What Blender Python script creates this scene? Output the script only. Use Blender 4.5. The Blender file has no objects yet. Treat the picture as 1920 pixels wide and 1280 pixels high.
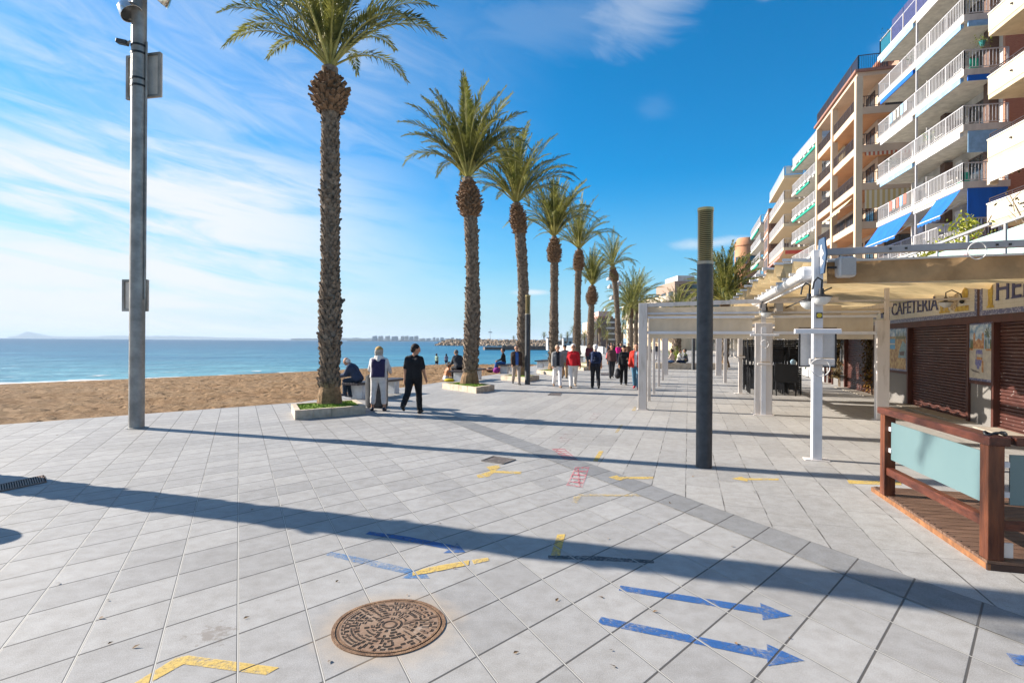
import bpy, bmesh, math, random
import numpy as np
from mathutils import Vector, Matrix
SC = bpy.context.scene
COL = SC.collection
rnd = random.Random(7)
R = math.radians

# ------------------------------------------------------------------ camera
F_PX, CAM_H, ROLL = 1040.0, 1.8, 0.0067
cam_d = bpy.data.cameras.new('camera'); cam = bpy.data.objects.new('camera', cam_d); COL.objects.link(cam)
cam_d.sensor_width = 36.0; cam_d.lens = 36.0 * F_PX / 1920.0
cam_d.clip_start = 0.05; cam_d.clip_end = 80000
cam.matrix_world = Matrix.Translation((0, 0, CAM_H)) @ Matrix.Rotation(R(90), 4, 'X') @ Matrix.Rotation(ROLL, 4, 'Z')
SC.camera = cam
# ------------------------------------------------------------------ exposure, sun, sky
SC.view_settings.view_transform = 'Standard'; SC.view_settings.look = 'None'
SC.view_settings.gamma = 1.0; SC.view_settings.exposure = 1.25
try: SC.view_settings.use_curve_mapping = False
except Exception: pass
SUN_EL = R(28.0); SUN_AZ = math.atan2(-0.955, 0.297)         # measured clockwise from +Y
to_sun = Vector((math.sin(SUN_AZ) * math.cos(SUN_EL), math.cos(SUN_AZ) * math.cos(SUN_EL), math.sin(SUN_EL)))
sun_d = bpy.data.lights.new('sun', 'SUN'); sun_d.energy = 5.0; sun_d.angle = R(0.5); sun_d.color = (1.0, 0.925, 0.82)
sun = bpy.data.objects.new('sun', sun_d); COL.objects.link(sun)
sun.rotation_mode = 'QUATERNION'; sun.rotation_quaternion = to_sun.to_track_quat('Z', 'Y'); sun.location = (-20, 10, 30)

def build_world():
    w = bpy.data.worlds.new('World'); SC.world = w; w.use_nodes = True
    nt = w.node_tree; N = nt.nodes; L = nt.links; N.clear()
    def nd(t, **k):
        n = N.new(t)
        for a, b in k.items(): setattr(n, a, b)
        return n
    def mth(op, a, b=None, c=None, clamp=False):
        n = nd('ShaderNodeMath', operation=op); n.use_clamp = clamp
        for i, x in enumerate((a, b, c)):
            if x is None: continue
            if isinstance(x, (int, float)): n.inputs[i].default_value = x
            else: L.new(x, n.inputs[i])
        return n.outputs[0]
    def ramp(x, a, b, c=0.0, d=1.0):
        n = nd('ShaderNodeMapRange'); n.interpolation_type = 'SMOOTHSTEP'; n.clamp = True
        L.new(x, n.inputs[0])
        for i, q in enumerate((a, b, c, d)): n.inputs[i + 1].default_value = q
        return n.outputs[0]
    sky = nd('ShaderNodeTexSky', sky_type='NISHITA'); sky.sun_disc = False
    sky.sun_elevation = SUN_EL; sky.sun_rotation = SUN_AZ; sky.air_density = 1.0; sky.dust_density = 0.3; sky.ozone_density = 3.0
    hs = nd('ShaderNodeHueSaturation'); hs.inputs['Hue'].default_value = 0.496; hs.inputs['Saturation'].default_value = 1.95; hs.inputs['Value'].default_value = 1.0
    L.new(sky.outputs[0], hs.inputs['Color'])
    tc = nd('ShaderNodeTexCoord'); sp = nd('ShaderNodeSeparateXYZ'); L.new(tc.outputs['Generated'], sp.inputs[0])
    az = mth('ARCTAN2', sp.outputs[0], sp.outputs[1])
    el = mth('ARCSINE', sp.outputs[2])
    def noise(sx, sy, tilt, scale, detail, rough, seed, dist=0.0):
        u = mth('MULTIPLY', az, sx)
        v = mth('MULTIPLY', mth('ADD', el, mth('MULTIPLY', az, tilt)), sy)
        cb = nd('ShaderNodeCombineXYZ'); L.new(u, cb.inputs[0]); L.new(v, cb.inputs[1]); cb.inputs[2].default_value = seed
        n = nd('ShaderNodeTexNoise'); L.new(cb.outputs[0], n.inputs['Vector'])
        n.inputs['Scale'].default_value = scale; n.inputs['Detail'].default_value = detail
        n.inputs['Roughness'].default_value = rough; n.inputs['Distortion'].default_value = dist
        return n.outputs[0]
    n_big = noise(2.2, 9.0, 0.12, 1.0, 3, 0.5, 3.7)
    n_str = noise(5.0, 34.0, 0.16, 1.0, 8, 0.62, 9.1, 0.5)
    n_fib = noise(4.5, 17.0, 0.28, 1.2, 7, 0.60, 1.3, 0.9)
    # main bank, low on the seaward side
    wob = mth('MULTIPLY', mth('SUBTRACT', n_big, 0.5), 0.22)
    el2 = mth('ADD', el, wob); az2 = mth('ADD', az, mth('MULTIPLY', mth('SUBTRACT', n_str, 0.5), 0.35))
    bank = mth('MULTIPLY', ramp(el2, 0.33, 0.24), ramp(az2, 0.03, -0.42))
    body = ramp(mth('ADD', mth('MULTIPLY', n_str, 0.55), mth('MULTIPLY', n_big, 0.45)), 0.33, 0.57)
    edge = ramp(az, -0.02, -0.55, 0.5, 1.0)
    bank = mth('MULTIPLY', mth('MULTIPLY', bank, edge), mth('ADD', mth('MULTIPLY', body, 0.74), 0.26))
    # thin cirrus veil above it
    veil = mth('MULTIPLY', mth('MULTIPLY', ramp(el, 0.10, 0.26), ramp(az, 0.12, -0.50)), ramp(n_fib, 0.28, 0.82, 0.14, 0.60))
    veil = mth('MULTIPLY', veil, ramp(el, 0.62, 0.42, 0.55, 1.0))
    # wisp high to the north and a couple of small ones
    def blob(a0, e0, ra, re, amt, tilt=0.0):
        da = mth('DIVIDE', mth('SUBTRACT', az, a0), ra)
        de = mth('DIVIDE', mth('SUBTRACT', mth('SUBTRACT', el, e0), mth('MULTIPLY', mth('SUBTRACT', az, a0), tilt)), re)
        d = mth('SQRT', mth('ADD', mth('MULTIPLY', da, da), mth('MULTIPLY', de, de)))
        d = mth('ADD', d, mth('MULTIPLY', mth('SUBTRACT', n_fib, 0.5), 1.5))
        return mth('MULTIPLY', ramp(d, 1.0, 0.1), amt)
    bl = [blob(0.24, 0.545, 0.15, 0.085, 0.36, 0.25), blob(0.07, 0.52, 0.30, 0.075, 0.12, 0.1), blob(0.245, 0.385, 0.045, 0.030, 0.06),
          blob(0.35, 0.168, 0.10, 0.014, 0.55, 0.05), blob(0.43, 0.52, 0.03, 0.014, 0.3), blob(0.03, 0.088, 0.05, 0.008, 0.75), blob(0.62, 0.43, 0.06, 0.02, 0.15, 0.2)]
    tot = mth('MAXIMUM', bank, veil)
    for b in bl: tot = mth('MAXIMUM', tot, b)
    # pale haze close to the horizon
    hz = ramp(el, 0.30, 0.0, 0.0, 0.85)
    tot = mth('MAXIMUM', tot, 0.0, clamp=True)
    m0 = nd('ShaderNodeMix', data_type='RGBA'); L.new(hz, m0.inputs[0]); L.new(hs.outputs[0], m0.inputs[6]); m0.inputs[7].default_value = (2.0, 3.6, 4.7, 1)
    m1 = nd('ShaderNodeMix', data_type='RGBA'); L.new(tot, m1.inputs[0]); L.new(m0.outputs[2], m1.inputs[6]); m1.inputs[7].default_value = (4.9, 5.15, 5.4, 1)
    bg = nd('ShaderNodeBackground'); bg.inputs['Strength'].default_value = 0.078
    L.new(m1.outputs[2], bg.inputs['Color'])
    out = nd('ShaderNodeOutputWorld'); L.new(bg.outputs[0], out.inputs[0])
build_world()

# ------------------------------------------------------------------ helpers
def G(px, py, z=0.0):
    """photograph pixel -> point on the horizontal plane at height z"""
    dx, dy = px - 960.0, py - 640.0
    x = dx + dy * ROLL; y = dy - dx * ROLL
    Y = F_PX * (CAM_H - z) / y
    return Vector((x / F_PX * Y, Y, z))
def Zat(px, py, Y):
    return CAM_H - ((py - 640.0) - (px - 960.0) * ROLL) / F_PX * Y
def srgb(r, g, b):
    f = lambda c: (c / 255.0) / 12.92 if c <= 10 else (((c / 255.0) + 0.055) / 1.055) ** 2.4
    return (f(r), f(g), f(b))

class MB:
    """collects shapes in world coordinates and links them as ONE mesh object"""
    def __init__(s): s.v = []; s.f = []
    def add(s, vs, fs):
        o = len(s.v); s.v += [tuple(p) for p in vs]; s.f += [tuple(i + o for i in q) for q in fs]; return s
    def box(s, c, d, rz=0.0, M=None):
        x, y, z = d[0] / 2, d[1] / 2, d[2] / 2
        p = [Vector((a, b, e)) for e in (-z, z) for a, b in ((-x, -y), (x, -y), (x, y), (-x, y))]
        m = M if M is not None else Matrix.Rotation(rz, 3, 'Z')
        c = Vector(c)
        return s.add([m @ q + c for q in p], [(0, 3, 2, 1), (4, 5, 6, 7), (0, 1, 5, 4), (1, 2, 6, 5), (2, 3, 7, 6), (3, 0, 4, 7)])
    def bar(s, p0, p1, w, h, up=(0, 0, 1)):
        p0, p1 = Vector(p0), Vector(p1); d = (p1 - p0); Ln = d.length
        if Ln < 1e-6: return s
        d.normalize(); up = Vector(up)
        if abs(d.dot(up)) > 0.98: up = Vector((1, 0, 0))
        x = d.cross(up).normalized(); z = x.cross(d).normalized()
        M = Matrix((x, d, z)).transposed()
        return s.box((p0 + p1) / 2, (w, Ln, h), M=M)
    def tube(s, pts, rs, n=10, cap=True):
        pts = [Vector(p) for p in pts]
        if isinstance(rs, (int, float)): rs = [rs] * len(pts)
        vs, fs = [], []
        ref = None
        for i, p in enumerate(pts):
            a = pts[max(i - 1, 0)]; b = pts[min(i + 1, len(pts) - 1)]
            d = (b - a).normalized()
            if ref is None: ref = Vector((0, 0, 1)) if abs(d.z) < 0.9 else Vector((1, 0, 0))
            x = d.cross(ref)
            if x.length < 1e-4: x = d.cross(Vector((0, 1, 0)))
            x.normalize(); y = d.cross(x).normalized(); ref = x.cross(d)
            for k in range(n):
                t = 2 * math.pi * k / n
                vs.append(p + (x * math.cos(t) + y * math.sin(t)) * rs[i])
        for i in range(len(pts) - 1):
            for k in range(n):
                k2 = (k + 1) % n
                fs.append((i * n + k, (i + 1) * n + k, (i + 1) * n + k2, i * n + k2))
        if cap:
            fs.append(tuple(range(n))); fs.append(tuple((len(pts) - 1) * n + k for k in reversed(range(n))))
        return s.add(vs, fs)
    def lathe(s, prof, c, n=20, M=None):
        """profile [(radius, z)] about the vertical axis through c"""
        c = Vector(c); vs, fs = [], []
        for r, z in prof:
            for k in range(n):
                t = 2 * math.pi * k / n
                q = Vector((r * math.cos(t), r * math.sin(t), z))
                vs.append((M @ q if M is not None else q) + c)
        for i in range(len(prof) - 1):
            for k in range(n):
                k2 = (k + 1) % n
                fs.append((i * n + k, i * n + k2, (i + 1) * n + k2, (i + 1) * n + k))
        if prof[0][0] > 1e-5: fs.append(tuple(reversed(range(n))))
        if prof[-1][0] > 1e-5: fs.append(tuple((len(prof) - 1) * n + k for k in range(n)))
        return s.add(vs, fs)
    def ball(s, c, r, n=12, m=8, M=None):
        if isinstance(r, (int, float)): r = (r, r, r)
        c = Vector(c); vs, fs = [], []
        for i in range(m + 1):
            a = math.pi * i / m
            for k in range(n):
                t = 2 * math.pi * k / n
                q = Vector((r[0] * math.sin(a) * math.cos(t), r[1] * math.sin(a) * math.sin(t), -r[2] * math.cos(a)))
                vs.append((M @ q if M is not None else q) + c)
        for i in range(m):
            for k in range(n):
                k2 = (k + 1) % n
                fs.append((i * n + k, i * n + k2, (i + 1) * n + k2, (i + 1) * n + k))
        return s.add(vs, fs)
    def prism(s, poly, z0, z1):
        n = len(poly); a = sum(poly[i][0] * poly[(i + 1) % n][1] - poly[(i + 1) % n][0] * poly[i][1] for i in range(n))
        if a < 0: poly = list(reversed(poly))
        vs = [(p[0], p[1], z0) for p in poly] + [(p[0], p[1], z1) for p in poly]
        fs = [tuple(reversed(range(n))), tuple(range(n, 2 * n))] + [(i, (i + 1) % n, n + (i + 1) % n, n + i) for i in range(n)]
        return s.add(vs, fs)
    def sheet(s, poly, z):
        n = len(poly); a = sum(poly[i][0] * poly[(i + 1) % n][1] - poly[(i + 1) % n][0] * poly[i][1] for i in range(n))
        if a < 0: poly = list(reversed(poly))
        return s.add([(p[0], p[1], z) for p in poly], [tuple(range(n))])
    def slab4(s, q, t):
        """four corners (any plane) thickened by t along their normal"""
        q = [Vector(p) for p in q]; nn = (q[1] - q[0]).cross(q[3] - q[0]).normalized() * (t / 2)
        return s.add([p - nn for p in q] + [p + nn for p in q], [(0, 3, 2, 1), (4, 5, 6, 7), (0, 1, 5, 4), (1, 2, 6, 5), (2, 3, 7, 6), (3, 0, 4, 7)])
    def build(s, name, m, parent=None, smooth=False, bevel=0.0, origin=None):
        o0 = Vector(parent.get('_o', (0, 0, 0))) if parent is not None else Vector(origin if origin is not None else (0, 0, 0))
        me = bpy.data.meshes.new(name); me.from_pydata([tuple(Vector(p) - o0) for p in s.v], [], s.f); me.update()
        ob = bpy.data.objects.new(name, me); COL.objects.link(ob)
        if isinstance(m, (list, tuple)):
            for x in m: me.materials.append(x)
        else: me.materials.append(m)
        if smooth:
            me.polygons.foreach_set('use_smooth', [True] * len(me.polygons))
            try: me.set_sharp_from_angle(angle=R(40))
            except Exception: pass
        if parent is not None: ob.parent = parent
        elif origin is not None: ob.location = o0
        ob['_o'] = tuple(o0)
        if bevel > 0:
            b = ob.modifiers.new('bevel', 'BEVEL'); b.width = bevel; b.segments = 2; b.limit_method = 'ANGLE'; b.angle_limit = R(50)
        return ob

def tag(o, label=None, cat=None, group=None, kind=None):
    if label: o['label'] = label
    if cat: o['category'] = cat
    if group: o['group'] = group
    if kind: o['kind'] = kind
    return o
def thing(name, loc, label, cat, group=None):
    o = bpy.data.objects.new(name, None); COL.objects.link(o); o.location = loc; o.empty_display_size = 0.2
    o['_o'] = tuple(loc)
    return tag(o, label, cat, group)
def copy_tree(o, parent=None):
    c = o.copy(); COL.objects.link(c)
    if parent is not None: c.parent = parent
    for ch in [x for x in bpy.data.objects if x.parent == o]: copy_tree(ch, c)
    return c

# ------------------------------------------------------------------ materials
def mat(name, col, rough=0.6, metal=0.0, var=0.12, vscale=6.0, bump=0.0, bscale=60.0, spec=0.4, col2=None, lo=0.35, hi=0.65, stretch=None, transl=0.0, coord='Object', detail=4):
    m = bpy.data.materials.new(name); m.use_nodes = True; nt = m.node_tree; N = nt.nodes; L = nt.links
    p = N['Principled BSDF']; p.inputs['Roughness'].default_value = rough; p.inputs['Metallic'].default_value = metal
    p.inputs['Specular IOR Level'].default_value = spec
    tc = N.new('ShaderNodeTexCoord'); mp = N.new('ShaderNodeMapping'); L.new(tc.outputs[coord], mp.inputs[0])
    if stretch: mp.inputs['Scale'].default_value = stretch
    if var > 0 or col2:
        n = N.new('ShaderNodeTexNoise'); n.inputs['Scale'].default_value = vscale; n.inputs['Detail'].default_value = detail; n.inputs['Roughness'].default_value = 0.6
        L.new(mp.outputs[0], n.inputs['Vector'])
        r = N.new('ShaderNodeMapRange'); r.inputs[1].default_value = lo; r.inputs[2].default_value = hi; L.new(n.outputs[0], r.inputs[0])
        mx = N.new('ShaderNodeMix'); mx.data_type = 'RGBA'; L.new(r.outputs[0], mx.inputs[0])
        a = tuple(c * (1 - var) for c in col); b = col2 if col2 else tuple(min(c * (1 + var), 1) for c in col)
        mx.inputs[6].default_value = (*a, 1); mx.inputs[7].default_value = (*b, 1)
        L.new(mx.outputs[2], p.inputs['Base Color'])
        src = mx.outputs[2]
    else:
        p.inputs['Base Color'].default_value = (*col, 1); src = None
    if bump > 0:
        n2 = N.new('ShaderNodeTexNoise'); n2.inputs['Scale'].default_value = bscale; n2.inputs['Detail'].default_value = 5
        L.new(mp.outputs[0], n2.inputs['Vector'])
        bp = N.new('ShaderNodeBump'); bp.inputs['Strength'].default_value = bump; bp.inputs['Distance'].default_value = 0.02
        L.new(n2.outputs[0], bp.inputs['Height']); L.new(bp.outputs[0], p.inputs['Normal'])
    if transl > 0:
        t = N.new('ShaderNodeBsdfTranslucent'); ms = N.new('ShaderNodeMixShader'); ms.inputs[0].default_value = transl
        if src is not None: L.new(src, t.inputs['Color'])
        else: t.inputs['Color'].default_value = (*col, 1)
        L.new(p.outputs[0], ms.inputs[1]); L.new(t.outputs[0], ms.inputs[2]); L.new(ms.outputs[0], N['Material Output'].inputs[0])
    return m
class NT:
    """tiny node helper for the special materials"""
    def __init__(s, name):
        s.m = bpy.data.materials.new(name); s.m.use_nodes = True; s.N = s.m.node_tree.nodes; s.L = s.m.node_tree.links; s.p = s.N['Principled BSDF']
    def math(s, op, a, b=None, c=None, clamp=False):
        n = s.N.new('ShaderNodeMath'); n.operation = op; n.use_clamp = clamp
        for i, x in enumerate((a, b, c)):
            if x is None: continue
            if isinstance(x, (int, float)): n.inputs[i].default_value = x
            else: s.L.new(x, n.inputs[i])
        return n.outputs[0]
    def ramp(s, x, a, b, c=0.0, d=1.0):
        n = s.N.new('ShaderNodeMapRange'); s.L.new(x, n.inputs[0])
        for i, q in enumerate((a, b, c, d)): n.inputs[i + 1].default_value = q
        return n.outputs[0]
    def noise(s, vec, scale, detail=4, rough=0.6, dist=0.0):
        n = s.N.new('ShaderNodeTexNoise'); s.L.new(vec, n.inputs['Vector'])
        n.inputs['Scale'].default_value = scale; n.inputs['Detail'].default_value = detail; n.inputs['Roughness'].default_value = rough; n.inputs['Distortion'].default_value = dist
        return n.outputs[0]
    def mix(s, f, a, b, blend='MIX'):
        n = s.N.new('ShaderNodeMix'); n.data_type = 'RGBA'; n.blend_type = blend
        if isinstance(f, (int, float)): n.inputs[0].default_value = f
        else: s.L.new(f, n.inputs[0])
        for i, x in ((6, a), (7, b)):
            if isinstance(x, tuple): n.inputs[i].default_value = (*x[:3], 1)
            else: s.L.new(x, n.inputs[i])
        return n.outputs[2]
    def pos(s): return s.N.new('ShaderNodeNewGeometry').outputs['Position']
    def obj(s): return s.N.new('ShaderNodeTexCoord').outputs['Object']
    def dot(s, v, w):
        n = s.N.new('ShaderNodeVectorMath'); n.operation = 'DOT_PRODUCT'; s.L.new(v, n.inputs[0]); n.inputs[1].default_value = w; return n.outputs['Value']
    def comb(s, x, y, z=0.0):
        n = s.N.new('ShaderNodeCombineXYZ')
        for i, q in enumerate((x, y, z)):
            if isinstance(q, (int, float)): n.inputs[i].default_value = q
            else: s.L.new(q, n.inputs[i])
        return n.outputs[0]
    def white(s, v):
        n = s.N.new('ShaderNodeTexWhiteNoise'); n.noise_dimensions = '3D'; s.L.new(v, n.inputs['Vector']); return n.outputs['Value']
    def bump(s, h, strength, dist=0.01):
        n = s.N.new('ShaderNodeBump'); n.inputs['Strength'].default_value = strength; n.inputs['Distance'].default_value = dist
        s.L.new(h, n.inputs['Height']); s.L.new(n.outputs[0], s.p.inputs['Normal'])
    def base(s, c): s.L.new(c, s.p.inputs['Base Color'])

GC = (0.94543, 3.76499); GU = (0.318323, 0.332646); GV = (0.191379, -0.388774)   # left paving grid
_det = GU[0] * GV[1] - GV[0] * GU[1]
GI = (GV[1] / _det, -GV[0] / _det, 0.0); GJ = (-GU[1] / _det, GU[0] / _det, 0.0)
DN = (0.953, -0.303, 0.0); DD = (0.303, 0.953, 0.0)                               # right paving / pergola axes
def grid_pt(i, j): return (GC[0] + i * GU[0] + j * GV[0], GC[1] + i * GU[1] + j * GV[1])

def paving_mat(kind):
    t = NT('granite_' + kind); P = t.pos()
    if kind in ('grid', 'band'):
        i = t.math('SUBTRACT', t.dot(P, GI), GI[0] * GC[0] + GI[1] * GC[1]); j = t.math('SUBTRACT', t.dot(P, GJ), GJ[0] * GC[0] + GJ[1] * GC[1])
        if kind == 'grid':
            i = t.math('ADD', i, t.ramp(i, -9.0, -2.0, -0.38, 0.0))
        wi, wj = 0.022, 0.021
    else:
        i = t.math('DIVIDE', t.math('ADD', t.dot(P, DN), 0.018), 0.4085)
        fi0 = t.math('FLOOR', i)
        off = t.math('MULTIPLY', t.white(t.comb(fi0, 3.0, 1.0)), 3.0)
        j = t.math('ADD', t.math('DIVIDE', t.dot(P, DD), 1.15), off)
        wi, wj = 0.018, 0.005
    fi = t.math('FRACT', t.math('ADD', i, 1000.0)); fj = t.math('FRACT', t.math('ADD', j, 1000.0))
    di = t.math('ABSOLUTE', t.math('SUBTRACT', fi, 0.5)); dj = t.math('ABSOLUTE', t.math('SUBTRACT', fj, 0.5))
    ji = t.ramp(di, 0.5 - wi, 0.5 - wi * 0.55); jj = t.ramp(dj, 0.5 - wj, 0.5 - wj * 0.55)
    cell = t.comb(t.math('FLOOR', i), t.math('FLOOR', j), 0.0)
    w = t.white(cell)
    fine = t.noise(P, 150.0, 4, 0.85); mid = t.noise(P, 7.0, 5, 0.65); big = t.noise(P, 0.55, 3, 0.5); spots = t.noise(P, 11.0, 5, 0.6, 0.4)
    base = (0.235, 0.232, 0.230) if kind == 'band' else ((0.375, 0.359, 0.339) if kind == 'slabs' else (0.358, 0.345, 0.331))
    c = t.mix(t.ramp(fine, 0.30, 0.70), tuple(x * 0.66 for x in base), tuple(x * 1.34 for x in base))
    c = t.mix(t.ramp(w, 0.0, 1.0, 0.0, 1.0), c, t.mix(1.0, c, (0.82, 0.822, 0.83), 'MULTIPLY'))
    c = t.mix(t.ramp(mid, 0.38, 0.72, 0.0, 0.75), c, t.mix(1.0, c, (0.72, 0.70, 0.67), 'MULTIPLY'))
    c = t.mix(t.ramp(big, 0.40, 0.65, 0.0, 0.6), c, t.mix(1.0, c, (0.86, 0.85, 0.83), 'MULTIPLY'))
    c = t.mix(t.ramp(spots, 0.70, 0.78, 0.0, 0.6), c, (0.14, 0.125, 0.11))
    gum = t.N.new('ShaderNodeTexVoronoi'); t.L.new(P, gum.inputs['Vector']); gum.inputs['Scale'].default_value = 1.1
    gr = t.math('MULTIPLY', t.ramp(gum.outputs['Distance'], 0.030, 0.018), t.ramp(spots, 0.45, 0.55)); c = t.mix(t.math('MULTIPLY', gr, 0.55), c, (0.09, 0.085, 0.08))
    jb = t.noise(P, 3.0, 3)
    c = t.mix(jj, c, (0.075, 0.069, 0.064)) if kind != 'slabs' else t.mix(t.math('MULTIPLY', jj, 0.55), c, (0.10, 0.095, 0.09))
    if kind == 'grid':
        c = t.mix(ji, c, (0.11, 0.10, 0.09)); c = t.mix(t.ramp(di, 0.5 - wi * 0.45, 0.5 - wi * 0.25), c, t.mix(t.ramp(t.math('ADD', t.math('MULTIPLY', jb, 2.2), t.math('MULTIPLY', t.dot(P, (-0.5, 0.32, 0)), 0.30)), 2.0, 3.2), (0.46, 0.44, 0.40), (0.09, 0.08, 0.07)))
        # rust bleeding out round the manhole cover
        ce = G(730, 1172); d = t.N.new('ShaderNodeVectorMath'); d.operation = 'DISTANCE'; t.L.new(P, d.inputs[0]); d.inputs[1].default_value = tuple(ce)
        rr = t.math('ADD', d.outputs['Value'], t.math('MULTIPLY', t.math('SUBTRACT', mid, 0.5), 0.35))
        c = t.mix(t.ramp(rr, 0.52, 0.30, 0.0, 0.42), c, (0.38, 0.26, 0.14))
        ce = G(400, 1188); d = t.N.new('ShaderNodeVectorMath'); d.operation = 'DISTANCE'; t.L.new(P, d.inputs[0]); d.inputs[1].default_value = tuple(ce)
        rr = t.math('ADD', d.outputs['Value'], t.math('MULTIPLY', t.math('SUBTRACT', t.noise(P, 16.0, 4), 0.5), 0.55))
        c = t.mix(t.ramp(rr, 0.10, 0.05, 0.0, 0.6), c, (0.17, 0.14, 0.115))
    else:
        c = t.mix(ji, c, (0.085, 0.075, 0.066)); c = t.mix(t.math('MULTIPLY', t.ramp(di, 0.5 - wi * 0.55, 0.5 - wi * 0.3), t.ramp(jb, 0.42, 0.58)), c, (0.42, 0.40, 0.37))
    t.base(c); t.p.inputs['Roughness'].default_value = 0.62; t.p.inputs['Specular IOR Level'].default_value = 0.35
    h = t.math('SUBTRACT', t.math('MULTIPLY', fine, 0.08), t.math('MAXIMUM', ji if kind != 'band' else jj, jj))
    t.bump(h, 0.35, 0.006)
    return t.m

def painted(name, col, worn=0.5):
    """thin worn paint: scuffed through to the slabs and missing over the joints"""
    t = NT(name); P = t.pos()
    n = t.noise(P, 38.0, 7, 0.8); n2 = t.noise(P, 5.0, 4)
    f = t.ramp(t.math('ADD', t.math('MULTIPLY', n, 0.62), t.math('MULTIPLY', n2, 0.38)), worn + 0.06, worn - 0.10)
    i = t.math('SUBTRACT', t.dot(P, GI), GI[0] * GC[0] + GI[1] * GC[1]); j = t.math('SUBTRACT', t.dot(P, GJ), GJ[0] * GC[0] + GJ[1] * GC[1])
    side = t.ramp(i, 4.99, 5.01)
    ii = t.math('FRACT', t.math('ADD', t.math('ADD', i, t.ramp(i, -9.0, -2.0, -0.38, 0.0)), 1000.0)); jj = t.math('FRACT', t.math('ADD', j, 1000.0))
    gi = t.ramp(t.math('ABSOLUTE', t.math('SUBTRACT', ii, 0.5)), 0.478, 0.487); gj = t.ramp(t.math('ABSOLUTE', t.math('SUBTRACT', jj, 0.5)), 0.482, 0.490)
    f = t.math('MULTIPLY', f, t.math('SUBTRACT', 1.0, t.math('MULTIPLY', t.math('MAXIMUM', gi, gj), t.math('SUBTRACT', 1.0, side))))
    c = t.mix(t.ramp(n2, 0.35, 0.65), tuple(0.85 * x for x in col), tuple(min(1, 1.1 * x) for x in col))
    t.base(c); t.p.inputs['Roughness'].default_value = 0.7
    tr = t.N.new('ShaderNodeBsdfTransparent'); ms = t.N.new('ShaderNodeMixShader'); t.L.new(t.math('MULTIPLY', f, 0.93), ms.inputs[0]); t.L.new(tr.outputs[0], ms.inputs[1]); t.L.new(t.p.outputs[0], ms.inputs[2])
    t.L.new(ms.outputs[0], t.N['Material Output'].inputs[0])
    return t.m
# ------------------------------------------------------------------ the setting
EDGE = [(-60, -38), (-25, -2.9), (-10.63, 11.53), (-6.16, 16.04), (-5.47, 17.98), (-5.0, 19.34), (-3.5, 23.2), (-2.8, 25.2), (-0.57, 31.3), (0.35, 36.0), (1.4, 40.5), (3.4, 47), (6.0, 55), (9.5, 65), (13, 78), (13.5, 88), (9.8, 97), (8.3, 112), (10, 130), (20, 160), (30, 200), (42, 290)]
LAND = EDGE + [(60, 900), (600, 900), (600, -200), (-60, -200)]
tag(MB().prism(LAND, -1.6, 0.0).build('paving', paving_mat('grid')), kind='structure')
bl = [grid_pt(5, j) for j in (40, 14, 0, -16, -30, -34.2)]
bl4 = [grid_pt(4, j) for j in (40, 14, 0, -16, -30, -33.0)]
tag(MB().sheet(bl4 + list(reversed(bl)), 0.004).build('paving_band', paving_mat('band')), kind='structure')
right_poly = bl + [(-3.05, 24.0), (-2.4, 25.4), (-0.3, 31.3), (0.65, 36.0), (1.7, 40.5), (3.8, 47), (6.4, 55), (9.9, 65), (13.4, 78), (40, 110), (80, 60), (60, -30), (30, -40)]
tag(MB().sheet(right_poly, 0.004).build('promenade', paving_mat('slabs')), kind='structure')

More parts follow.
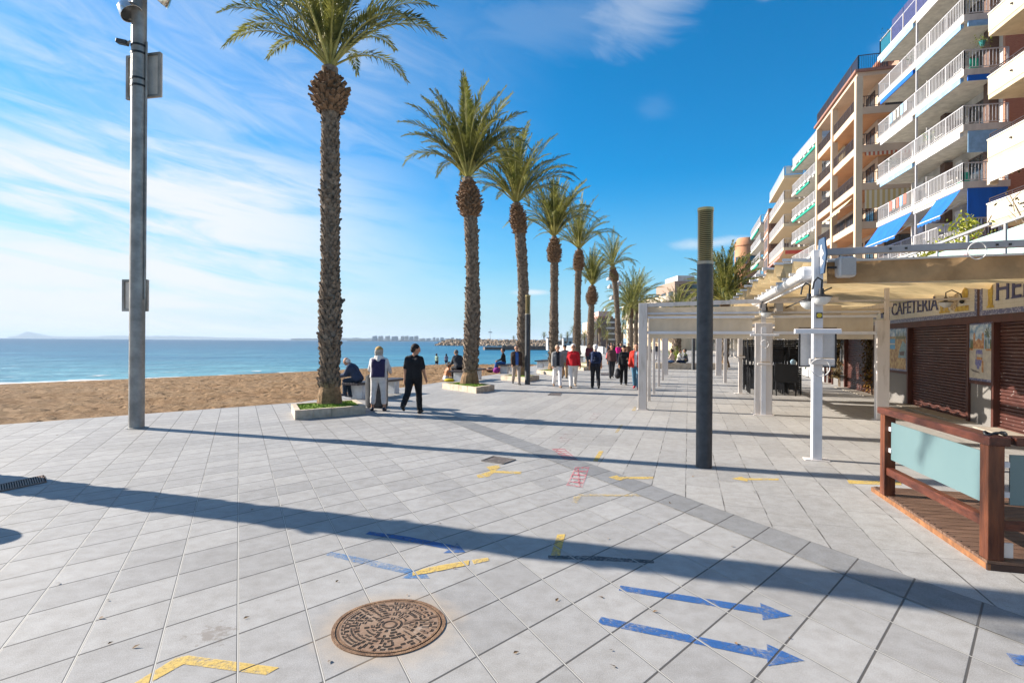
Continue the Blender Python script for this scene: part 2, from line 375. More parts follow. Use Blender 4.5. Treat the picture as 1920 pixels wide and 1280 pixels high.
SEA_E = [(-120, -60), (-60, -2), (-28.2, 30.6), (-22.4, 35.4), (-15.2, 44), (-10.6, 52.6), (-7.0, 62), (-2.0, 71), (3.5, 80), (6.0, 90), (6.5, 100), (6.0, 114)]
def build_sand():
    # strips between the promenade edge and a line under water, raked lumps in the relief
    def along(pl, n):
        d = [0]
        for a, b in zip(pl, pl[1:]): d.append(d[-1] + math.dist(a, b))
        out = []
        for k in range(n):
            t = d[-1] * k / (n - 1); i = max(0, min(len(d) - 2, next(q for q in range(len(d)) if d[q] >= t - 1e-9) - 1))
            u = (t - d[i]) / max(d[i + 1] - d[i], 1e-9)
            out.append((pl[i][0] + (pl[i + 1][0] - pl[i][0]) * u, pl[i][1] + (pl[i + 1][1] - pl[i][1]) * u))
        return out
    inner = [(-27, -4.9), (-10.5, 11.66), (-6.1, 16.1), (-5.4, 18.05), (-4.95, 19.4), (-3.45, 23.25), (-2.75, 25.25), (-0.5, 31.35), (0.4, 36.05), (1.45, 40.5), (3.5, 47), (6.1, 55), (9.6, 65), (13.1, 78), (13.6, 88), (9.9, 97), (8.4, 112)]
    outer = [(-66, 6), (-31, 34), (-24, 39), (-17.2, 46.5), (-12.6, 54.6), (-9.5, 63), (-4.8, 73), (0.0, 82), (3, 90), (3.5, 100), (3, 116)]
    A = along(inner, 900); B = along(outer, 900); nv = 84
    rr = np.random.RandomState(3); vs = []; fs = []
    for i in range(900):
        for k in range(nv + 1):
            t = k / nv
            x = A[i][0] + (B[i][0] - A[i][0]) * t; y = A[i][1] + (B[i][1] - A[i][1]) * t
            z = -0.09 - 0.10 * t - 0.95 * max(0, (t - 0.40) / 0.6) ** 1.3
            if 0 < k: z += (rr.rand() - 0.5) * 0.125 * max(0.05, min(1, 1.35 - 1.5 * t))
            vs.append((x, y, z))
    for i in range(419):
        for k in range(nv): a = i * (nv + 1) + k; fs.append((a, a + 1, a + nv + 2, a + nv + 1))
    t = NT('raked_sand'); P = t.pos()
    big = t.noise(P, 0.5, 3); mid = t.noise(P, 3.4, 6, 0.75); fine = t.noise(P, 17, 5, 0.8); z = t.N.new('ShaderNodeSeparateXYZ'); t.L.new(P, z.inputs[0])
    c = t.mix(t.ramp(mid, 0.36, 0.66), (0.21, 0.120, 0.058), (0.37, 0.245, 0.140))
    c = t.mix(t.ramp(fine, 0.3, 0.7, 0, 0.6), c, t.mix(1.0, c, (0.66, 0.62, 0.56), 'MULTIPLY'))
    c = t.mix(t.ramp(big, 0.4, 0.7, 0, 0.4), c, (0.33, 0.24, 0.15))
    wet = t.ramp(t.math('ADD', z.outputs[2], t.math('MULTIPLY', t.math('SUBTRACT', mid, 0.5), 0.12)), -0.60, -0.72)
    c = t.mix(wet, c, (0.17, 0.125, 0.08))
    t.base(c); t.p.inputs['Roughness'].default_value = 0.92; t.p.inputs['Specular IOR Level'].default_value = 0.1
    fv = t.N.new('ShaderNodeTexVoronoi'); t.L.new(P, fv.inputs['Vector']); fv.inputs['Scale'].default_value = 2.3
    t.bump(t.math('ADD', t.math('ADD', mid, t.math('MULTIPLY', t.ramp(fv.outputs['Distance'], 0.05, 0.32), 0.9)), t.math('MULTIPLY', fine, 0.5)), 1.0, 0.12)
    me_b = MB(); me_b.v = vs; me_b.f = fs
    tag(me_b.build('beach', t.m, smooth=False), kind='structure')
    # foam along the waterline, and a broken second line farther out
    sandz = lambda t: -0.09 - 0.10 * t - 0.95 * max(0, (t - 0.40) / 0.6) ** 1.3
    mb = MB(); fm = []; n = 5; keep = []
    for i in range(900):
        ph = 0.012 * math.sin(i * 0.35) + 0.010 * math.sin(i * 0.13 + 1) + 0.006 * math.sin(i * 1.1)
        W = math.dist(A[i], B[i]); w0 = 0.86 + ph
        for k in range(n + 1):
            t = w0 + (k / n - 0.45) * (2.6 + 1.4 * math.sin(i * 0.21)) / max(W, 8)
            fm.append((A[i][0] + (B[i][0] - A[i][0]) * t, A[i][1] + (B[i][1] - A[i][1]) * t, max(-0.785, sandz(t) + 0.035)))
    mb.add(fm, [(i * (n + 1) + k, i * (n + 1) + k + 1, (i + 1) * (n + 1) + k + 1, (i + 1) * (n + 1) + k) for i in range(419) for k in range(n)])
    f2 = []
    for i in range(900):
        W = math.dist(A[i], B[i]); d0 = 1.02 + 0.02 * math.sin(i * 0.17)
        for q in (0, 1): t = d0 + (4.0 + 2 * math.sin(i * 0.09) + q * (0.5 + 0.4 * math.sin(i * 0.5))) / max(W, 8); f2.append((A[i][0] + (B[i][0] - A[i][0]) * t, A[i][1] + (B[i][1] - A[i][1]) * t, -0.782))
    mb.add(f2, [(2 * i, 2 * i + 1, 2 * i + 3, 2 * i + 2) for i in range(419) if math.sin(i * 0.19) + 0.6 * math.sin(i * 0.53) > 0.1])
    tag(mb.build('sea_foam', mat('foam', (0.50, 0.53, 0.54), 0.8, var=0.25, vscale=1.5)), kind='stuff')
build_sand()

def build_sea():
    # fine rows near, coarse rows far: one sheet out to the horizon
    ys = [-60 + 4 * k for k in range(60)] + [180 * 1.25 ** k for k in range(1, 26)]
    ys = [y for y in ys if y < 45000] + [45000]
    vs, fs = [], []
    for y in ys:
        wL = 160 + max(y, 0) * 1.6; wR = 30 + max(y, 0) * 0.9
        for k in range(31): vs.append((-wL + (wL + wR) * k / 30, y, -0.80))
    for i in range(len(ys) - 1):
        for k in range(30): a = i * 31 + k; fs.append((a, a + 1, a + 32, a + 31))
    t = NT('sea_water'); P = t.pos()
    sx = t.N.new('ShaderNodeSeparateXYZ'); t.L.new(P, sx.inputs[0])
    rng = t.math('SQRT', t.math('ADD', t.math('MULTIPLY', sx.outputs[0], sx.outputs[0]), t.math('MULTIPLY', sx.outputs[1], sx.outputs[1])))
    lg = t.math('LOGARITHM', rng, 10.0)
    off = t.math('SUBTRACT', t.dot(P, (-0.80, 0.60, 0)), 40.0)                       # metres from the shore
    streak = t.noise(t.comb(t.math('MULTIPLY', sx.outputs[0], 0.006), t.math('MULTIPLY', sx.outputs[1], 0.024), 0.0), 1.0, 5, 0.62, 0.3)
    shallow = (0.070, 0.225, 0.270); mid = (0.016, 0.115, 0.190); deep = (0.003, 0.045, 0.105)
    d1 = t.ramp(t.math('ADD', lg, t.math('MULTIPLY', t.math('SUBTRACT', streak, 0.5), 1.9)), 1.55, 2.10); d2 = t.ramp(t.math('ADD', lg, t.math('MULTIPLY', t.math('SUBTRACT', streak, 0.5), 1.8)), 2.05, 2.9)
    c = t.mix(d1, shallow, mid); c = t.mix(d2, c, deep)
    n1 = t.noise(t.comb(t.math('MULTIPLY', sx.outputs[0], 0.55), t.math('MULTIPLY', sx.outputs[1], 1.0), 0.0), 1.1, 6, 0.62)
    n2 = t.noise(P, 0.10, 5, 0.6)
    chop = t.noise(t.comb(t.math('MULTIPLY', sx.outputs[0], 0.10), t.math('MULTIPLY', sx.outputs[1], 0.35), 0.0), 1.0, 7, 0.7); c = t.mix(t.ramp(chop, 0.38, 0.64, 0, 0.75), t.mix(1.0, c, (1.75, 1.5, 1.4), 'MULTIPLY'), t.mix(1.0, c, (0.36, 0.50, 0.66), 'MULTIPLY'))
    t.base(c); t.p.inputs['Roughness'].default_value = 0.30; t.p.inputs['IOR'].default_value = 1.33; t.p.inputs['Specular IOR Level'].default_value = 0.28
    b1 = t.N.new('ShaderNodeBump'); b1.inputs['Strength'].default_value = 0.9; b1.inputs['Distance'].default_value = 0.35; t.L.new(n1, b1.inputs['Height'])
    b2 = t.N.new('ShaderNodeBump'); b2.inputs['Strength'].default_value = 0.7; b2.inputs['Distance'].default_value = 1.6; t.L.new(n2, b2.inputs['Height']); t.L.new(b1.outputs[0], b2.inputs['Normal'])
    t.L.new(b2.outputs[0], t.p.inputs['Normal'])
    m = MB(); m.v = vs; m.f = fs
    tag(m.build('sea', t.m), kind='structure')
build_sea()

# far hills across the bay
def hills():
    rr = random.Random(5); mb = MB()
    def ridge(px0, px1, D, prof):
        n = 60; top = []
        x0 = (px0 - 960) / F_PX * D; x1 = (px1 - 960) / F_PX * D
        for k in range(n + 1):
            t = k / n; h = prof(t) / F_PX * D
            top.append((x0 + (x1 - x0) * t, D, max(h, 2)))
        vs = [(x, y, -2) for x, y, z in top] + top + [(x, y + 900, -2) for x, y, z in top]
        fs = [(k, k + 1, n + 2 + k, n + 1 + k) for k in range(n)] + [(n + 1 + k, n + 2 + k, 2 * n + 3 + k, 2 * n + 2 + k) for k in range(n)]
        mb.add(vs, fs)
    j = [rr.random() for _ in range(80)]
    ridge(15, 82, 11600, lambda t: 9.5 * math.exp(-((t - 0.55) / 0.25) ** 2) + 2 * j[int(t * 60)] * 0.5 + 2)
    ridge(75, 560, 11800, lambda t: 3.2 + 2.6 * math.exp(-((t - 0.47) / 0.18) ** 2) + 2.0 * math.exp(-((t - 0.28) / 0.05) ** 2) + 0.9 * j[int(t * 60)] - 2.4 * max(0, t - 0.8) * 4)
    ridge(545, 700, 6000, lambda t: 2.0 + 1.4 * j[int(t * 50)] + 2.5 * t)
    ridge(700, 1130, 9000, lambda t: 3.5 + 1.5 * j[int(t * 60)])
    tag(mb.build('hills', mat('far_hills', (0.10, 0.135, 0.10), 0.9, var=0.3, vscale=0.004)), kind='structure')
hills()

# ------------------------------------------------------------------ paint on the paving
YEL = painted('yellow_floor_paint', (0.60, 0.41, 0.10), 0.56); BLU = painted('blue_floor_paint', (0.020, 0.100, 0.300), 0.565)
BLUF = painted('faded_blue_floor_paint', (0.07, 0.20, 0.42), 0.51); RED = painted('red_floor_paint', (0.55, 0.12, 0.15), 0.53); REDF = painted('faded_red_paint', (0.50, 0.20, 0.20), 0.45)
BLK = painted('black_tape', (0.05, 0.055, 0.065), 0.53); YEF = painted('faded_yellow_paint', (0.55, 0.39, 0.13), 0.50)
def crop(sx, ox, oy): return lambda pts: [(p[0] / sx + ox, p[1] / sx + oy) for p in pts]
c1 = crop(2.56, 0, 780); c2 = crop(3, 560, 900); c3 = crop(3, 1100, 900); c4 = crop(3, 780, 740); full = lambda p: p
def marking(name, polys, m, label, cat='floor marking', group=None, dz=0.0):
    mb = MB(); g = [G(*p) for q in polys for p in q]; on_right = max((p.x - GC[0]) * GI[0] + (p.y - GC[1]) * GI[1] for p in g) > 3.9
    z = (0.0065 if on_right else 0.0025) + dz
    for q in polys:
        mb.sheet([G(*p) for p in q], z)
    o = mb.build(name, m, origin=G(*polys[0][0]) * 1.0)
    return tag(o, label, cat, group)
grpB = 'blue arrows painted on the paving'; grpY = 'yellow marks painted on the paving'; grpR = 'red ladder marks painted on the paving'
marking('painted_arrow', [c3([(190, 592), (480, 635), (980, 715), (975, 690), (1155, 762), (990, 787), (985, 752), (430, 662), (180, 620)])], BLU, 'bright blue arrow pointing right on sunny paving, just above the longest blue arrow', group=grpB)
marking('painted_arrow', [c3([(80, 767), (640, 882), (1015, 957), (1012, 920), (1225, 1015), (1018, 1045), (1014, 1005), (600, 917), (60, 806)])], BLU, 'longest and largest bright blue arrow, right of the rusty manhole cover', group=grpB)
marking('painted_arrow', [c2([(180, 402), (480, 462), (660, 508), (690, 500), (738, 552), (580, 553), (612, 528), (330, 465), (150, 420)])], BLUF, 'faded blue arrow with a yellow bar starting over its head', group=grpB)
marking('painted_arrow', [c2([(400, 288), (620, 318), (880, 368), (890, 352), (938, 405), (812, 410), (845, 390), (560, 333), (375, 303)])], BLU, 'blue arrow lying mostly inside the broad dark palm shadow', group=grpB)
marking('painted_arrow', [full([(1886, 1225), (1990, 1240), (2060, 1265), (1985, 1275), (1975, 1258), (1903, 1246)])], BLU, 'blue arrow cut off at the bottom right corner beside the deck', group=grpB)
marking('corner_mark', [c1([(630, 1290), (845, 1158), (905, 1148), (880, 1190), (700, 1290)]), c1([(905, 1148), (1340, 1206), (1275, 1242), (880, 1190)])], YEL, 'large yellow corner mark on the paving left of the manhole cover', group=grpY)
marking('painted_bar', [c2([(640, 520), (720, 493), (960, 450), (955, 478), (720, 525), (640, 538)]), c2([(972, 450), (1062, 436), (1075, 452), (985, 472)])], YEL, 'yellow bar running off the head of the faded blue arrow', group=grpY, dz=0.002)
marking('painted_bar', [c2([(1455, 305), (1500, 303), (1470, 425), (1418, 422)])], YEL, 'short yellow bar standing on the left end of the black strip', group=grpY)
marking('black_strip', [c4([(742, 903), (990, 905), (1335, 930), (1340, 947), (990, 931), (745, 921)])], BLK, 'thin worn black strip on the paving inside the palm shadow')
marking('corner_mark', [c4([(905, 560), (1250, 561), (1266, 572), (930, 571)]), c4([(890, 571), (930, 571), (908, 612), (876, 608)])], YEF, 'faded thin yellow corner mark just below the red ladder mark', group=grpY)
marking('painted_arrow', [c4([(395, 405), (465, 394), (475, 408), (445, 427), (595, 431), (590, 445), (440, 438), (410, 460), (350, 468), (340, 452), (420, 428)])], YEL, 'forked yellow arrow beside the grey access hatch', group=grpY)
marking('painted_arrow', [c4([(1083, 465), (1130, 454), (1142, 463), (1335, 462), (1335, 475), (1160, 475), (1162, 483), (1130, 480)])], YEL, 'yellow arrow pointing left on the dark paving band', group=grpY)
marking('painted_arrow', [c4([(1775, 473), (1830, 461), (1850, 470), (2040, 472), (2040, 482), (1865, 481), (1865, 489)])], YEL, 'yellow arrow pointing left, right of the nearest dark lamp post', group=grpY)
marking('painted_bar', [full([(1588, 900), (1690, 904), (1690, 910), (1592, 907)])], YEL, 'yellow bar on the paving at the corner of the wooden deck', group=grpY)
marking('painted_bar', [c4([(995, 373), (1030, 318), (1055, 318), (1022, 376)])], YEL, 'yellow bar right of the red ladder marks, touching the mast shadow', group=grpY)
marking('painted_bar', [c4([(1118, 212), (1150, 170), (1166, 170), (1136, 213)])], YEF, 'small faded yellow bar inside the nearer palm tree shadow', group=grpY)
marking('painted_bar', [c4([(1212, 92), (1226, 68), (1238, 68), (1236, 92)])], YEF, 'tiny yellow bar at the foot of the front pergola post', group=grpY)
def ladder(q, m, label, n=6):
    q = [Vector((*p, 0)) for p in q]; L = lambda a, b, t: a + (b - a) * t
    P = lambda u, v: tuple(L(L(q[0], q[1], u), L(q[3], q[2], u), v)[:2])
    polys = [[P(0, 0), P(0.08, 0), P(0.08, 1), P(0, 1)], [P(0.92, 0), P(1, 0), P(1, 1), P(0.92, 1)]]
    for k in range(n):
        v = k / (n - 1) * 0.92; polys.append([P(0.1, v), P(0.9, v + 0.0), P(0.9, v + 0.06), P(0.1, v + 0.06)])
    polys.append([P(0.1, 0.0), P(0.22, 0), P(0.9, 0.98), P(0.78, 0.98)]) if n > 5 else None
    marking('ladder_mark', polys, m, label, group=grpR)
ladder(c4([(897, 408), (975, 408), (935, 525), (845, 512)]), RED, 'red ladder mark nearest to the camera, below the mast shadow')
ladder(c4([(765, 305), (835, 305), (912, 368), (838, 366)]), RED, 'red ladder mark slanting across the dark paving band')
ladder(c4([(832, 222), (895, 222), (850, 270), (790, 265)]), REDF, 'pale worn red ladder mark beyond the dark paving band', n=5)
ladder(c4([(1000, 100), (1045, 100), (1015, 140), (975, 138)]), REDF, 'faint red ladder mark farthest away, beyond the palm shadow', n=5)

# ------------------------------------------------------------------ covers and grates
RUST = mat('rusty_iron', (0.17, 0.085, 0.045), 0.8, 0.15, var=0.35, vscale=9, bump=0.5, bscale=120, col2=(0.27, 0.16, 0.09))
DARK = mat('dark_gap', (0.012, 0.011, 0.010), 0.9, var=0)
def manhole():
    c = G(730, 1172); t = thing('manhole_cover', c, 'round rusty manhole cover with a raised pattern, set in the front paving', 'manhole cover')
    r0 = 0.352; rr = random.Random(11)
    ring = lambda a, b, z: MB().lathe([(a, 0.0015), (a, z), (b, z), (b, 0.0015)], c, 72)
    def annulus(a, b, z, h, name, m, n=72):
        vs, fs = [], []
        for r_, zz in ((a, z - h), (a, z), (b, z), (b, z - h)):
            for k in range(n): an = 2 * math.pi * k / n; w = 1 + 0.006 * math.sin(5 * an + 1) * (a > 0.3); vs.append(c + Vector((r_ * w * math.cos(an), r_ * w * math.sin(an), zz)))
        for i in range(3):
            for k in range(n): k2 = (k + 1) % n; fs.append((i * n + k, i * n + k2, (i + 1) * n + k2, (i + 1) * n + k))
        return MB().add(vs, fs).build(name, m, t)
    annulus(r0, r0 - 0.022, 0.006, 0.0055, 'frame', RUST); annulus(r0 - 0.024, r0 - 0.031, 0.003, 0.002, 'gap', DARK); annulus(r0 - 0.032, r0 - 0.046, 0.0065, 0.005, 'cover_rim', RUST)
    pl = NT('cast_iron_plate'); P = pl.obj(); n1 = pl.noise(P, 7.0, 5, 0.7); n2 = pl.noise(P, 60.0, 4, 0.8)
    cc = pl.mix(pl.ramp(n1, 0.35, 0.62), (0.20, 0.115, 0.070), (0.28, 0.19, 0.13)); cc = pl.mix(pl.ramp(n1, 0.60, 0.72, 0, 0.7), cc, (0.34, 0.31, 0.28)); cc = pl.mix(pl.ramp(n2, 0.35, 0.7, 0, 0.5), cc, pl.mix(1.0, cc, (0.6, 0.55, 0.5), 'MULTIPLY')); pl.base(cc); pl.p.inputs['Roughness'].default_value = 0.75; pl.bump(n2, 0.4, 0.004)
    n = 72; MB().add([c + Vector(((r0 - 0.046) * math.cos(2 * math.pi * k / n), (r0 - 0.046) * math.sin(2 * math.pi * k / n), 0.0055)) for k in range(n)], [tuple(range(n))]).build('plate', pl.m, t)
    dk = MB(); lt = MB()
    for q, (ring_r, n_) in enumerate(((0.075, 12), (0.108, 14), (0.140, 20), (0.170, 24), (0.201, 28), (0.231, 32), (0.261, 36), (0.288, 40))):
        for k in range(n_):
            a = 2 * math.pi * (k + 0.5 * (q % 2)) / n_
            if rr.random() < 0.16: continue
            if 0.5 < a < 1.1 and 0.15 < ring_r < 0.24: continue
            p = c + Vector((math.cos(a) * ring_r, math.sin(a) * ring_r, 0.0066)); turn = math.pi / 2 if rr.random() < 0.38 else 0.0; ln = 0.028 if rr.random() < 0.7 else 0.040
            dk.box(p, (0.0125, ln, 0.002), rz=a + turn); lt.box(p + Vector((math.cos(a + turn) * -0.010, math.sin(a + turn) * -0.010, 0.001)), (0.006, ln, 0.005), rz=a + turn)
    for k in range(6):
        for q in (0, 1): a = 0.55 + k * 0.09; p = c + Vector((math.cos(a) * (0.18 + 0.04 * q), math.sin(a) * (0.18 + 0.04 * q), 0.0066)); dk.box(p, (0.026, 0.007, 0.002), rz=a)
    dk.build('pocket_pattern', mat('iron_pockets', (0.030, 0.020, 0.014), 0.9, var=0.2), t); lt.build('rib_pattern', pl.m, t)
    annulus(0.048, 0.036, 0.0085, 0.003, 'centre_ring', mat('iron_dark_ring', (0.05, 0.03, 0.02), 0.9, var=0.2), 28)
manhole()
def grate():
    q = [G(-40, 918), G(81, 892), G(86, 904), G(-40, 930)]
    c = (q[0] + q[1] + q[2] + q[3]) / 4
    t = thing('drain_grate', c, 'narrow slotted iron drain grate in the paving at the left edge', 'drain grate')
    up = Vector((0, 0, 0.004)); MB().add([p + up for p in q], [(0, 1, 2, 3)]).build('channel', DARK, t)
    mb = MB(); n = 26
    for k in range(n + 1):
        u = k / n; a = q[0].lerp(q[1], u) + Vector((0, 0, 0.008)); b = q[3].lerp(q[2], u) + Vector((0, 0, 0.008)); mb.bar(a, b, 0.012, 0.012)
    mb.bar(q[0] + up * 2, q[1] + up * 2, 0.02, 0.012); mb.bar(q[3] + up * 2, q[2] + up * 2, 0.02, 0.012); mb.bar(q[1] + up * 2, q[2] + up * 2, 0.02, 0.012)
    mb.build('bar', mat('grate_iron', (0.28, 0.24, 0.22), 0.6, 0.3, var=0.3, vscale=30, col2=(0.20, 0.12, 0.08)), t)
grate()
def hatch(pts, label):
    q = [G(*p) for p in pts]; c = sum(q, Vector()) / 4
    t = thing('access_hatch', c, label, 'access hatch', 'access hatches in the paving')
    MB().add([p + Vector((0, 0, 0.008)) for p in q], [(0, 1, 2, 3)]).build('lid', mat('hatch_steel', (0.115, 0.095, 0.085), 0.7, 0.2, var=0.4, vscale=9, bump=0.5), t)
    mb = MB()
    for i in range(4): mb.bar(q[i] + Vector((0, 0, 0.008)), q[(i + 1) % 4] + Vector((0, 0, 0.008)), 0.018, 0.014)
    mb.build('frame', mat('hatch_frame', (0.19, 0.17, 0.155), 0.6, 0.3, var=0.2), t)
hatch([(925, 856), (966, 862), (943, 870), (903, 864)], 'rusty grey square hatch beside the forked yellow arrow')
hatch([(1033, 737), (1053, 737), (1050, 742), (1027, 741)], 'dark square hatch on the paving left below the walking couple')
hatch([(1126, 699), (1142, 699), (1142, 704), (1127, 704)], 'dark square hatch on the paving right of the backpack man')

# ------------------------------------------------------------------ palm planters
STONE = mat('planter_stone', (0.50, 0.40, 0.29), 0.8, var=0.18, vscale=5, bump=0.3, bscale=40, col2=(0.58, 0.49, 0.38))
TURF = mat('artificial_turf', (0.14, 0.24, 0.02), 0.9, var=0.3, vscale=30, bump=0.6, bscale=200, col2=(0.24, 0.36, 0.035))
def planter(q, label, h=0.21):
    q = [Vector((p[0], p[1], 0)) for p in q]; c = sum(q, Vector()) / 4
    t = thing('palm_planter', c, label, 'planter', 'stone planters under the palms')
    mb = MB(); inn = [c + (p - c) * 0.86 for p in q]
    for i in range(4):
        a, b = q[i], q[(i + 1) % 4]; ia, ib = inn[i], inn[(i + 1) % 4]; n = 4
        for k in range(n):
            u0 = k / n + 0.003; u1 = (k + 1) / n - 0.003
            if k == 0: u0 = 0.0
            if k == n - 1: u1 = 1.0
            P = [a.lerp(b, u0), a.lerp(b, u1), ib.lerp(ia, 1 - u1), ib.lerp(ia, 1 - u0)]
            mb.add([p + Vector((0, 0, -0.02)) for p in P] + [p + Vector((0, 0, h + (k % 2) * 0.004)) for p in P], [(0, 3, 2, 1), (4, 5, 6, 7), (0, 1, 5, 4), (1, 2, 6, 5), (2, 3, 7, 6), (3, 0, 4, 7)])
    mb.build('border', STONE, t)
    g = MB(); n = 14; rr = random.Random(len(label))
    vs = [inn[0].lerp(inn[1], i / n).lerp(inn[3].lerp(inn[2], i / n), j / n) + Vector((0, 0, h - 0.035 + 0.05 * math.sin(math.pi * i / n) * math.sin(math.pi * j / n) + rr.uniform(0, 0.012))) for j in range(n + 1) for i in range(n + 1)]
    g.add(vs, [(j * (n + 1) + i, j * (n + 1) + i + 1, (j + 1) * (n + 1) + i + 1, (j + 1) * (n + 1) + i) for j in range(n) for i in range(n)])
    for _ in range(1500):
        u, v = rr.random(), rr.random(); p = inn[0].lerp(inn[1], u).lerp(inn[3].lerp(inn[2], u), v) + Vector((0, 0, h - 0.03 + 0.05 * math.sin(math.pi * u) * math.sin(math.pi * v)))
        a = rr.uniform(0, 6.28); d = Vector((math.cos(a), math.sin(a), 0)) * 0.012; tp = p + Vector((rr.uniform(-.02, .02), rr.uniform(-.02, .02), rr.uniform(0.02, 0.045)))
        g.add([p - d, p + d, tp], [(0, 1, 2)])
    tag(g.build('turf', TURF, t), kind='stuff')
    return c
planter([(-4.88, 12.5), (-3.57, 13.58), (-4.2, 14.95), (-5.5, 13.85)], 'stone planter of green turf under the nearest and tallest palm')
planter([(-1.22, 19.11), (-0.63, 20.35), (-1.9, 22.1), (-2.62, 20.95)], 'stone planter at the second palm, before the bench with the dark-jacketed sitter')
planter([(0.62, 24.6), (1.30, 26.2), (0.25, 27.4), (-0.52, 25.9)], 'stone planter behind the slim dark post and the man in brown')
planter([(2.35, 29.6), (3.1, 30.9), (2.2, 32.5), (1.4, 31.2)], 'stone planter behind the couple in white trousers')
planter([(4.5, 34.8), (5.15, 36.1), (4.1, 37.7), (3.4, 36.4)], 'stone planter left of the man with the backpack')
planter([(6.1, 40.5), (6.8, 41.8), (5.7, 43.4), (5.0, 42.1)], 'stone planter half hidden behind the man with the backpack')

# ------------------------------------------------------------------ palms
BARK = mat('palm_bark', (0.13, 0.092, 0.066), 0.95, var=0.5, vscale=9, bump=0.8, bscale=45, col2=(0.34, 0.26, 0.19), lo=0.3, hi=0.75)
BARKT = mat('palm_leaf_bases', (0.15, 0.085, 0.048), 0.95, var=0.5, vscale=8, bump=0.6, bscale=50, col2=(0.36, 0.22, 0.125), lo=0.3, hi=0.8)
ROOT = mat('palm_foot', (0.22, 0.135, 0.07), 0.95, var=0.4, vscale=10, bump=0.9, bscale=40)
LEAF = mat('palm_leaf', (0.075, 0.108, 0.022), 0.45, var=0.45, vscale=1.6, col2=(0.25, 0.245, 0.058), transl=0.42, spec=0.3)
DRYL = mat('dry_palm_leaf', (0.20, 0.155, 0.06), 0.7, var=0.4, vscale=3, col2=(0.36, 0.28, 0.14), transl=0.3)
RACH = mat('palm_stalk', (0.34, 0.31, 0.085), 0.5, var=0.25, vscale=4)
def frond(mb, mr, az, el0, L, droop, rr, nl=44, wide=1.0, mr_n=4):
    """a feather leaf: arching stalk, two rows of blades"""
    pts = []; p = Vector((0, 0, 0)); el = el0; n = 16
    ca, sa = math.cos(az), math.sin(az); side_drift = rr.uniform(-0.25, 0.25)
    for k in range(n + 1):
        pts.append(p.copy()); t = k / n
        a = az + side_drift * t * t
        p = p + Vector((math.cos(el) * math.cos(a), math.cos(el) * math.sin(a), math.sin(el))) * (L / n)
        el -= droop / n * (0.30 + 1.45 * t) * (0.50 + 0.50 * math.cos(max(el, 0.0)))
    mr.tube(pts, [0.036 * (1 - 0.85 * k / n) * min(L / 3.2, 1.1) for k in range(n + 1)], mr_n, cap=False)
    def at(t):
        f = t * n; i = min(int(f), n - 1); return pts[i].lerp(pts[i + 1], f - i), (pts[i + 1] - pts[i]).normalized()
    vs, fs = mb.v, mb.f
    for k in range(nl):
        t = 0.20 + 0.80 * (k + rr.random() * 0.6) / nl
        c, d = at(min(t, 0.999))
        sx = d.cross(Vector((0, 0, 1)))
        if sx.length < 0.05: sx = Vector((-sa, ca, 0))
        sx.normalize(); up = sx.cross(d).normalized()
        ll = L * 0.150 * (0.35 + 0.65 * math.sin(math.pi * min(1, (t - 0.12) / 0.80)) ** 0.7) * (1.0 if t < 0.9 else 0.85) * rr.uniform(0.85, 1.12)
        for s in (-1, 1):
            lift = rr.uniform(0.05, 0.8); fw = 0.95 + 0.85 * t + rr.uniform(-0.12, 0.12)
            q = (sx * s * 1.0 + up * lift + d * fw).normalized()
            tip = c + q * ll + Vector((0, 0, -(0.15 + 0.45 * t) * ll * rr.random()))
            mid = c + q * ll * 0.45; wv = d.cross(q).cross(q).normalized() * (0.0175 * wide * (L / 3.3))
            o = len(vs); vs += [tuple(c), tuple(mid + wv), tuple(tip), tuple(mid - wv)]; fs.append((o, o + 1, o + 2, o + 3))
def crown_meshes(name, seed, nf, L, lowest=-0.35, nl=44, wide=1.0, spread=1.0):
    rr = random.Random(seed); mb, mr = MB(), MB()
    for k in range(nf):
        u = (k + 0.5) / nf                                   # 0 = youngest, upright
        az = k * 2.39996 + rr.uniform(-0.3, 0.3)
        el = R(88) - (R(88) - lowest) * (u ** 0.9) * spread + rr.uniform(-0.12, 0.12)
        Lk = L * (1.05 - 0.16 * u) * rr.uniform(0.82, 1.08)
        frond(mb, mr, az, el, Lk, 0.45 + 1.35 * u + rr.uniform(-0.25, 0.50), rr, nl, wide)
    return mb, mr
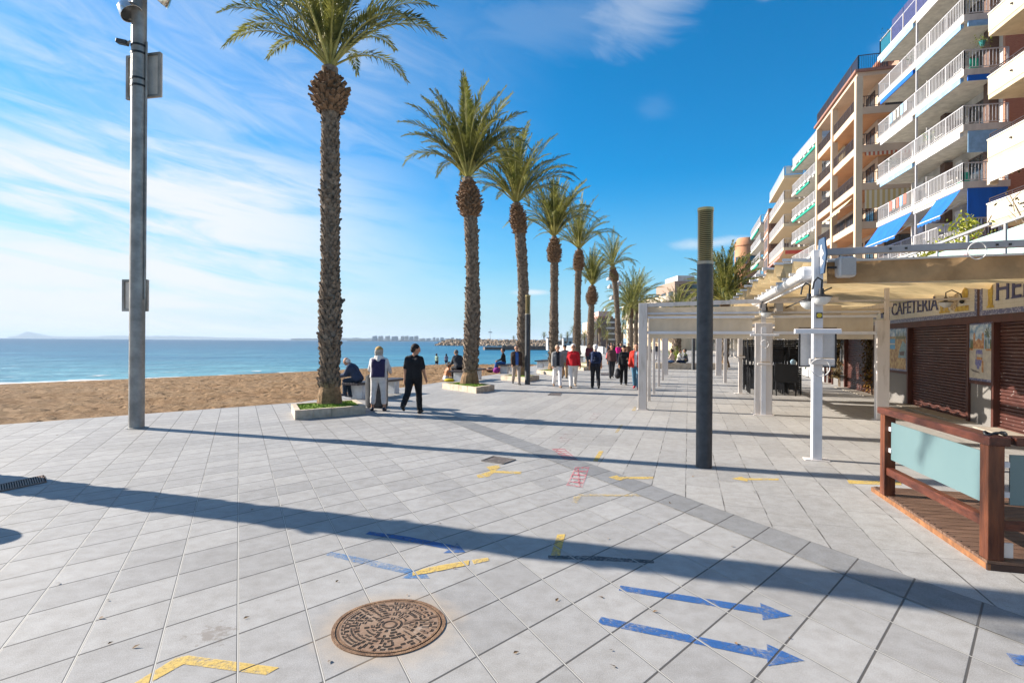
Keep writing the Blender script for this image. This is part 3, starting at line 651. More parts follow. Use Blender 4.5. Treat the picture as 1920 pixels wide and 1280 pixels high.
def trunk_mesh(H, r, lean, seed, top_r, rows_dz=0.105, per=12, ball=True, bulge=2.0, bh=1.15):
    """leaf-base scales up a leaning trunk, swelling to a pineapple of cut stalks under the crown"""
    rr = random.Random(seed); mb, mt, mf = MB(), MB(), MB()
    cx = lambda z: Vector((lean(z / H), 0, z))
    def rad(z):
        t = z / H
        base = r * (1.0 + 0.20 * math.exp(-((H * t) / 0.35)) + 0.16 * math.exp(-((z - 2.0) / 1.2) ** 2)) * (1 - 0.05 * t)
        return base * (1 + 0.04 * math.sin(z * 2.1 + seed) + 0.03 * math.sin(z * 5.3 + 2 * seed))
    zb = H - bh - 0.22 if ball else H
    n = int(H / 0.18)
    mb.tube([cx(H * k / n) for k in range(n + 1)], [rad(H * k / n) * 0.90 for k in range(n + 1)], 14)
    z = 0.42; row = 0
    while z < zb + 0.1:
        R0 = rad(z)
        for k in range(per):
            if rr.random() < 0.06: continue
            a = 2 * math.pi * (k + 0.5 * (row % 2) + rr.uniform(-0.18, 0.18)) / per
            out = Vector((math.cos(a), math.sin(a), 0)); tan = Vector((-math.sin(a), math.cos(a), 0))
            w = 2 * math.pi * R0 / per * rr.uniform(0.42, 0.62); h = rows_dz * rr.uniform(1.0, 1.75) * (1.3 if z < 2.6 else 1.0); pr = rr.uniform(0.028, 0.065) * (1.3 if z < 2.6 else 1.0)
            if rr.random() < 0.05: pr *= 1.7
            c = cx(z + rr.uniform(-0.025, 0.025)) + out * (R0 * 0.88); u = Vector((0, 0, h))
            tp = out * pr
            vs = [c - tan * w, c + tan * w, c + tan * w * 0.85 + u * 0.75 + tp, c + u * 1.02 + tp * 0.95, c - tan * w * 0.85 + u * 0.75 + tp, c + u * 0.9 - out * 0.02]
            mb.add(vs, [(0, 1, 2, 3, 4), (3, 2, 5), (4, 3, 5), (1, 5, 2), (0, 4, 5)])
        z += rows_dz * (1.35 if z < 2.6 else 1.0); row += 1
    # foot of matted roots
    mf.tube([cx(-0.05), cx(0.12), cx(0.30), cx(0.46), cx(0.60)], [rad(0) * 1.22, rad(0) * 1.14, rad(0) * 1.05, rad(0.4) * 1.0, rad(0.6) * 0.90], 18)
    if ball:
        k = 0; z = zb - 0.05
        while z < H - 0.20:
            t = (z - zb) / bh
            rb = rad(zb) * (1 + (bulge - 1) * math.sin(math.pi * min(1, max(0, t) * 1.0 + 0.12)) ** 1.0) if t < 0.75 else rad(zb) * (1 + (bulge - 1) * 0.35 * (1 - t) / 0.25)
            rb = max(rb, top_r) * (1.0 if t < 0.8 else 0.9)
            for q in range(15):
                a = 2 * math.pi * (q + 0.5 * (k % 2) + rr.uniform(-0.2, 0.2)) / 15
                out = Vector((math.cos(a), math.sin(a), 0)); tan = Vector((-math.sin(a), math.cos(a), 0))
                c = cx(z) + out * rb * 0.78; Lq = rr.uniform(0.10, 0.22); dirv = (out * rr.uniform(0.55, 1.0) + Vector((0, 0, rr.uniform(0.3, 0.9)))).normalized()
                w = rr.uniform(0.030, 0.055); th = dirv.cross(tan).normalized() * 0.018; e = c + dirv * Lq
                vs = [c - tan * w * 1.3 - th, c + tan * w * 1.3 - th, c + tan * w * 1.3 + th, c - tan * w * 1.3 + th, e - tan * w * 0.8 - th, e + tan * w * 0.8 - th, e + tan * w * 0.8 + th, e - tan * w * 0.8 + th]
                mt.add(vs, [(0, 1, 5, 4), (1, 2, 6, 5), (2, 3, 7, 6), (3, 0, 4, 7), (4, 5, 6, 7)])
            z += 0.085; k += 1
        m2 = [cx(zb + bh * k / 8) for k in range(9)]
        mt.tube([cx(H - 0.45), cx(H - 0.2), cx(H + 0.05)], [top_r * 1.05, top_r * 0.95, top_r * 0.8], 12)
        mt.tube(m2, [max(rad(zb) * (0.85 + (bulge - 1) * 0.72 * math.sin(math.pi * min(1, k / 8 + 0.12))), top_r * 0.9) for k in range(9)], 14)
    return mb, mt, mf
def palm(base, H, r, L, seed, label, lean=lambda t: 0.0, nf=52, nl=44, lowest=R(-18), group='date palms in a row along the promenade', wide=1.0, per=12, dz=0.105, bulge=1.75, spread=1.0, bh=1.15):
    base = Vector(base); t = thing('palm_tree', base, label, 'palm tree', group)
    mb, mt, mf = trunk_mesh(H, r, lean, seed, r * 0.62, rows_dz=dz, per=per, bulge=bulge, bh=bh)
    for m in (mb, mt, mf): m.v = [tuple(Vector(p) + base) for p in m.v]
    tr = mb.build('trunk', BARK, t); mt.build('leaf_base', BARKT, tr); mf.build('root_collar', ROOT, tr)
    cb, cr = crown_meshes('crown', seed, nf, L, lowest, nl, wide, spread)
    top = base + Vector((lean(1.0), 0, H - 0.02))
    for m in (cb, cr): m.v = [tuple(Vector(p) + top) for p in m.v]
    c = cb.build('crown', LEAF, t); cr.build('stalk', RACH, c)
    return t
def lean2(*p): return lambda t: sum(c * t ** (k + 1) for k, c in enumerate(p))
palm((-4.56, 13.9, 0.17), 8.45, 0.222, 3.55, 3, 'nearest and tallest date palm, its crown cut off by the top of the frame', lean2(0.0, -0.05), nf=40, nl=70, lowest=R(46), per=13, dz=0.095, bulge=2.1, bh=0.85)
palm((-1.58, 20.7, 0.17), 7.7, 0.245, 3.45, 8, 'second date palm, behind the man in black, full green crown against blue sky', lean2(0.5, -0.62), nf=54, nl=64, lowest=R(46), bulge=1.95)
palm((0.45, 26.0, 0.17), 8.1, 0.25, 3.6, 14, 'leaning date palm behind the slim dark lamp post', lean2(0.55, -0.85), nf=48, nl=58, lowest=R(40), bulge=1.5)
palm((2.30, 31.1, 0.17), 7.5, 0.21, 3.5, 21, 'date palm rising behind the couple in white trousers', lean2(0.15, -0.12), nf=56, nl=50, lowest=R(48), bulge=2.0)
palm((4.25, 36.3, 0.17), 7.7, 0.20, 3.6, 27, 'slim date palm between the red-sweater walker and the backpack man', lean2(0.0, 0.1), nf=34, nl=46, lowest=R(38), bulge=1.8)
palm((5.9, 42.0, 0.17), 5.9, 0.22, 2.9, 33, 'short bushy date palm just above the backpack man', lean2(0.1, 0.05), nf=56, nl=42, lowest=R(50), bulge=2.2)
palm((9.85, 51.0, 0.1), 8.7, 0.23, 3.2, 39, 'tall thin leaning date palm with floodlights behind it', lean2(-0.1, -0.55), nf=34, nl=40, lowest=R(22), bulge=1.8)
gR = 'date palms inland behind the pergola'
palm((16.7, 78.0, 0.0), 6.6, 0.30, 5.2, 45, 'left one of two overlapping palms behind the front pergola post', nf=54, nl=34, lowest=R(-5), group=gR, bulge=1.3, per=8, dz=0.2, wide=1.5)
palm((19.2, 86.0, 0.0), 7.6, 0.30, 6.0, 51, 'right one of two overlapping palms behind the front pergola post', nf=54, nl=34, lowest=R(-12), group=gR, bulge=1.3, per=8, dz=0.2, wide=1.5)
palm((15.7, 41.0, 0.0), 4.9, 0.28, 4.1, 57, 'bushy palm rising over the pergola roof right of the nearest dark post', nf=86, nl=52, lowest=R(20), group=gR, bulge=1.2, per=8, dz=0.2, wide=1.2)
palm((24.9, 83.0, 0.0), 7.3, 0.28, 3.4, 58, 'palm with only three tips showing above the pergola beam', nf=30, nl=24, lowest=R(-8), group=gR, bulge=1.2, per=8, dz=0.25, wide=1.5)
palm((-8.55, 7.58, 0.0), 8.3, 0.25, 3.6, 63, 'date palm just outside the frame that throws the broad foreground shadow', nf=40, nl=40, lowest=R(25), per=13)
# floodlight mast behind the seventh palm
t = thing('lamp_mast', (10.3, 54.0, 0), 'far lamp mast whose bell floodlights flank the tall thin palm', 'lamp post')
MB().tube([(10.3, 54, 0), (10.3, 54, 8.3)], [0.10, 0.08], 8).build('pole', mat('far_mast_grey', (0.4, 0.4, 0.4), 0.5, var=0.05), t)
for px, py in ((1141, 523), (1160, 531), (1143, 538), (1147, 559)):
    c = Vector(((px - 960) / F_PX * 53.8, 53.8, Zat(px, py, 53.8))); f = MB().lathe([(0.03, 0.25), (0.2, 0.1), (0.27, -0.12), (0.24, -0.12), (0.03, 0.1)], c, 14).build('floodlight', mat('far_floodlight', (0.55, 0.52, 0.48), 0.4, 0.3, var=0.05), t, smooth=True)
    MB().bar(c + Vector((0, 0, 0.2)), (10.3, 54, c.z + 0.35), 0.05, 0.05).build('bracket', bpy.data.materials['far_mast_grey'], f)

# a few dry leaves and crumbs blown over the slabs
rl = random.Random(77); mb = MB()
for k in range(46):
    p = G(rl.uniform(80, 1500), 770 + 480 * rl.random() ** 1.2); p.z = 0.006; a = rl.uniform(0, 6.28); l = rl.uniform(0.012, 0.032); d = Vector((math.cos(a), math.sin(a), rl.uniform(0, 0.4))) * l; e = Vector((-math.sin(a), math.cos(a), 0)) * l * 0.35
    mb.add([p - d * 0.5, p + e + Vector((0, 0, 0.006)), p + d, p - e], [(0, 1, 2, 3)])
tag(mb.build('fallen_leaves', mat('dry_leaf', (0.16, 0.095, 0.045), 0.8, var=0.4, vscale=3)), kind='stuff')
# ------------------------------------------------------------------ lamp mast on the left
GALV = mat('galvanised_steel', (0.26, 0.25, 0.235), 0.5, 0.35, var=0.22, vscale=3, bump=0.1, bscale=60, col2=(0.36, 0.345, 0.32))
DGREY = mat('dark_grey_paint', (0.040, 0.042, 0.046), 0.42, 0.1, var=0.25, vscale=8, bump=0.08, bscale=80)
BRASS = mat('brass_louvre', (0.42, 0.33, 0.15), 0.35, 0.6, var=0.15)
BEIGE = mat('beige_board', (0.68, 0.62, 0.55), 0.7, var=0.08)
BLACK = mat('black_plastic', (0.015, 0.015, 0.017), 0.45, var=0)
WHITE = mat('white_paint', (0.55, 0.535, 0.52), 0.45, var=0.08, vscale=4)
CONC = mat('white_concrete', (0.58, 0.60, 0.62), 0.75, var=0.1, vscale=6, bump=0.2)
def mast():
    b = Vector((-7.59, 11.23, 0)); t = thing('lamp_mast', b, 'tall grey lamp mast at the sand edge with boards strapped behind it', 'lamp post')
    mb = MB(); mb.tube([b, b + Vector((0, 0, 4)), b + Vector((0, 0, 12.5))], [0.142, 0.140, 0.132], 16); mb.build('pole', GALV, t, smooth=True)
    MB().lathe([(0.20, 0), (0.20, 0.012), (0.15, 0.02)], b, 20).build('base_plate', GALV, t)
    for y in (88, 102, 150, 163): z = Zat(262, y, 11.23); MB().lathe([(0.140, z - 0.02), (0.147, z - 0.02), (0.147, z + 0.02), (0.140, z + 0.02)], b, 20).build('strap', BLACK, t)
    p = b + Vector((0.165, -0.02, 0)); MB().tube([p + Vector((0, 0, 2.6)), p + Vector((0, 0, 7.8))], 0.020, 8).build('cable_duct', GALV, t)
    def board(px0, px1, yt, yb, tilt, name, fr):
        zt, zb = Zat(262, yt, 11.35), Zat(262, yb, 11.35); w = (px1 - px0) / F_PX * 11.4; cx = ((px0 + px1) / 2 - 960) / F_PX * 11.4
        c = Vector((cx, 11.43, (zt + zb) / 2)); M = Matrix.Rotation(tilt, 3, 'Z')
        MB().box(c, (w, 0.045, zt - zb), M=M).build(name, BEIGE, t)
        mb = MB()
        for s in (-1, 1):
            mb.box(c + M @ Vector((s * (w / 2 - 0.02), -0.03, 0)), (0.05, 0.05, zt - zb), M=M); mb.box(c + M @ Vector((0, -0.03, s * ((zt - zb) / 2 - 0.02))), (w, 0.045, 0.05), M=M)
        mb.build('board_frame', fr, t)
    board(229, 304, 100, 182, R(-12), 'upper_board', GALV); board(229, 277, 524, 583, R(-4), 'lower_board', GALV)
    # camera on a short arm
    c = b + Vector((-0.28, -0.08, Zat(235, 82, 11.2))); MB().box(c, (0.22, 0.12, 0.09), M=Matrix.Rotation(R(12), 3, 'Y')).build('camera_box', DGREY, t, bevel=0.015)
    MB().tube([c + Vector((0.1, 0, 0)), c + Vector((0.18, 0.03, 0.05)), b + Vector((-0.12, 0, c.z + 0.1))], 0.02, 8).build('camera_arm', GALV, t)
    # bell floodlights high up
    for (px, py, tl) in ((240, 22, -38), (300, -4, 40), (250, -40, -40), (285, -60, 35)):
        zc = Zat(px, py, 11.1); cc = Vector(((px - 960) / F_PX * 11.1, 11.05, zc)); M = Matrix.Rotation(R(tl), 3, 'Y')
        f = MB().lathe([(0.02, 0.20), (0.09, 0.18), (0.16, 0.10), (0.20, -0.02), (0.21, -0.10), (0.20, -0.10), (0.185, -0.03), (0.02, 0.08)], cc, 20, M=M)
        fl = f.build('floodlight', mat('polished_steel', (0.55, 0.54, 0.52), 0.18, 0.95, var=0), t, smooth=True)
        MB().tube([cc + M @ Vector((0, 0, 0.18)), Vector((b.x, b.y, zc + 0.25))], 0.03, 8).build('bracket', GALV, fl)
mast()
# ------------------------------------------------------------------ dark lamp posts
def lamp_post():
    b = Vector((2.79, 8.03, 0)); t = thing('lamp_post', b, 'nearest dark round lamp post with a ribbed brass lantern top', 'lamp post', 'dark cylindrical lamp posts')
    MB().lathe([(0.118, 0), (0.118, 0.02), (0.113, 0.03), (0.113, 2.93)], b, 28).build('post', DGREY, t, smooth=True)
    MB().lathe([(0.114, 2.93), (0.114, 2.975), (0.085, 2.976)], b, 28).build('collar', mat('lantern_collar', (0.30, 0.26, 0.20), 0.4, 0.5, var=0.1), t, smooth=True)
    la = MB().lathe([(0.082, 2.975), (0.082, 3.70), (0.0, 3.70)], b, 24).build('lantern', mat('lantern_core', (0.075, 0.062, 0.035), 0.5, 0.3, var=0.2), t, smooth=True)
    mb = MB()
    for k in range(26):
        z = 2.99 + k * 0.0275; mb.lathe([(0.080, z + 0.008), (0.110, z), (0.110, z + 0.006), (0.080, z + 0.016)], b, 28)
    mb.lathe([(0.113, 3.70), (0.113, 3.745), (0.0, 3.75)], b, 28)
    mb.build('louvre', BRASS, la)
    return t
lp = lamp_post()
for (x, y, lb) in ((0.66, 23.3, 'slim dark lamp post with brass top beside the man in the brown jacket'), (12.0, 36.7, 'dark lamp post seen beneath the pergola awning beside the bench sitters')):
    c = copy_tree(lp); c.location = (x, y, 0); c['label'] = lb

# ------------------------------------------------------------------ benches, bins
WOODD = mat('dark_slats', (0.055, 0.045, 0.048), 0.5, var=0.3, vscale=5, stretch=(1, 8, 1))
def bench():
    t = thing('bench', (0, 0, 0), '', 'bench', 'slab benches facing the beach')
    for s, sg in ((-0.9, -1), (0.9, 1)):
        MB().box((0, s, 0.215), (0.42, 0.30, 0.43)).build('leg', CONC, t, bevel=0.012)
    mb = MB()
    for k in range(6): mb.box((-0.25 + k * 0.1, 0, 0.475), (0.088, 2.75, 0.07))
    mb.build('seat', WOODD, t, bevel=0.006)
    mb = MB().box((0, -0.9, 0.437), (0.5, 0.06, 0.014)).box((0, 0.9, 0.437), (0.5, 0.06, 0.014)); mb.build('bracket', GALV, t)
    return t
b0 = bench()
for k, (x, y, ang, lb) in enumerate(((-4.42, 18.1, 21, 'slab bench with the stooped old man sitting on its end'), (-2.0, 25.4, 21, 'slab bench with the dark-jacketed sitter, behind the second palm'), (-0.15, 32.0, 17, 'slab bench carrying the sitter in blue jeans'),
        (2.25, 39.2, 18, 'empty slab bench right of the slim dark lamp post'), (5.9, 49.0, 18, 'slab bench left of the backpack man with a dark distant sitter'))):
    c = b0 if k == 0 else copy_tree(b0)
    c.location = (x, y, 0); c.rotation_euler = (0, 0, -R(ang)); c['label'] = lb
def litter_bin(b, label):
    t = thing('litter_bin', b, label, 'litter bin'); b = Vector(b); n = 28; vs, fs = [], []
    r = 0.30
    for ri, rr_ in enumerate((r, r - 0.03)):
        for k in range(n):
            a = 2 * math.pi * k / n; h = 0.98 + 0.16 * math.cos(a - 0.2)
            vs += [(b.x + rr_ * math.cos(a), b.y + rr_ * math.sin(a), 0.03), (b.x + rr_ * math.cos(a), b.y + rr_ * math.sin(a), h)]
    for k in range(n):
        k2 = (k + 1) % n; o = 2 * n
        fs += [(2 * k, 2 * k2, 2 * k2 + 1, 2 * k + 1), (o + 2 * k, o + 2 * k + 1, o + 2 * k2 + 1, o + 2 * k2), (2 * k + 1, 2 * k2 + 1, o + 2 * k2 + 1, o + 2 * k + 1)]
    MB().add(vs, fs).build('shell', DGREY, t, smooth=True)
    MB().lathe([(0.26, 0), (0.26, 0.05), (0, 0.05)], b, 24).build('base', BLACK, t)
    MB().lathe([(0.262, 0.05), (0.255, 0.86), (0.245, 0.86), (0.24, 0.3)], b, 24).build('liner', BLACK, t)
litter_bin((-3.66, 15.05, 0), 'dark grey round litter bin in front of the woman in the navy vest')
litter_bin((-6.75, 5.55, 0), 'dark grey round litter bin, unseen, added to cast the shadow at the left edge')  # out-of-view caster, added only for the shadow at the left edge

# ------------------------------------------------------------------ pergola
PA = Vector((3.5, 14.82, 0)); NV = Vector((0.953, -0.303, 0)); DV = Vector((0.303, 0.953, 0)); UP = Vector((0, 0, 1))
PM = Matrix((NV, DV, UP)).transposed()
def pp(a, b, z=0.0): return PA + NV * a + DV * b + UP * z
ALU = mat('pale_aluminium', (0.44, 0.39, 0.34), 0.5, 0.05, var=0.05, vscale=2.2, bump=0.05, col2=(0.60, 0.55, 0.51), lo=0.28, hi=0.46, stretch=(2.5, 2.5, 0.5))
ALUW = mat('white_aluminium', (0.62, 0.62, 0.64), 0.4, 0.05, var=0.06, vscale=3)
GBEAM = mat('grey_beam', (0.30, 0.29, 0.30), 0.45, 0.2, var=0.12, vscale=3)
CLOTH = mat('cream_awning', (0.62, 0.54, 0.42), 0.85, var=0.07, vscale=3, bump=0.15, bscale=9, transl=0.35, stretch=(1, 1, 0.3))
CLOTHG = mat('golden_canopy', (0.64, 0.48, 0.26), 0.85, var=0.15, vscale=1.6, transl=0.48, stretch=(0.4, 3.0, 1))
BRWN = mat('brown_valance', (0.36, 0.225, 0.11), 0.9, var=0.22, vscale=2.5, bump=0.25, bscale=14)
def pergola():
    t = thing('pergola', pp(0, 0), 'long white aluminium pergola frame with cream drop awnings, left of the cafe canopy', 'pergola')
    def post(a, b, w, d, h, m=ALU): MB().box(pp(a, b, h / 2), (w, d, h), M=PM).build('post', m, t, bevel=0.008)
    post(0.0, 0.0, 0.22, 0.22, 2.84); post(2.95, 0.0, 0.40, 0.20, 2.30); post(5.53, 0.0, 0.26, 0.20, 2.36)
    MB().box(pp(2.95, -0.106, 1.1), (0.11, 0.02, 2.2), M=PM).build('post_channel', ALUW, t)
    MB().box(pp(5.62, 0.0, 2.75), (0.08, 0.10, 0.78), M=PM).build('post_extension', ALU, t)
    MB().box(pp(2.95, 0.0, 2.55), (0.10, 0.10, 0.50), M=PM).build('post_extension', ALU, t)
    for b in (2.28, 4.78, 8.2, 11.8): post(0.02, b, 0.085, 0.085, 2.75)
    post(-0.05, 16.6, 0.30, 0.2, 2.8); post(2.92, 6.03, 0.13, 0.13, 2.75); post(2.75, 11.6, 0.13, 0.13, 2.75); post(2.75, 17.3, 0.30, 0.2, 2.75); post(5.7, 16.65, 0.22, 0.2, 2.75)
    for a, b, w in ((0, 0, 0.30), (2.95, 0, 0.48), (5.53, 0, 0.34), (2.92, 6.03, 0.40)): MB().box(pp(a, b, 0.012), (w, w * 0.8, 0.016), M=PM).build('foot_plate', ALU, t)
    mb = MB(); mb.bar(pp(0.11, 0, 2.79), pp(3.0, 0, 2.86), 0.10, 0.10); mb.bar(pp(3.0, 0, 2.86), pp(4.6, 0, 2.88), 0.10, 0.09); mb.build('top_beam', ALU, t)
    mb = MB()
    for a in (0, 2.9, 5.7): mb.bar(pp(a, 0.12 if a == 0 else 0.0, 2.73), pp(a, 16.5, 2.73), 0.09, 0.11)
    mb.build('side_beam', ALU, t)
    mb = MB()
    for b in (6.0, 11.6, 16.6): mb.bar(pp(0, b, 2.72), pp(5.7, b, 2.74), 0.08, 0.10)
    mb.build('cross_beam', ALU, t)
    for a0, a1 in ((0.12, 2.74), (3.16, 5.40)):
        MB().bar(pp(a0, -0.02, 2.46), pp(a1, -0.02, 2.46), 0.05, 0.055).build('awning_rail', ALUW, t)
        MB().bar(pp(a0, -0.03, 2.06), pp(a1, -0.03, 2.06), 0.06, 0.075).build('awning_bar', ALUW, t)
        MB().bar(pp(a0 - 0.1, 0.06, 2.57), pp(a1 + 0.1, 0.06, 2.57), 0.05, 0.05).build('tension_bar', ALUW, t)
        vs, fs = [], []; nx, nz = 40, 8; rr = random.Random(2)
        for j in range(nz + 1):
            for i in range(nx + 1):
                u = i / nx; z = 2.43 - 0.52 * j / nz; w = 0.012 * math.sin(u * 40 + j * 0.9) * (1 - j / nz)
                vs.append(pp(a0 + 0.05 + (a1 - a0 - 0.1) * u, 0.01 + w, z))
        for j in range(nz):
            for i in range(nx): q = j * (nx + 1) + i; fs.append((q, q + 1, q + nx + 2, q + nx + 1))
        MB().add(vs, fs).build('drop_awning', CLOTH, t, smooth=True)
    for a0, a1 in ((0.10, 2.85), (2.98, 4.7)):
        q = [pp(a0 + (a1 - a0) * k / 16, 0.10 + 0.012 * math.sin(k * 1.7), z) for z in (2.735, 2.60, 2.50) for k in range(17)]
        MB().add(q, [(r * 17 + k, r * 17 + k + 1, (r + 1) * 17 + k + 1, (r + 1) * 17 + k) for r in range(2) for k in range(16)]).build('roof_valance', CLOTH, t, smooth=True)
    # gathered roof cloth between the side beams
    for a0, a1, b1 in ((0.08, 2.85, 3.2), (2.98, 5.65, 9.0)):
        vs, fs = [], []; nb = 60
        for i in range(nb + 1):
            b = 0.12 + b1 * i / nb; z = 2.64 - 0.09 * abs(math.sin(i / nb * math.pi * b1 / 0.55)) ** 0.7
            for a in (a0, (a0 + a1) / 2, a1): vs.append(pp(a, b, z))
        for i in range(nb): 
            for k in range(2): q = i * 3 + k; fs.append((q, q + 1, q + 4, q + 3))
        MB().add(vs, fs).build('roof_cloth', CLOTH, t, smooth=True)
pergola()

# ------------------------------------------------------------------ cafe canopy
def canopy():
    t = thing('cafe_canopy', pp(3.05, -5.58), 'golden folding canopy over the cafe front on a white corner post', 'canopy')
    MB().box(pp(3.05, -5.58, 1.62), (0.140, 0.12, 3.24), M=PM).build('post', ALUW, t, bevel=0.006)
    MB().box(pp(3.005, -5.647, 1.60), (0.035, 0.014, 3.1), M=PM).build('post_channel', ALUW, t)
    MB().box(pp(3.05, -5.58, 0.010), (0.34, 0.22, 0.014), M=PM).build('foot_plate', ALU, t)
    mb = MB(); mb.bar(pp(3.13, -5.60, 3.20), pp(9.5, -5.60, 3.25), 0.10, 0.10); mb.build('front_beam', GBEAM, t, bevel=0.006)
    bolts = MB()
    for a in (4.0, 4.2, 5.3, 5.45, 6.6): bolts.box(pp(a, -5.655, 3.21), (0.03, 0.012, 0.03), M=PM)
    bolts.build('bolt', BLACK, t)
    MB().bar(pp(3.2, -5.5, 3.075), pp(9.5, -5.5, 3.10), 0.03, 0.03).build('cord_rail', WHITE, t)
    vs, fs = [], []; nx = 60
    for j in range(7):
        for i in range(nx + 1):
            u = i / nx; vs.append(pp(3.2 + 6.2 * u, -5.48 + 0.012 * math.sin(u * 31 + j) + 0.01 * math.sin(u * 77), 3.07 - 0.34 * j / 6 + 0.03 * u))
    for j in range(6):
        for i in range(nx): q = j * (nx + 1) + i; fs.append((q, q + 1, q + nx + 2, q + nx + 1))
    MB().add(vs, fs).build('valance', BRWN, t, smooth=True)
    bars = [(-5.42, 3.05), (-4.5, 3.20), (-3.5, 3.36), (-2.4, 3.44), (-1.1, 3.50), (0.35, 3.52), (1.8, 3.53), (3.3, 3.53), (4.75, 3.53), (6.2, 3.53), (7.7, 3.53), (9.2, 3.53), (10.6, 3.53)]
    A0, A1 = 2.88, 7.40; A1f = lambda b: 7.435 - 0.017 * (b - 0.5); na = 22; vs, fs = [], []; per = 30; rows = 0; rr = random.Random(6)
    for k in range(len(bars) - 1):
        (b0, z0), (b1, z1) = bars[k], bars[k + 1]
        for i in range(per + (1 if k == len(bars) - 2 else 0)):
            u = i / per; b = b0 + (b1 - b0) * u; sag = (0.14 if k == 0 else 0.32) * (4 * u * (1 - u)) ** 0.75
            for j in range(na + 1):
                v = j / na; a = A0 + (A1f(b) - A0) * v; z = z0 + (z1 - z0) * u - sag * (0.85 + 0.15 * math.sin(v * 9 + k)) - 0.18 * v + 0.008 * math.sin(v * 37 + u * 9) + 0.035 * math.sin(b * 15.0 + 0.8 * math.sin(v * 5 + b)) + 0.015 * math.sin(b * 33.0 + v * 3)
                vs.append(pp(a, b, z))
            rows += 1
    for i in range(rows - 1):
        for j in range(na): q = i * (na + 1) + j; fs.append((q, q + 1, q + na + 2, q + na + 1))
    MB().add(vs, fs).build('canopy_cloth', CLOTHG, t, smooth=True)
    mb = MB()
    for b, z in bars[1:]: mb.bar(pp(A0 - 0.02, b, z + 0.03), pp(A1f(b) - 0.02, b, z - 0.15), 0.06, 0.05)
    mb.build('fold_bar', ALUW, t)
    mb = MB()
    for b, z in bars[4:]: mb.box(pp(A0 - 0.05, b, z + 0.02), (0.08, 0.16, 0.07), M=PM)
    mb.build('fold_bracket', WHITE, t)
    # cassette of the side awning running away from the corner post
    mb = MB(); mb.tube([pp(2.93, -5.50, 2.90), pp(2.93, 1.8, 2.93)], [0.085, 0.085], 14); mb.build('awning_cassette', WHITE, t, smooth=True)
    mb = MB(); mb.box(pp(2.93, -5.36, 2.90), (0.24, 0.40, 0.21), M=PM); mb.build('cassette_motor', ALUW, t, bevel=0.06)
    mb = MB(); mb.bar(pp(2.99, -5.4, 2.79), pp(2.99, 1.8, 2.82), 0.05, 0.05); mb.build('awning_bar', ALU, t)
    for k in range(9): MB().box(pp(2.86, -4.6 + 0.75 * k, 2.98), (0.10, 0.10, 0.05), M=PM).build('cassette_bracket', WHITE, t)
    MB().bar(pp(4.2, -1.2, 3.05), pp(3.2, 0.6, 2.55), 0.025, 0.025).build('stay', BLACK, t)
    mb = MB(); mb.bar(pp(3.0, -0.6, 2.78), pp(7.0, -0.6, 2.80), 0.04, 0.04); mb.bar(pp(3.0, -2.9, 3.02), pp(7.2, -2.9, 2.95), 0.04, 0.04); mb.build('cross_rod', ALU, t)
canopy()
def bowl_lamp(c, label, arm=True):
    c = Vector(c); t = thing('bowl_lamp', c, label, 'lamp', 'white bowl lamps of the cafe')
    MB().lathe([(0.0, -0.125), (0.06, -0.112), (0.115, -0.060), (0.138, 0.0)], c, 20).build('shade', mat('milk_glass', (0.60, 0.61, 0.60), 0.3, var=0.04), t, smooth=True)
    MB().lathe([(0.155, 0.0), (0.15, 0.012), (0.07, 0.035), (0.04, 0.05), (0.035, 0.13), (0.0, 0.135)], c, 20).build('cap', BLACK, t, smooth=True)
    if arm: MB().tube([c + UP * 0.12, c + UP * 0.26 + NV * 0.01, c + UP * 0.30 - NV * 0.05, c + UP * 0.24 - NV * 0.10, c + UP * 0.12 - NV * 0.12], 0.014, 8).build('arm', BLACK, t)
    return t
bowl_lamp(pp(3.07, -5.76, 2.50), 'white bowl lamp on a black arm at the front of the corner post')
bowl_lamp(pp(2.98, -5.36, 2.46), 'white bowl lamp half hidden behind the corner post')
bowl_lamp(pp(2.99, -0.16, 2.56), 'white bowl lamp above the wide middle pergola post')
def speaker(c, s, m, label, rz):
    c = Vector(c); t = thing('loudspeaker', c, label, 'loudspeaker'); M = PM @ Matrix.Rotation(rz, 3, 'Z')
    MB().box(c, (0.25 * s, 0.20 * s, 0.31 * s), M=M).build('cabinet', m, t, bevel=0.04 * s)
    MB().box(c + M @ Vector((0.01, -0.104 * s, 0)), (0.20 * s, 0.012, 0.26 * s), M=M).build('grille', mat('speaker_mesh', (0.36, 0.35, 0.34), 0.7, var=0.1, vscale=80), t, bevel=0.004)
    MB().bar(c + M @ Vector((-0.12 * s, 0, 0)), c + M @ Vector((-0.25 * s, 0.03, 0)), 0.04, 0.03).build('bracket', BLACK, t)
speaker(pp(3.42, -5.62, 2.96), 1.0, WHITE, 'white loudspeaker hanging right of the canopy corner post', R(8))
speaker(pp(3.28, -0.10, 2.68), 0.8, mat('tan_plastic', (0.40, 0.33, 0.25), 0.6, var=0.05), 'small tan loudspeaker above the wide middle pergola post', R(0))
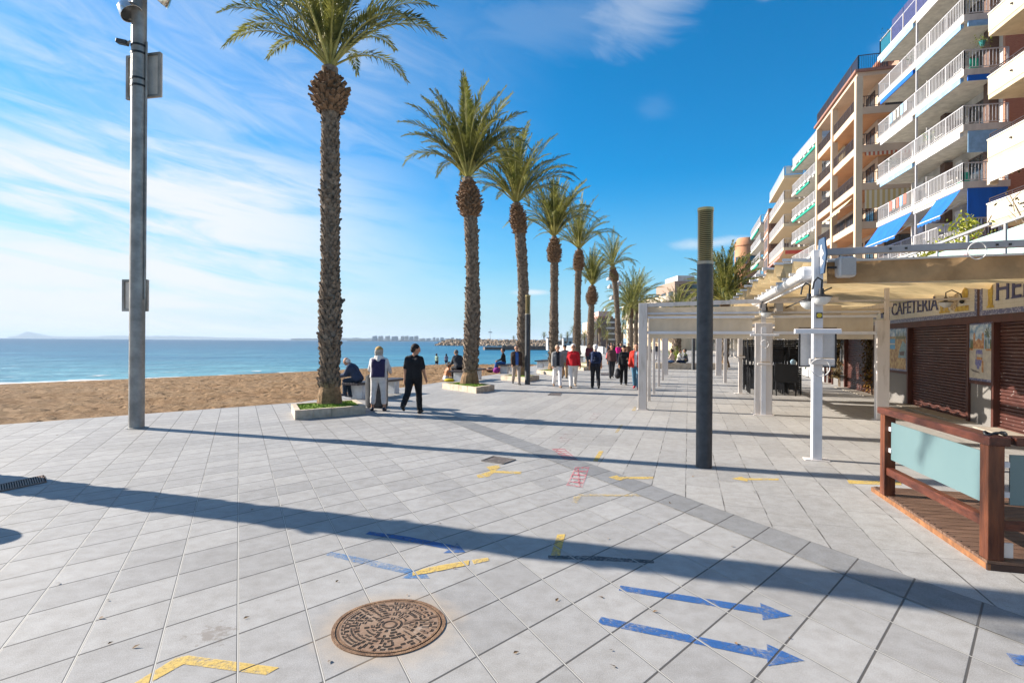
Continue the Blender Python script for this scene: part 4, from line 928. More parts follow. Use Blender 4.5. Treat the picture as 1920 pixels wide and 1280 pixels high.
def corner_fittings():
    # round emblem plate at the head of the post
    c = pp(3.09, -5.70, 3.10); t = thing('emblem_sign', c, 'dark blue plate with a white winged emblem on top of the canopy corner post', 'sign')
    M = PM @ Matrix.Rotation(R(-84), 3, 'Z')
    q = [Vector((-0.12, 0, 0.30)), Vector((0.12, 0, 0.30)), Vector((0.20, 0, 0.02)), Vector((0.10, 0, -0.24)), Vector((-0.10, 0, -0.24)), Vector((-0.20, 0, 0.02))]
    vs = [c + M @ (p + Vector((0, e, 0))) for e in (-0.012, 0.012) for p in q]
    MB().add(vs, [(0, 1, 2, 3, 4, 5), (11, 10, 9, 8, 7, 6)] + [(i, i + 6, (i + 1) % 6 + 6, (i + 1) % 6) for i in range(6)]).build('plate', mat('navy_enamel', (0.06, 0.10, 0.17), 0.4, var=0.1), t)
    mb = MB()
    for pts in ([(-0.02, 0.20), (0.03, 0.20), (0.04, -0.02), (0.0, -0.16), (-0.04, -0.02)], [(0.05, 0.14), (0.12, 0.05), (0.05, 0.02)], [(-0.05, 0.14), (-0.05, 0.02), (-0.12, 0.05)], [(0.05, -0.02), (0.11, -0.06), (0.04, -0.12)], [(-0.05, -0.02), (-0.04, -0.12), (-0.11, -0.06)]):
        for e in (-0.016, 0.016): mb.add([c + M @ Vector((p[0], e, p[1])) for p in pts], [tuple(range(len(pts)))])
    mb.build('emblem', WHITE, t)
    c = pp(3.06, -5.685, 2.23); t = thing('round_sticker', c, 'yellow round sticker on a black square on the canopy corner post', 'sticker')
    MB().box(c, (0.085, 0.006, 0.085), M=PM).build('square', BLACK, t)
    MB().lathe([(0.034, -0.003), (0.034, 0.003)], c + PM @ Vector((0, -0.007, 0)), 18, M=PM @ Matrix.Rotation(R(90), 3, 'X')).build('disc', mat('yellow_print', (0.55, 0.42, 0.03), 0.5, var=0), t)
    c = pp(3.03, -5.72, 1.985); t = thing('patio_heater', c, 'flat white infrared heater bar across the canopy corner post', 'heater')
    MB().box(c, (0.64, 0.08, 0.075), M=PM).build('housing', ALUW, t, bevel=0.01)
    MB().box(c + UP * 0.042, (0.58, 0.05, 0.012), M=PM).build('reflector', mat('copper_strip', (0.35, 0.20, 0.10), 0.4, 0.6, var=0), t)
    c = pp(2.95, -0.22, 2.00); t = thing('patio_heater', c, 'thin white heater bar across the wide middle pergola post', 'heater')
    MB().box(c, (0.66, 0.07, 0.05), M=PM).build('housing', ALUW, t, bevel=0.008)
    MB().box(c + UP * 0.03, (0.5, 0.04, 0.012), M=PM).build('reflector', ALU, t)
    for (a, b, z, lb) in ((3.09, -5.72, 1.525, 'white control box with a looped cable on the canopy corner post'), (2.95, -0.16, 1.28, 'small white socket box low on the wide middle pergola post'), (2.92, 5.94, 1.30, 'small white socket box on the post among the stacked chairs')):
        c = pp(a, b, z); t = thing('control_box', c, lb, 'control box'); w = 0.34 if a > 3 else 0.30
        MB().box(c, (w, 0.08, 0.09 if a > 3 else 0.05), M=PM).build('housing', ALU, t, bevel=0.008)
        MB().box(c + PM @ Vector((0.03, 0, 0.05)), (w * 0.7, 0.06, 0.012), M=PM).build('lid', mat('ochre_lid', (0.36, 0.25, 0.13), 0.6, var=0.2), t)
    def loop(c, r1, r2, m, label, th=0.008, pm=None):
        pts = [c + (pm or PM) @ Vector((r1 * math.cos(a), -0.02 + 0.01 * math.sin(3 * a), r2 * math.sin(a))) for a in [2 * math.pi * k / 28 for k in range(29)]]
        tag(MB().tube(pts, th, 7).build('cable_loop', m, origin=c, smooth=True), label, 'cable', 'coiled white cables')
    loop(pp(3.05, -5.79, 1.44), 0.13, 0.13, WHITE, 'white cable coil hanging round the canopy corner post')
    loop(pp(2.95, -0.25, 1.78), 0.085, 0.10, WHITE, 'white cable coil on the wide middle pergola post')
    loop(pp(5.05, -5.68, 3.13), 0.11, 0.12, WHITE, 'white cable coil hanging from the grey canopy beam')
    # menu board
    c = pp(3.10, -5.35, 1.74); t = thing('menu_board', c, 'blank white board in a black frame behind the canopy corner post', 'board')
    MB().box(c, (0.50, 0.03, 0.60), M=PM).build('panel', WHITE, t)
    mb = MB()
    for s in (-1, 1): mb.box(c + PM @ Vector((s * 0.255, -0.005, 0)), (0.022, 0.05, 0.63), M=PM); mb.box(c + PM @ Vector((0, -0.005, s * 0.305)), (0.50, 0.05, 0.018), M=PM)
    mb.build('board_frame', BLACK, t)
corner_fittings()

# ------------------------------------------------------------------ cafe front
Q0 = Vector((10.77, 13.07, 0)); FV = Vector((0.287, 0.958, 0)).normalized(); OV = Vector((-FV.y, FV.x, 0))   # along the front (away), out of the wall
FM = Matrix((FV, -OV, UP)).transposed()
def fs(px):
    t = (px - 960) / F_PX; return (t * Q0.y - Q0.x) / (FV.x - FV.y * t)
def fp(s, o, z): return Q0 + FV * s + OV * o + UP * z
def fbox(mb, s0, s1, o0, o1, z0, z1):
    return mb.box(fp((s0 + s1) / 2, (o0 + o1) / 2, (z0 + z1) / 2), (s1 - s0, o1 - o0, z1 - z0), M=FM)
MAHO = mat('mahogany_trim', (0.075, 0.025, 0.018), 0.5, var=0.25, vscale=4, stretch=(1, 1, 0.4))
RENDER = mat('cafe_render', (0.40, 0.36, 0.32), 0.85, var=0.1, vscale=3, bump=0.2)
GRAN = mat('granite_plinth', (0.17, 0.16, 0.15), 0.7, var=0.18, vscale=60, bump=0.15)
def shutter_mat():
    t = NT('shutter_slats'); P = t.obj()
    n = t.noise(P, 2.0, 4); sc = t.noise(P, 9.0, 6, 0.75); sp = t.N.new('ShaderNodeSeparateXYZ'); t.L.new(P, sp.inputs[0])
    st = t.noise(t.comb(t.math('MULTIPLY', t.dot(P, tuple(FV)), 2.0), t.math('MULTIPLY', sp.outputs[2], 26.0), 0.0), 1.0, 5, 0.7)
    c = t.mix(t.ramp(n, 0.35, 0.65), (0.058, 0.021, 0.017), (0.095, 0.038, 0.030))
    c = t.mix(t.ramp(st, 0.60, 0.72, 0, 0.55), c, (0.20, 0.13, 0.11))
    c = t.mix(t.ramp(t.math('MULTIPLY', sc, t.math('ADD', st, 0.42)), 0.585, 0.66), c, (0.50, 0.45, 0.42))
    t.base(c); t.p.inputs['Roughness'].default_value = 0.42
    return t.m
SHUT = shutter_mat()
def tile_mat(name, base, line, size):
    t = NT(name); P = t.pos(); sp = t.N.new('ShaderNodeSeparateXYZ'); t.L.new(P, sp.inputs[0])
    u = t.math('FRACT', t.math('ADD', t.math('DIVIDE', t.dot(P, tuple(FV)), size), 500.0)); v = t.math('FRACT', t.math('ADD', t.math('DIVIDE', sp.outputs[2], size), 0.27))
    l = t.math('MAXIMUM', t.ramp(t.math('ABSOLUTE', t.math('SUBTRACT', u, 0.5)), 0.47, 0.49), t.ramp(t.math('ABSOLUTE', t.math('SUBTRACT', v, 0.5)), 0.47, 0.49))
    c = t.mix(t.ramp(t.noise(P, 3, 4), 0.35, 0.65), tuple(x * 0.86 for x in base), base); c = t.mix(t.math('MULTIPLY', l, 0.8), c, line)
    t.base(c); t.p.inputs['Roughness'].default_value = 0.25; return t.m
TILEW = tile_mat('cream_glazed_tile', (0.56, 0.51, 0.42), (0.36, 0.32, 0.26), 0.15)
def border_mat():
    t = NT('blue_tile_border'); P = t.pos(); sp = t.N.new('ShaderNodeSeparateXYZ'); t.L.new(P, sp.inputs[0])
    v = t.N.new('ShaderNodeTexVoronoi'); t.L.new(t.comb(t.dot(P, tuple(FV)), sp.outputs[2], 0.0), v.inputs['Vector']); v.inputs['Scale'].default_value = 22.0
    c = t.mix(t.ramp(v.outputs['Distance'], 0.25, 0.5), (0.34, 0.34, 0.42), (0.09, 0.10, 0.20)); t.base(c); t.p.inputs['Roughness'].default_value = 0.3; return t.m
BORD = border_mat(); INK = mat('navy_lettering', (0.028, 0.036, 0.13), 0.4, var=0.1); OCH = mat('ochre_glaze', (0.46, 0.26, 0.03), 0.4, var=0.3, vscale=12, col2=(0.55, 0.40, 0.05))
def lettering(word, s_left, s_right, z0, zh, parent, o=0.085, name='lettering'):
    cu = bpy.data.curves.new(name, 'FONT'); cu.body = word; cu.size = 1.0; cu.extrude = 0.006; cu.resolution_u = 3
    ob = bpy.data.objects.new(name, cu); COL.objects.link(ob); bpy.context.view_layer.update()
    w, h = ob.dimensions.x, ob.dimensions.y
    me = bpy.data.meshes.new_from_object(ob.evaluated_get(bpy.context.evaluated_depsgraph_get())); bpy.data.objects.remove(ob)
    n = len(me.vertices); co = np.empty(n * 3); me.vertices.foreach_get('co', co); co = co.reshape(-1, 3)
    x0, x1, y0, y1 = co[:, 0].min(), co[:, 0].max(), co[:, 1].min(), co[:, 1].max()
    o0 = Vector(parent['_o']); out = []
    # widen the strokes with small slab serifs at the head and foot of the letters
    for x, y, z in co:
        u = (x - x0) / (x1 - x0); out.append(fp(s_left + (s_right - s_left) * u, o + z, z0 + zh * (y - y0) / (y1 - y0)) - o0)
    for i, v in enumerate(out): me.vertices[i].co = v
    me.update(); me.materials.clear(); me.materials.append(INK)
    # small slab serifs where strokes meet the head and foot lines
    xs = (co[:, 0] - x0) / (x1 - x0); ys = (co[:, 1] - y0) / (y1 - y0); sb = MB(); W = abs(s_right - s_left)
    for lvl, zz in ((0.0, z0 + 0.012), (1.0, z0 + zh - 0.012)):
        pts = sorted(set(round(float(x), 3) for x in xs[np.abs(ys - lvl) < 0.02])); grp = []
        for x in pts:
            if grp and (x - grp[-1][1]) * W < 0.06: grp[-1][1] = x
            else: grp.append([x, x])
        for a_, b_ in grp:
            if (b_ - a_) * W > 0.16: continue
            u0 = s_left + (s_right - s_left) * a_; u1 = s_left + (s_right - s_left) * b_; fbox(sb, min(u0, u1) - 0.025, max(u0, u1) + 0.025, o + 0.0062, o + 0.0085, zz - 0.014, zz + 0.014)
    bm = bmesh.new(); bm.from_mesh(me); 
    vs_ = [bm.verts.new(Vector(v) - o0) for v in sb.v]; bm.verts.ensure_lookup_table()
    for f in sb.f: bm.faces.new([vs_[i] for i in f])
    bm.to_mesh(me); bm.free()
    ob = bpy.data.objects.new(name, me); COL.objects.link(ob); ob.parent = parent
    return ob
def cafe():
    S_END = 13.2
    t = thing('cafe_building', fp(0, 0, 0), 'single storey cafe front of brown shutters under tiled signs', 'cafe building')
    mb = MB(); fbox(mb, -16, S_END, -7.5, -0.16, 0, 3.42); mb.build('wall', RENDER, t)
    mb = MB(); fbox(mb, -16, S_END + 0.2, -8.0, 0.10, 3.42, 3.60); mb.build('roof', mat('roof_edge', (0.52, 0.49, 0.45), 0.8, var=0.08), t)
    # piers and fascia
    fas = MB(); fbox(fas, -16, S_END, -0.15, 0.03, 2.28, 2.45); fbox(fas, -0.62, -0.50, -0.15, 0.06, 2.45, 3.40); fas.build('fascia', MAHO, t)
    piers = [(fs(1868), fs(1817)), (fs(1706), fs(1648)), (fs(1586), fs(1562)), (fs(1556), S_END), (-4.6, -3.9)]
    for a, b in piers:
        m1 = MB(); fbox(m1, a, b, -0.15, 0.0, 0.0, 2.28); m1.build('pier', GRAN, t)
        m2 = MB(); fbox(m2, a - 0.005, a + 0.09, -0.15, 0.05, 0, 2.28); fbox(m2, b - 0.09, b + 0.005, -0.15, 0.05, 0, 2.28); fbox(m2, a + 0.09, b - 0.09, 0.0, 0.035, 0.90, 0.97); m2.build('jamb', MAHO, t)
    spans = [(-3.9, fs(1868)), (fs(1817), fs(1706)), (fs(1648), fs(1586)), (fs(1562), fs(1556)), (-9, -4.6)]
    for a, b in spans:
        if b - a < 0.3: continue
        f = MB(); n = 30
        for k in range(n):
            z = 0.04 + 2.24 * k / n; h = 2.24 / n
            p = [fp(a, -0.10, z), fp(b, -0.10, z), fp(b, -0.068, z + h * 0.3), fp(a, -0.068, z + h * 0.3), fp(b, -0.072, z + h * 0.85), fp(a, -0.072, z + h * 0.85), fp(b, -0.10, z + h), fp(a, -0.10, z + h)]
            f.add(p, [(1, 0, 3, 2), (2, 3, 5, 4), (4, 5, 7, 6)])
        sh = f.build('shutter', SHUT, t)
        g = MB(); fbox(g, a, b, -0.11, -0.03, 0.005, 0.045); g.build('bottom_bar', MAHO, sh)
        g = MB(); fbox(g, a + 0.01, b - 0.01, -0.16, 0.42, 0.0, 0.022); g.build('threshold', mat('threshold_stone', (0.33, 0.29, 0.24), 0.8, var=0.2), t)
    # signs
    for (a, b, word, sl, sr, z0, zh) in ((-0.50, 5.05, 'CAFETERIA', fs(1676), fs(1764), 2.70, 0.37), (-3.5, -0.62, 'HEL', fs(1875), fs(1875) - 1.30, 2.74, 0.48), (5.05, 10.3, None, 0, 0, 0, 0)):
        m1 = MB(); fbox(m1, a, b, -0.15, 0.06, 2.45, 3.36); sg = m1.build('sign', TILEW, t)
        m2 = MB(); fbox(m2, a + 0.002, b - 0.002, 0.06, 0.066, 2.452, 2.56); fbox(m2, a + 0.002, a + 0.11, 0.06, 0.066, 2.56, 3.36); fbox(m2, b - 0.11, b - 0.002, 0.06, 0.066, 2.56, 3.36); m2.build('tile_border', BORD, sg)
        if word: lettering(word, sl, sr, z0, zh, sg, 0.07)
    sg = [o for o in bpy.data.objects if o.name.startswith('sign')]
    # painted food on the tiles
    def disc(mb, s, z, r, o, n=24, sy=1.0): mb.add([fp(s + r * math.cos(2 * math.pi * k / n), o, z + r * sy * math.sin(2 * math.pi * k / n)) for k in range(n)], [tuple(reversed(range(n)))])
    def rect(mb, s0, s1, z0, z1, o): mb.add([fp(s1, o, z0), fp(s0, o, z0), fp(s0, o, z1), fp(s1, o, z1)], [(0, 1, 2, 3)])
    pic = MB(); rect(pic, fs(1768), fs(1774), 2.62, 2.92, 0.0665); rect(pic, fs(1776), fs(1783), 2.62, 2.90, 0.0665); rect(pic, fs(1766), fs(1786), 2.60, 2.65, 0.067)
    rect(pic, fs(1795), fs(1822), 2.60, 2.72, 0.0665); disc(pic, fs(1815), 3.0, 0.15, 0.0665)
    pic.build('tile_picture', OCH, t); pic = MB()
    for k, (r0, z0) in enumerate(((0.10, 2.68), (0.085, 2.80), (0.10, 2.93), (0.085, 3.06), (0.06, 3.18))): rect(pic, fs(1863) - r0, fs(1863) + r0, z0 - 0.06, z0 + 0.08, 0.0665 + 0.0004 * (k % 2))
    rect(pic, fs(1863) - 0.15, fs(1863) + 0.15, 2.60, 2.65, 0.0675)
    pic.build('tile_picture', OCH, t)
    pic = MB(); disc(pic, fs(1793), 2.90, 0.24, 0.0668, sy=1.1); pic.build('tile_plate', mat('plate_glaze', (0.40, 0.25, 0.12), 0.4, var=0.6, vscale=22, col2=(0.52, 0.42, 0.28)), t)
    pic = MB(); disc(pic, 8.0, 2.95, 0.12, 0.0668); rect(pic, 6.2, 7.6, 2.66, 2.70, 0.0668); rect(pic, 6.2, 7.6, 2.96, 3.0, 0.0668); rect(pic, 5.5, 5.75, 2.66, 3.05, 0.0668)
    for k in range(7): rect(pic, 6.3 + k * 0.18, 6.38 + k * 0.18, 2.74, 2.92, 0.0668)
    pic.build('tile_scroll', INK, t)
    # painted tile panels on the piers
    def panel(sa, sb, label, kind):
        z0, z1 = 0.98, 2.30; w = sb - sa
        m1 = MB(); fbox(m1, sa, sb, 0.0, 0.03, z0, z1); pn = tag(m1.build('tile_panel', BORD, t), label)
        L = lambda u, v: (sb - w * u, z0 + (z1 - z0) * v)     # u to the right as one looks at it
        def P(mb, pts, o): mb.add([fp(L(u, v)[0], o, L(u, v)[1]) for u, v in pts], [tuple(range(len(pts)))])
        def q(pts, m, o, name): mb = MB(); P(mb, pts, o); return mb.build(name, m, pn)
        sky_ = mat('painted_sky', (0.08, 0.26, 0.50), 0.3, var=0.3, vscale=7, col2=(0.55, 0.60, 0.62)); grd = mat('painted_square', (0.42, 0.39, 0.35), 0.3, var=0.12, vscale=9, col2=(0.50, 0.46, 0.38))
        ter = mat('painted_church', (0.45, 0.14, 0.03), 0.3, var=0.4, vscale=14, col2=(0.55, 0.35, 0.16)); grn = mat('painted_leaves', (0.04, 0.10, 0.02), 0.3, var=0.5, vscale=30, col2=(0.20, 0.19, 0.06)); sea_ = mat('painted_water', (0.18, 0.28, 0.31), 0.3, var=0.3, vscale=9)
        if kind == 'church':
            q([(0.04, 0.55), (0.96, 0.55), (0.96, 0.96), (0.04, 0.96)], sky_, 0.0305, 'painted_sky'); q([(0.04, 0.04), (0.96, 0.04), (0.96, 0.55), (0.04, 0.55)], grd, 0.0305, 'painted_ground')
            mb = MB()
            P(mb, [(0.24, 0.55), (0.62, 0.55), (0.62, 0.66), (0.43, 0.73), (0.24, 0.66)], 0.031)
            for u in (0.20, 0.56): P(mb, [(u, 0.55), (u + 0.09, 0.55), (u + 0.09, 0.79), (u + 0.045, 0.84), (u, 0.79)], 0.0315)
            P(mb, [(0.05, 0.52), (0.22, 0.52), (0.20, 0.55), (0.05, 0.57)], 0.032); P(mb, [(0.72, 0.52), (0.95, 0.52), (0.95, 0.56), (0.72, 0.55)], 0.032)
            mb.build('painted_church', ter, pn)
            mb = MB(); P(mb, [(0.80, 0.55), (0.83, 0.55), (0.825, 0.82), (0.805, 0.82)], 0.0325)
            for a in range(9): an = a / 9 * 6.28; P(mb, [(0.815, 0.82), (0.815 + 0.15 * math.cos(an), 0.83 + 0.09 * math.sin(an)), (0.815 + 0.13 * math.cos(an + 0.3), 0.815 + 0.075 * math.sin(an + 0.3))], 0.0325 + a * 0.0001)
            for u in (0.08, 0.14, 0.70, 0.88): P(mb, [(u, 0.55), (u + 0.06, 0.55), (u + 0.05, 0.70), (u + 0.01, 0.72)], 0.033)
            mb.build('painted_palm', grn, pn)
            mb = MB(); P(mb, [(0.32, 0.46), (0.60, 0.46), (0.58, 0.53), (0.34, 0.53)], 0.0322); P(mb, [(0.30, 0.27), (0.52, 0.25), (0.58, 0.36), (0.30, 0.37)], 0.0322)
            for u in (0.33, 0.57): P(mb, [(u, 0.36), (u + 0.015, 0.36), (u + 0.015, 0.47), (u, 0.47)], 0.0324)
            P(mb, [(0.38, 0.20), (0.46, 0.20), (0.48, 0.26), (0.42, 0.30), (0.36, 0.26)], 0.0326); mb.build('painted_cart', mat('painted_cart', (0.40, 0.40, 0.60), 0.3, var=0.4, vscale=20, col2=(0.05, 0.06, 0.30)), pn)
            mb = MB(); P(mb, [(0.56, 0.16), (0.64, 0.14), (0.64, 0.34), (0.57, 0.36)], 0.033); P(mb, [(0.36, 0.36), (0.58, 0.36), (0.60, 0.40), (0.36, 0.41)], 0.0333); mb.build('painted_vendor', ter, pn)
            mb = MB(); P(mb, [(0.08, 0.20), (0.42, 0.16), (0.50, 0.13), (0.20, 0.15)], 0.0321); mb.build('painted_shade', mat('painted_umber', (0.12, 0.10, 0.09), 0.4, var=0.3, vscale=20), pn)
        else:
            q([(0.02, 0.80), (0.96, 0.80), (0.96, 0.97), (0.02, 0.97)], sky_, 0.0305, 'painted_sky'); q([(0.02, 0.04), (0.96, 0.04), (0.96, 0.80), (0.02, 0.80)], mat('painted_shore', (0.46, 0.20, 0.03), 0.3, var=0.5, vscale=9, col2=(0.52, 0.38, 0.15)), 0.0305, 'painted_ground')
            q([(0.70, 0.30), (0.96, 0.30), (0.96, 0.62), (0.85, 0.70), (0.74, 0.48)], sea_, 0.031, 'painted_water')
            mb = MB()
            for k in range(7): u = 0.60 + 0.05 * k; P(mb, [(u, 0.74), (u + 0.05, 0.74), (u + 0.035, 0.90 + 0.02 * (k % 3))], 0.031 + 0.0003 * k)
            mb.build('painted_pines', grn, pn)
            q([(0.76, 0.36), (0.90, 0.36), (0.92, 0.46), (0.74, 0.44)], mat('painted_boat', (0.10, 0.07, 0.06), 0.4, var=0.3, vscale=20), 0.0316, 'painted_boat')
            o_, b_ = mat('notice_orange', (0.60, 0.24, 0.05), 0.5, var=0.05), mat('notice_blue', (0.12, 0.33, 0.58), 0.5, var=0.05)
            pr = []
            for (u0, v0, m) in ((0.20, 0.64, o_), (0.40, 0.64, b_), (0.20, 0.50, o_), (0.40, 0.50, b_)):
                pr.append(q([(u0, v0), (u0 + 0.19, v0), (u0 + 0.19, v0 + 0.105), (u0, v0 + 0.105)], m, 0.0325, 'notice'))
            q([(0.20, 0.61), (0.59, 0.61), (0.59, 0.635), (0.20, 0.635)], WHITE, 0.0326, 'notice')
    panel(fs(1866) + 0.02, fs(1819), 'upright tile painting of a church square with palms and a cart', 'church')
    panel(fs(1703), fs(1652), 'upright tile painting of a shore with an orange and blue notice on it', 'shore')
    return t
cafe_t = cafe()
def wall_lamp(s, label):
    c = fp(s, 0.42, 2.80); t = bowl_lamp(c, label, arm=False)
    MB().tube([c + UP * 0.12, c + UP * 0.24, c + UP * 0.30 - OV * 0.12, c + UP * 0.20 - OV * 0.30, c + UP * 0.02 - OV * 0.34], 0.013, 8).build('arm', BLACK, t)
    MB().ball(fp(s, 0.10, 2.82), 0.05, 10, 8).build('wall_plate', BLACK, t)
wall_lamp(fs(1812), 'white bowl lamp on a black bracket over the food pictures of the long sign'); wall_lamp(fs(1664), 'white bowl lamp left of the first letter of the long sign')

# climbing plants on the far piers
VINE = mat('autumn_vine', (0.055, 0.045, 0.018), 0.8, var=0.5, vscale=9, col2=(0.16, 0.10, 0.03), transl=0.2)
VINER = mat('red_vine_leaf', (0.22, 0.03, 0.03), 0.7, var=0.3, vscale=9, col2=(0.38, 0.24, 0.03))
GREENL = mat('bright_shrub_leaf', (0.10, 0.18, 0.015), 0.5, var=0.4, vscale=5, col2=(0.32, 0.36, 0.04), transl=0.35)
GREEND = mat('dark_shrub_leaf', (0.03, 0.075, 0.02), 0.5, var=0.4, vscale=5, col2=(0.09, 0.15, 0.03), transl=0.3)
def leaves(mb, rr, n, point, size):
    for _ in range(n):
        p = point(); a = Vector((rr.gauss(0, 1), rr.gauss(0, 1), rr.gauss(0, 1))).normalized(); b = a.orthogonal().normalized(); c = a.cross(b); s = size * rr.uniform(0.6, 1.3)
        mb.add([p - b * s, p - c * s * 0.45 , p + b * s, p + c * s * 0.45], [(0, 1, 2, 3)])
def vine(s, w, z0, z1, n, label, red=False):
    rr = random.Random(int(s * 100)); t = thing('climbing_plant', fp(s, 0.1, 0), label, 'climbing plant', 'climbing plants on the cafe piers')
    def pt():
        z = z0 + (z1 - z0) * rr.random(); ww = w * (0.55 + 0.45 * math.sin(z * 5 + s)) 
        return fp(s + rr.gauss(0, ww * 0.45), 0.12 + abs(rr.gauss(0, 0.12)), z)
    m = MB(); leaves(m, rr, n, pt, 0.055); m.build('foliage', VINE, t)
    if red:
        m = MB(); leaves(m, rr, 150, lambda: fp(s + rr.gauss(0, 0.12), 0.15 + abs(rr.gauss(0, 0.1)), rr.uniform(0.1, 0.9)), 0.06); m.build('red_foliage', VINER, t)
    m = MB()
    for k in range(4): m.tube([fp(s + 0.1 * (k - 1.5), 0.08, 0), fp(s + 0.08 * (k - 1.5) + 0.05, 0.10, 1.0), fp(s + 0.1 * (k - 1.2), 0.08, z1)], 0.012, 5)
    m.build('stem', BARK, t)
vine((fs(1592) + fs(1566)) / 2, 0.75, 0.35, 2.35, 1500, 'dark drooping creeper left of the far cafe shutter'); vine(fs(1641), 0.30, 0.5, 2.35, 700, 'creeper with red and yellow leaves right of the far cafe shutter', True)

# low wall and gate beyond the cafe
def yard():
    mb = MB(); fbox(mb, 13.5, 16.3, -0.22, 0.02, 0.0, 0.98); o = mb.build('low_wall', mat('pale_render_wall', (0.50, 0.47, 0.43), 0.8, var=0.15, vscale=3, bump=0.2), origin=fp(13.5, 0, 0)); tag(o, 'low pale rendered wall between the white gate and the menu board', 'wall', kind='thing')
    t = thing('picket_gate', fp(18, 0, 0), 'white vertical board gate beyond the pergola posts', 'gate')
    for k in range(11): m = MB(); s = 16.5 + k * 0.27; fbox(m, s, s + 0.22, -0.06, -0.02, 0.05, 1.18 + 0.06 * (k % 2)); m.build('board', WHITE, t)
    m = MB(); fbox(m, 16.4, 19.6, -0.10, -0.062, 0.3, 0.4); fbox(m, 16.4, 19.6, -0.10, -0.062, 0.9, 1.0); m.build('rail', WHITE, t)
    rr = random.Random(5)
    for k, (s, h, w, m_, lb) in enumerate(((14.6, 0.95, 0.75, GREENL, 'bright yellow-green shrub spilling over the low pale wall'), (16.4, 1.25, 0.9, GREEND, 'dark green shrub behind the white gate'), (19.8, 1.3, 0.9, GREEND, 'dark shrub at the far end of the white gate'))):
        c = fp(s, -0.9, 0.9); t = thing('shrub', fp(s, -0.9, 0), lb, 'shrub', 'shrubs behind the yard wall')
        m = MB(); leaves(m, rr, 1300, lambda: c + Vector((rr.gauss(0, w * 0.45), rr.gauss(0, w * 0.45), 0.25 + rr.gauss(0, h * 0.30))), 0.085); m.build('foliage', m_, t)
        m = MB(); m.tube([fp(s, -0.9, 0), c + UP * 0.4], 0.04, 6); m.build('stem', BARK, t)
    for s in (16.1, 15.2):
        c = fp(s, -0.1, 0.98); t = thing('flower_pot', c, 'terracotta pot on the low pale wall, ' + ('nearer the white gate' if s > 16 else 'nearer the menu board'), 'flower pot', 'terracotta pots on the wall')
        MB().lathe([(0.08, 0), (0.12, 0.2), (0.135, 0.2), (0.135, 0.25), (0.11, 0.25), (0.10, 0.1)], c, 14).build('pot', mat('terracotta', (0.42, 0.20, 0.11), 0.85, var=0.15), t)
        m = MB(); leaves(m, rr, 130, lambda: c + Vector((rr.gauss(0, .1), rr.gauss(0, .1), 0.36 + rr.gauss(0, .09))), 0.05); m.build('foliage', GREENL, t)
yard()

# stacked black folding chairs
def chair():
    t = thing('folding_chair', (0, 0, 0), '', 'chair', 'folded black chairs stacked beside the pergola posts')
    BK = mat('black_chair_frame', (0.014, 0.014, 0.016), 0.35, 0.2, var=0.2)
    for x in (-0.21, 0.21):
        MB().tube([(x, 0.02, 0.0), (x, 0.01, 0.5), (x, 0.03, 0.96)], 0.014, 6).build('leg', BK, t)
        MB().tube([(x * 0.86, -0.035, 0.0), (x * 0.86, -0.02, 0.72)], 0.014, 6).build('leg', BK, t)
    mb = MB()
    for k in range(5): mb.box((0, 0.035, 0.62 + k * 0.072), (0.42, 0.014, 0.055))
    mb.build('backrest', BK, t)
    mb = MB()
    for k in range(6): mb.box((0, -0.045, 0.20 + k * 0.072), (0.38, 0.016, 0.058))
    mb.build('seat', BK, t)
    return t
ch = chair(); first = True; rr = random.Random(9); cn = 0
names = ['lower tier', 'upper tier']
for row, (a0, b0) in enumerate(((3.45, 6.2), (4.15, 6.0), (4.75, 6.3))):
    for k in range(9):
        for tier in (0, 1):
            if tier == 1 and rr.random() < 0.15: continue
            c = ch if first else copy_tree(ch); first = False
            p = pp(a0 + rr.uniform(-0.05, 0.05), b0 + k * 0.34 + rr.uniform(-0.05, 0.05), 0.004 + (0.0 if tier == 0 else 0.97))
            c.location = p; up = tier == 1
            c.rotation_euler = (R(rr.uniform(-5, 5)), R(180) if False else 0, R(-17.5 + (180 if rr.random() < 0.3 else 0) + rr.uniform(-14, 14)))
            c['label'] = 'black folded chair packed in the dark chair stack by the pergola post, ' + names[tier]
t = thing('stack_table', pp(4.3, 5.7, 0), 'black table top jammed upright among the folded chairs', 'table')
MB().box(pp(4.35, 5.72, 0.78), (0.75, 0.04, 0.62), M=PM @ Matrix.Rotation(R(3), 3, 'Y')).build('table_top', BLACK, t, bevel=0.01)
for a in (4.05, 4.65): MB().bar(pp(a, 5.76, 0.0), pp(a, 5.76, 0.5), 0.035, 0.035).build('leg', BLACK, t)
c = pp(4.55, 5.66, 1.17); o = MB().ball(c, (0.10, 0.05, 0.09), 10, 8).build('plastic_bag', mat('pale_blue_bag', (0.30, 0.45, 0.58), 0.5, var=0.4, vscale=15), origin=c); tag(o, 'crumpled pale blue plastic bag among the black chairs', 'bag')

# ------------------------------------------------------------------ wooden deck and glass balustrade
REDW = mat('varnished_redwood', (0.085, 0.022, 0.011), 0.35, var=0.5, vscale=3, col2=(0.20, 0.060, 0.022), stretch=(5, 5, 0.7), bump=0.2, bscale=14, lo=0.3, hi=0.75)
REDR = mat('weathered_red_rail', (0.075, 0.019, 0.011), 0.4, var=0.5, vscale=3, col2=(0.145, 0.040, 0.020), stretch=(6, 0.8, 6), bump=0.2, bscale=14, lo=0.3, hi=0.75)
REDX = mat('weathered_red_cross_rail', (0.06, 0.016, 0.010), 0.4, var=0.5, vscale=3, col2=(0.15, 0.040, 0.019), stretch=(0.8, 6, 6), bump=0.2, bscale=14)
DECKW = mat('worn_deck_board', (0.105, 0.055, 0.035), 0.6, var=0.35, vscale=4, col2=(0.17, 0.095, 0.062), stretch=(0.6, 6, 1), bump=0.2, bscale=30)
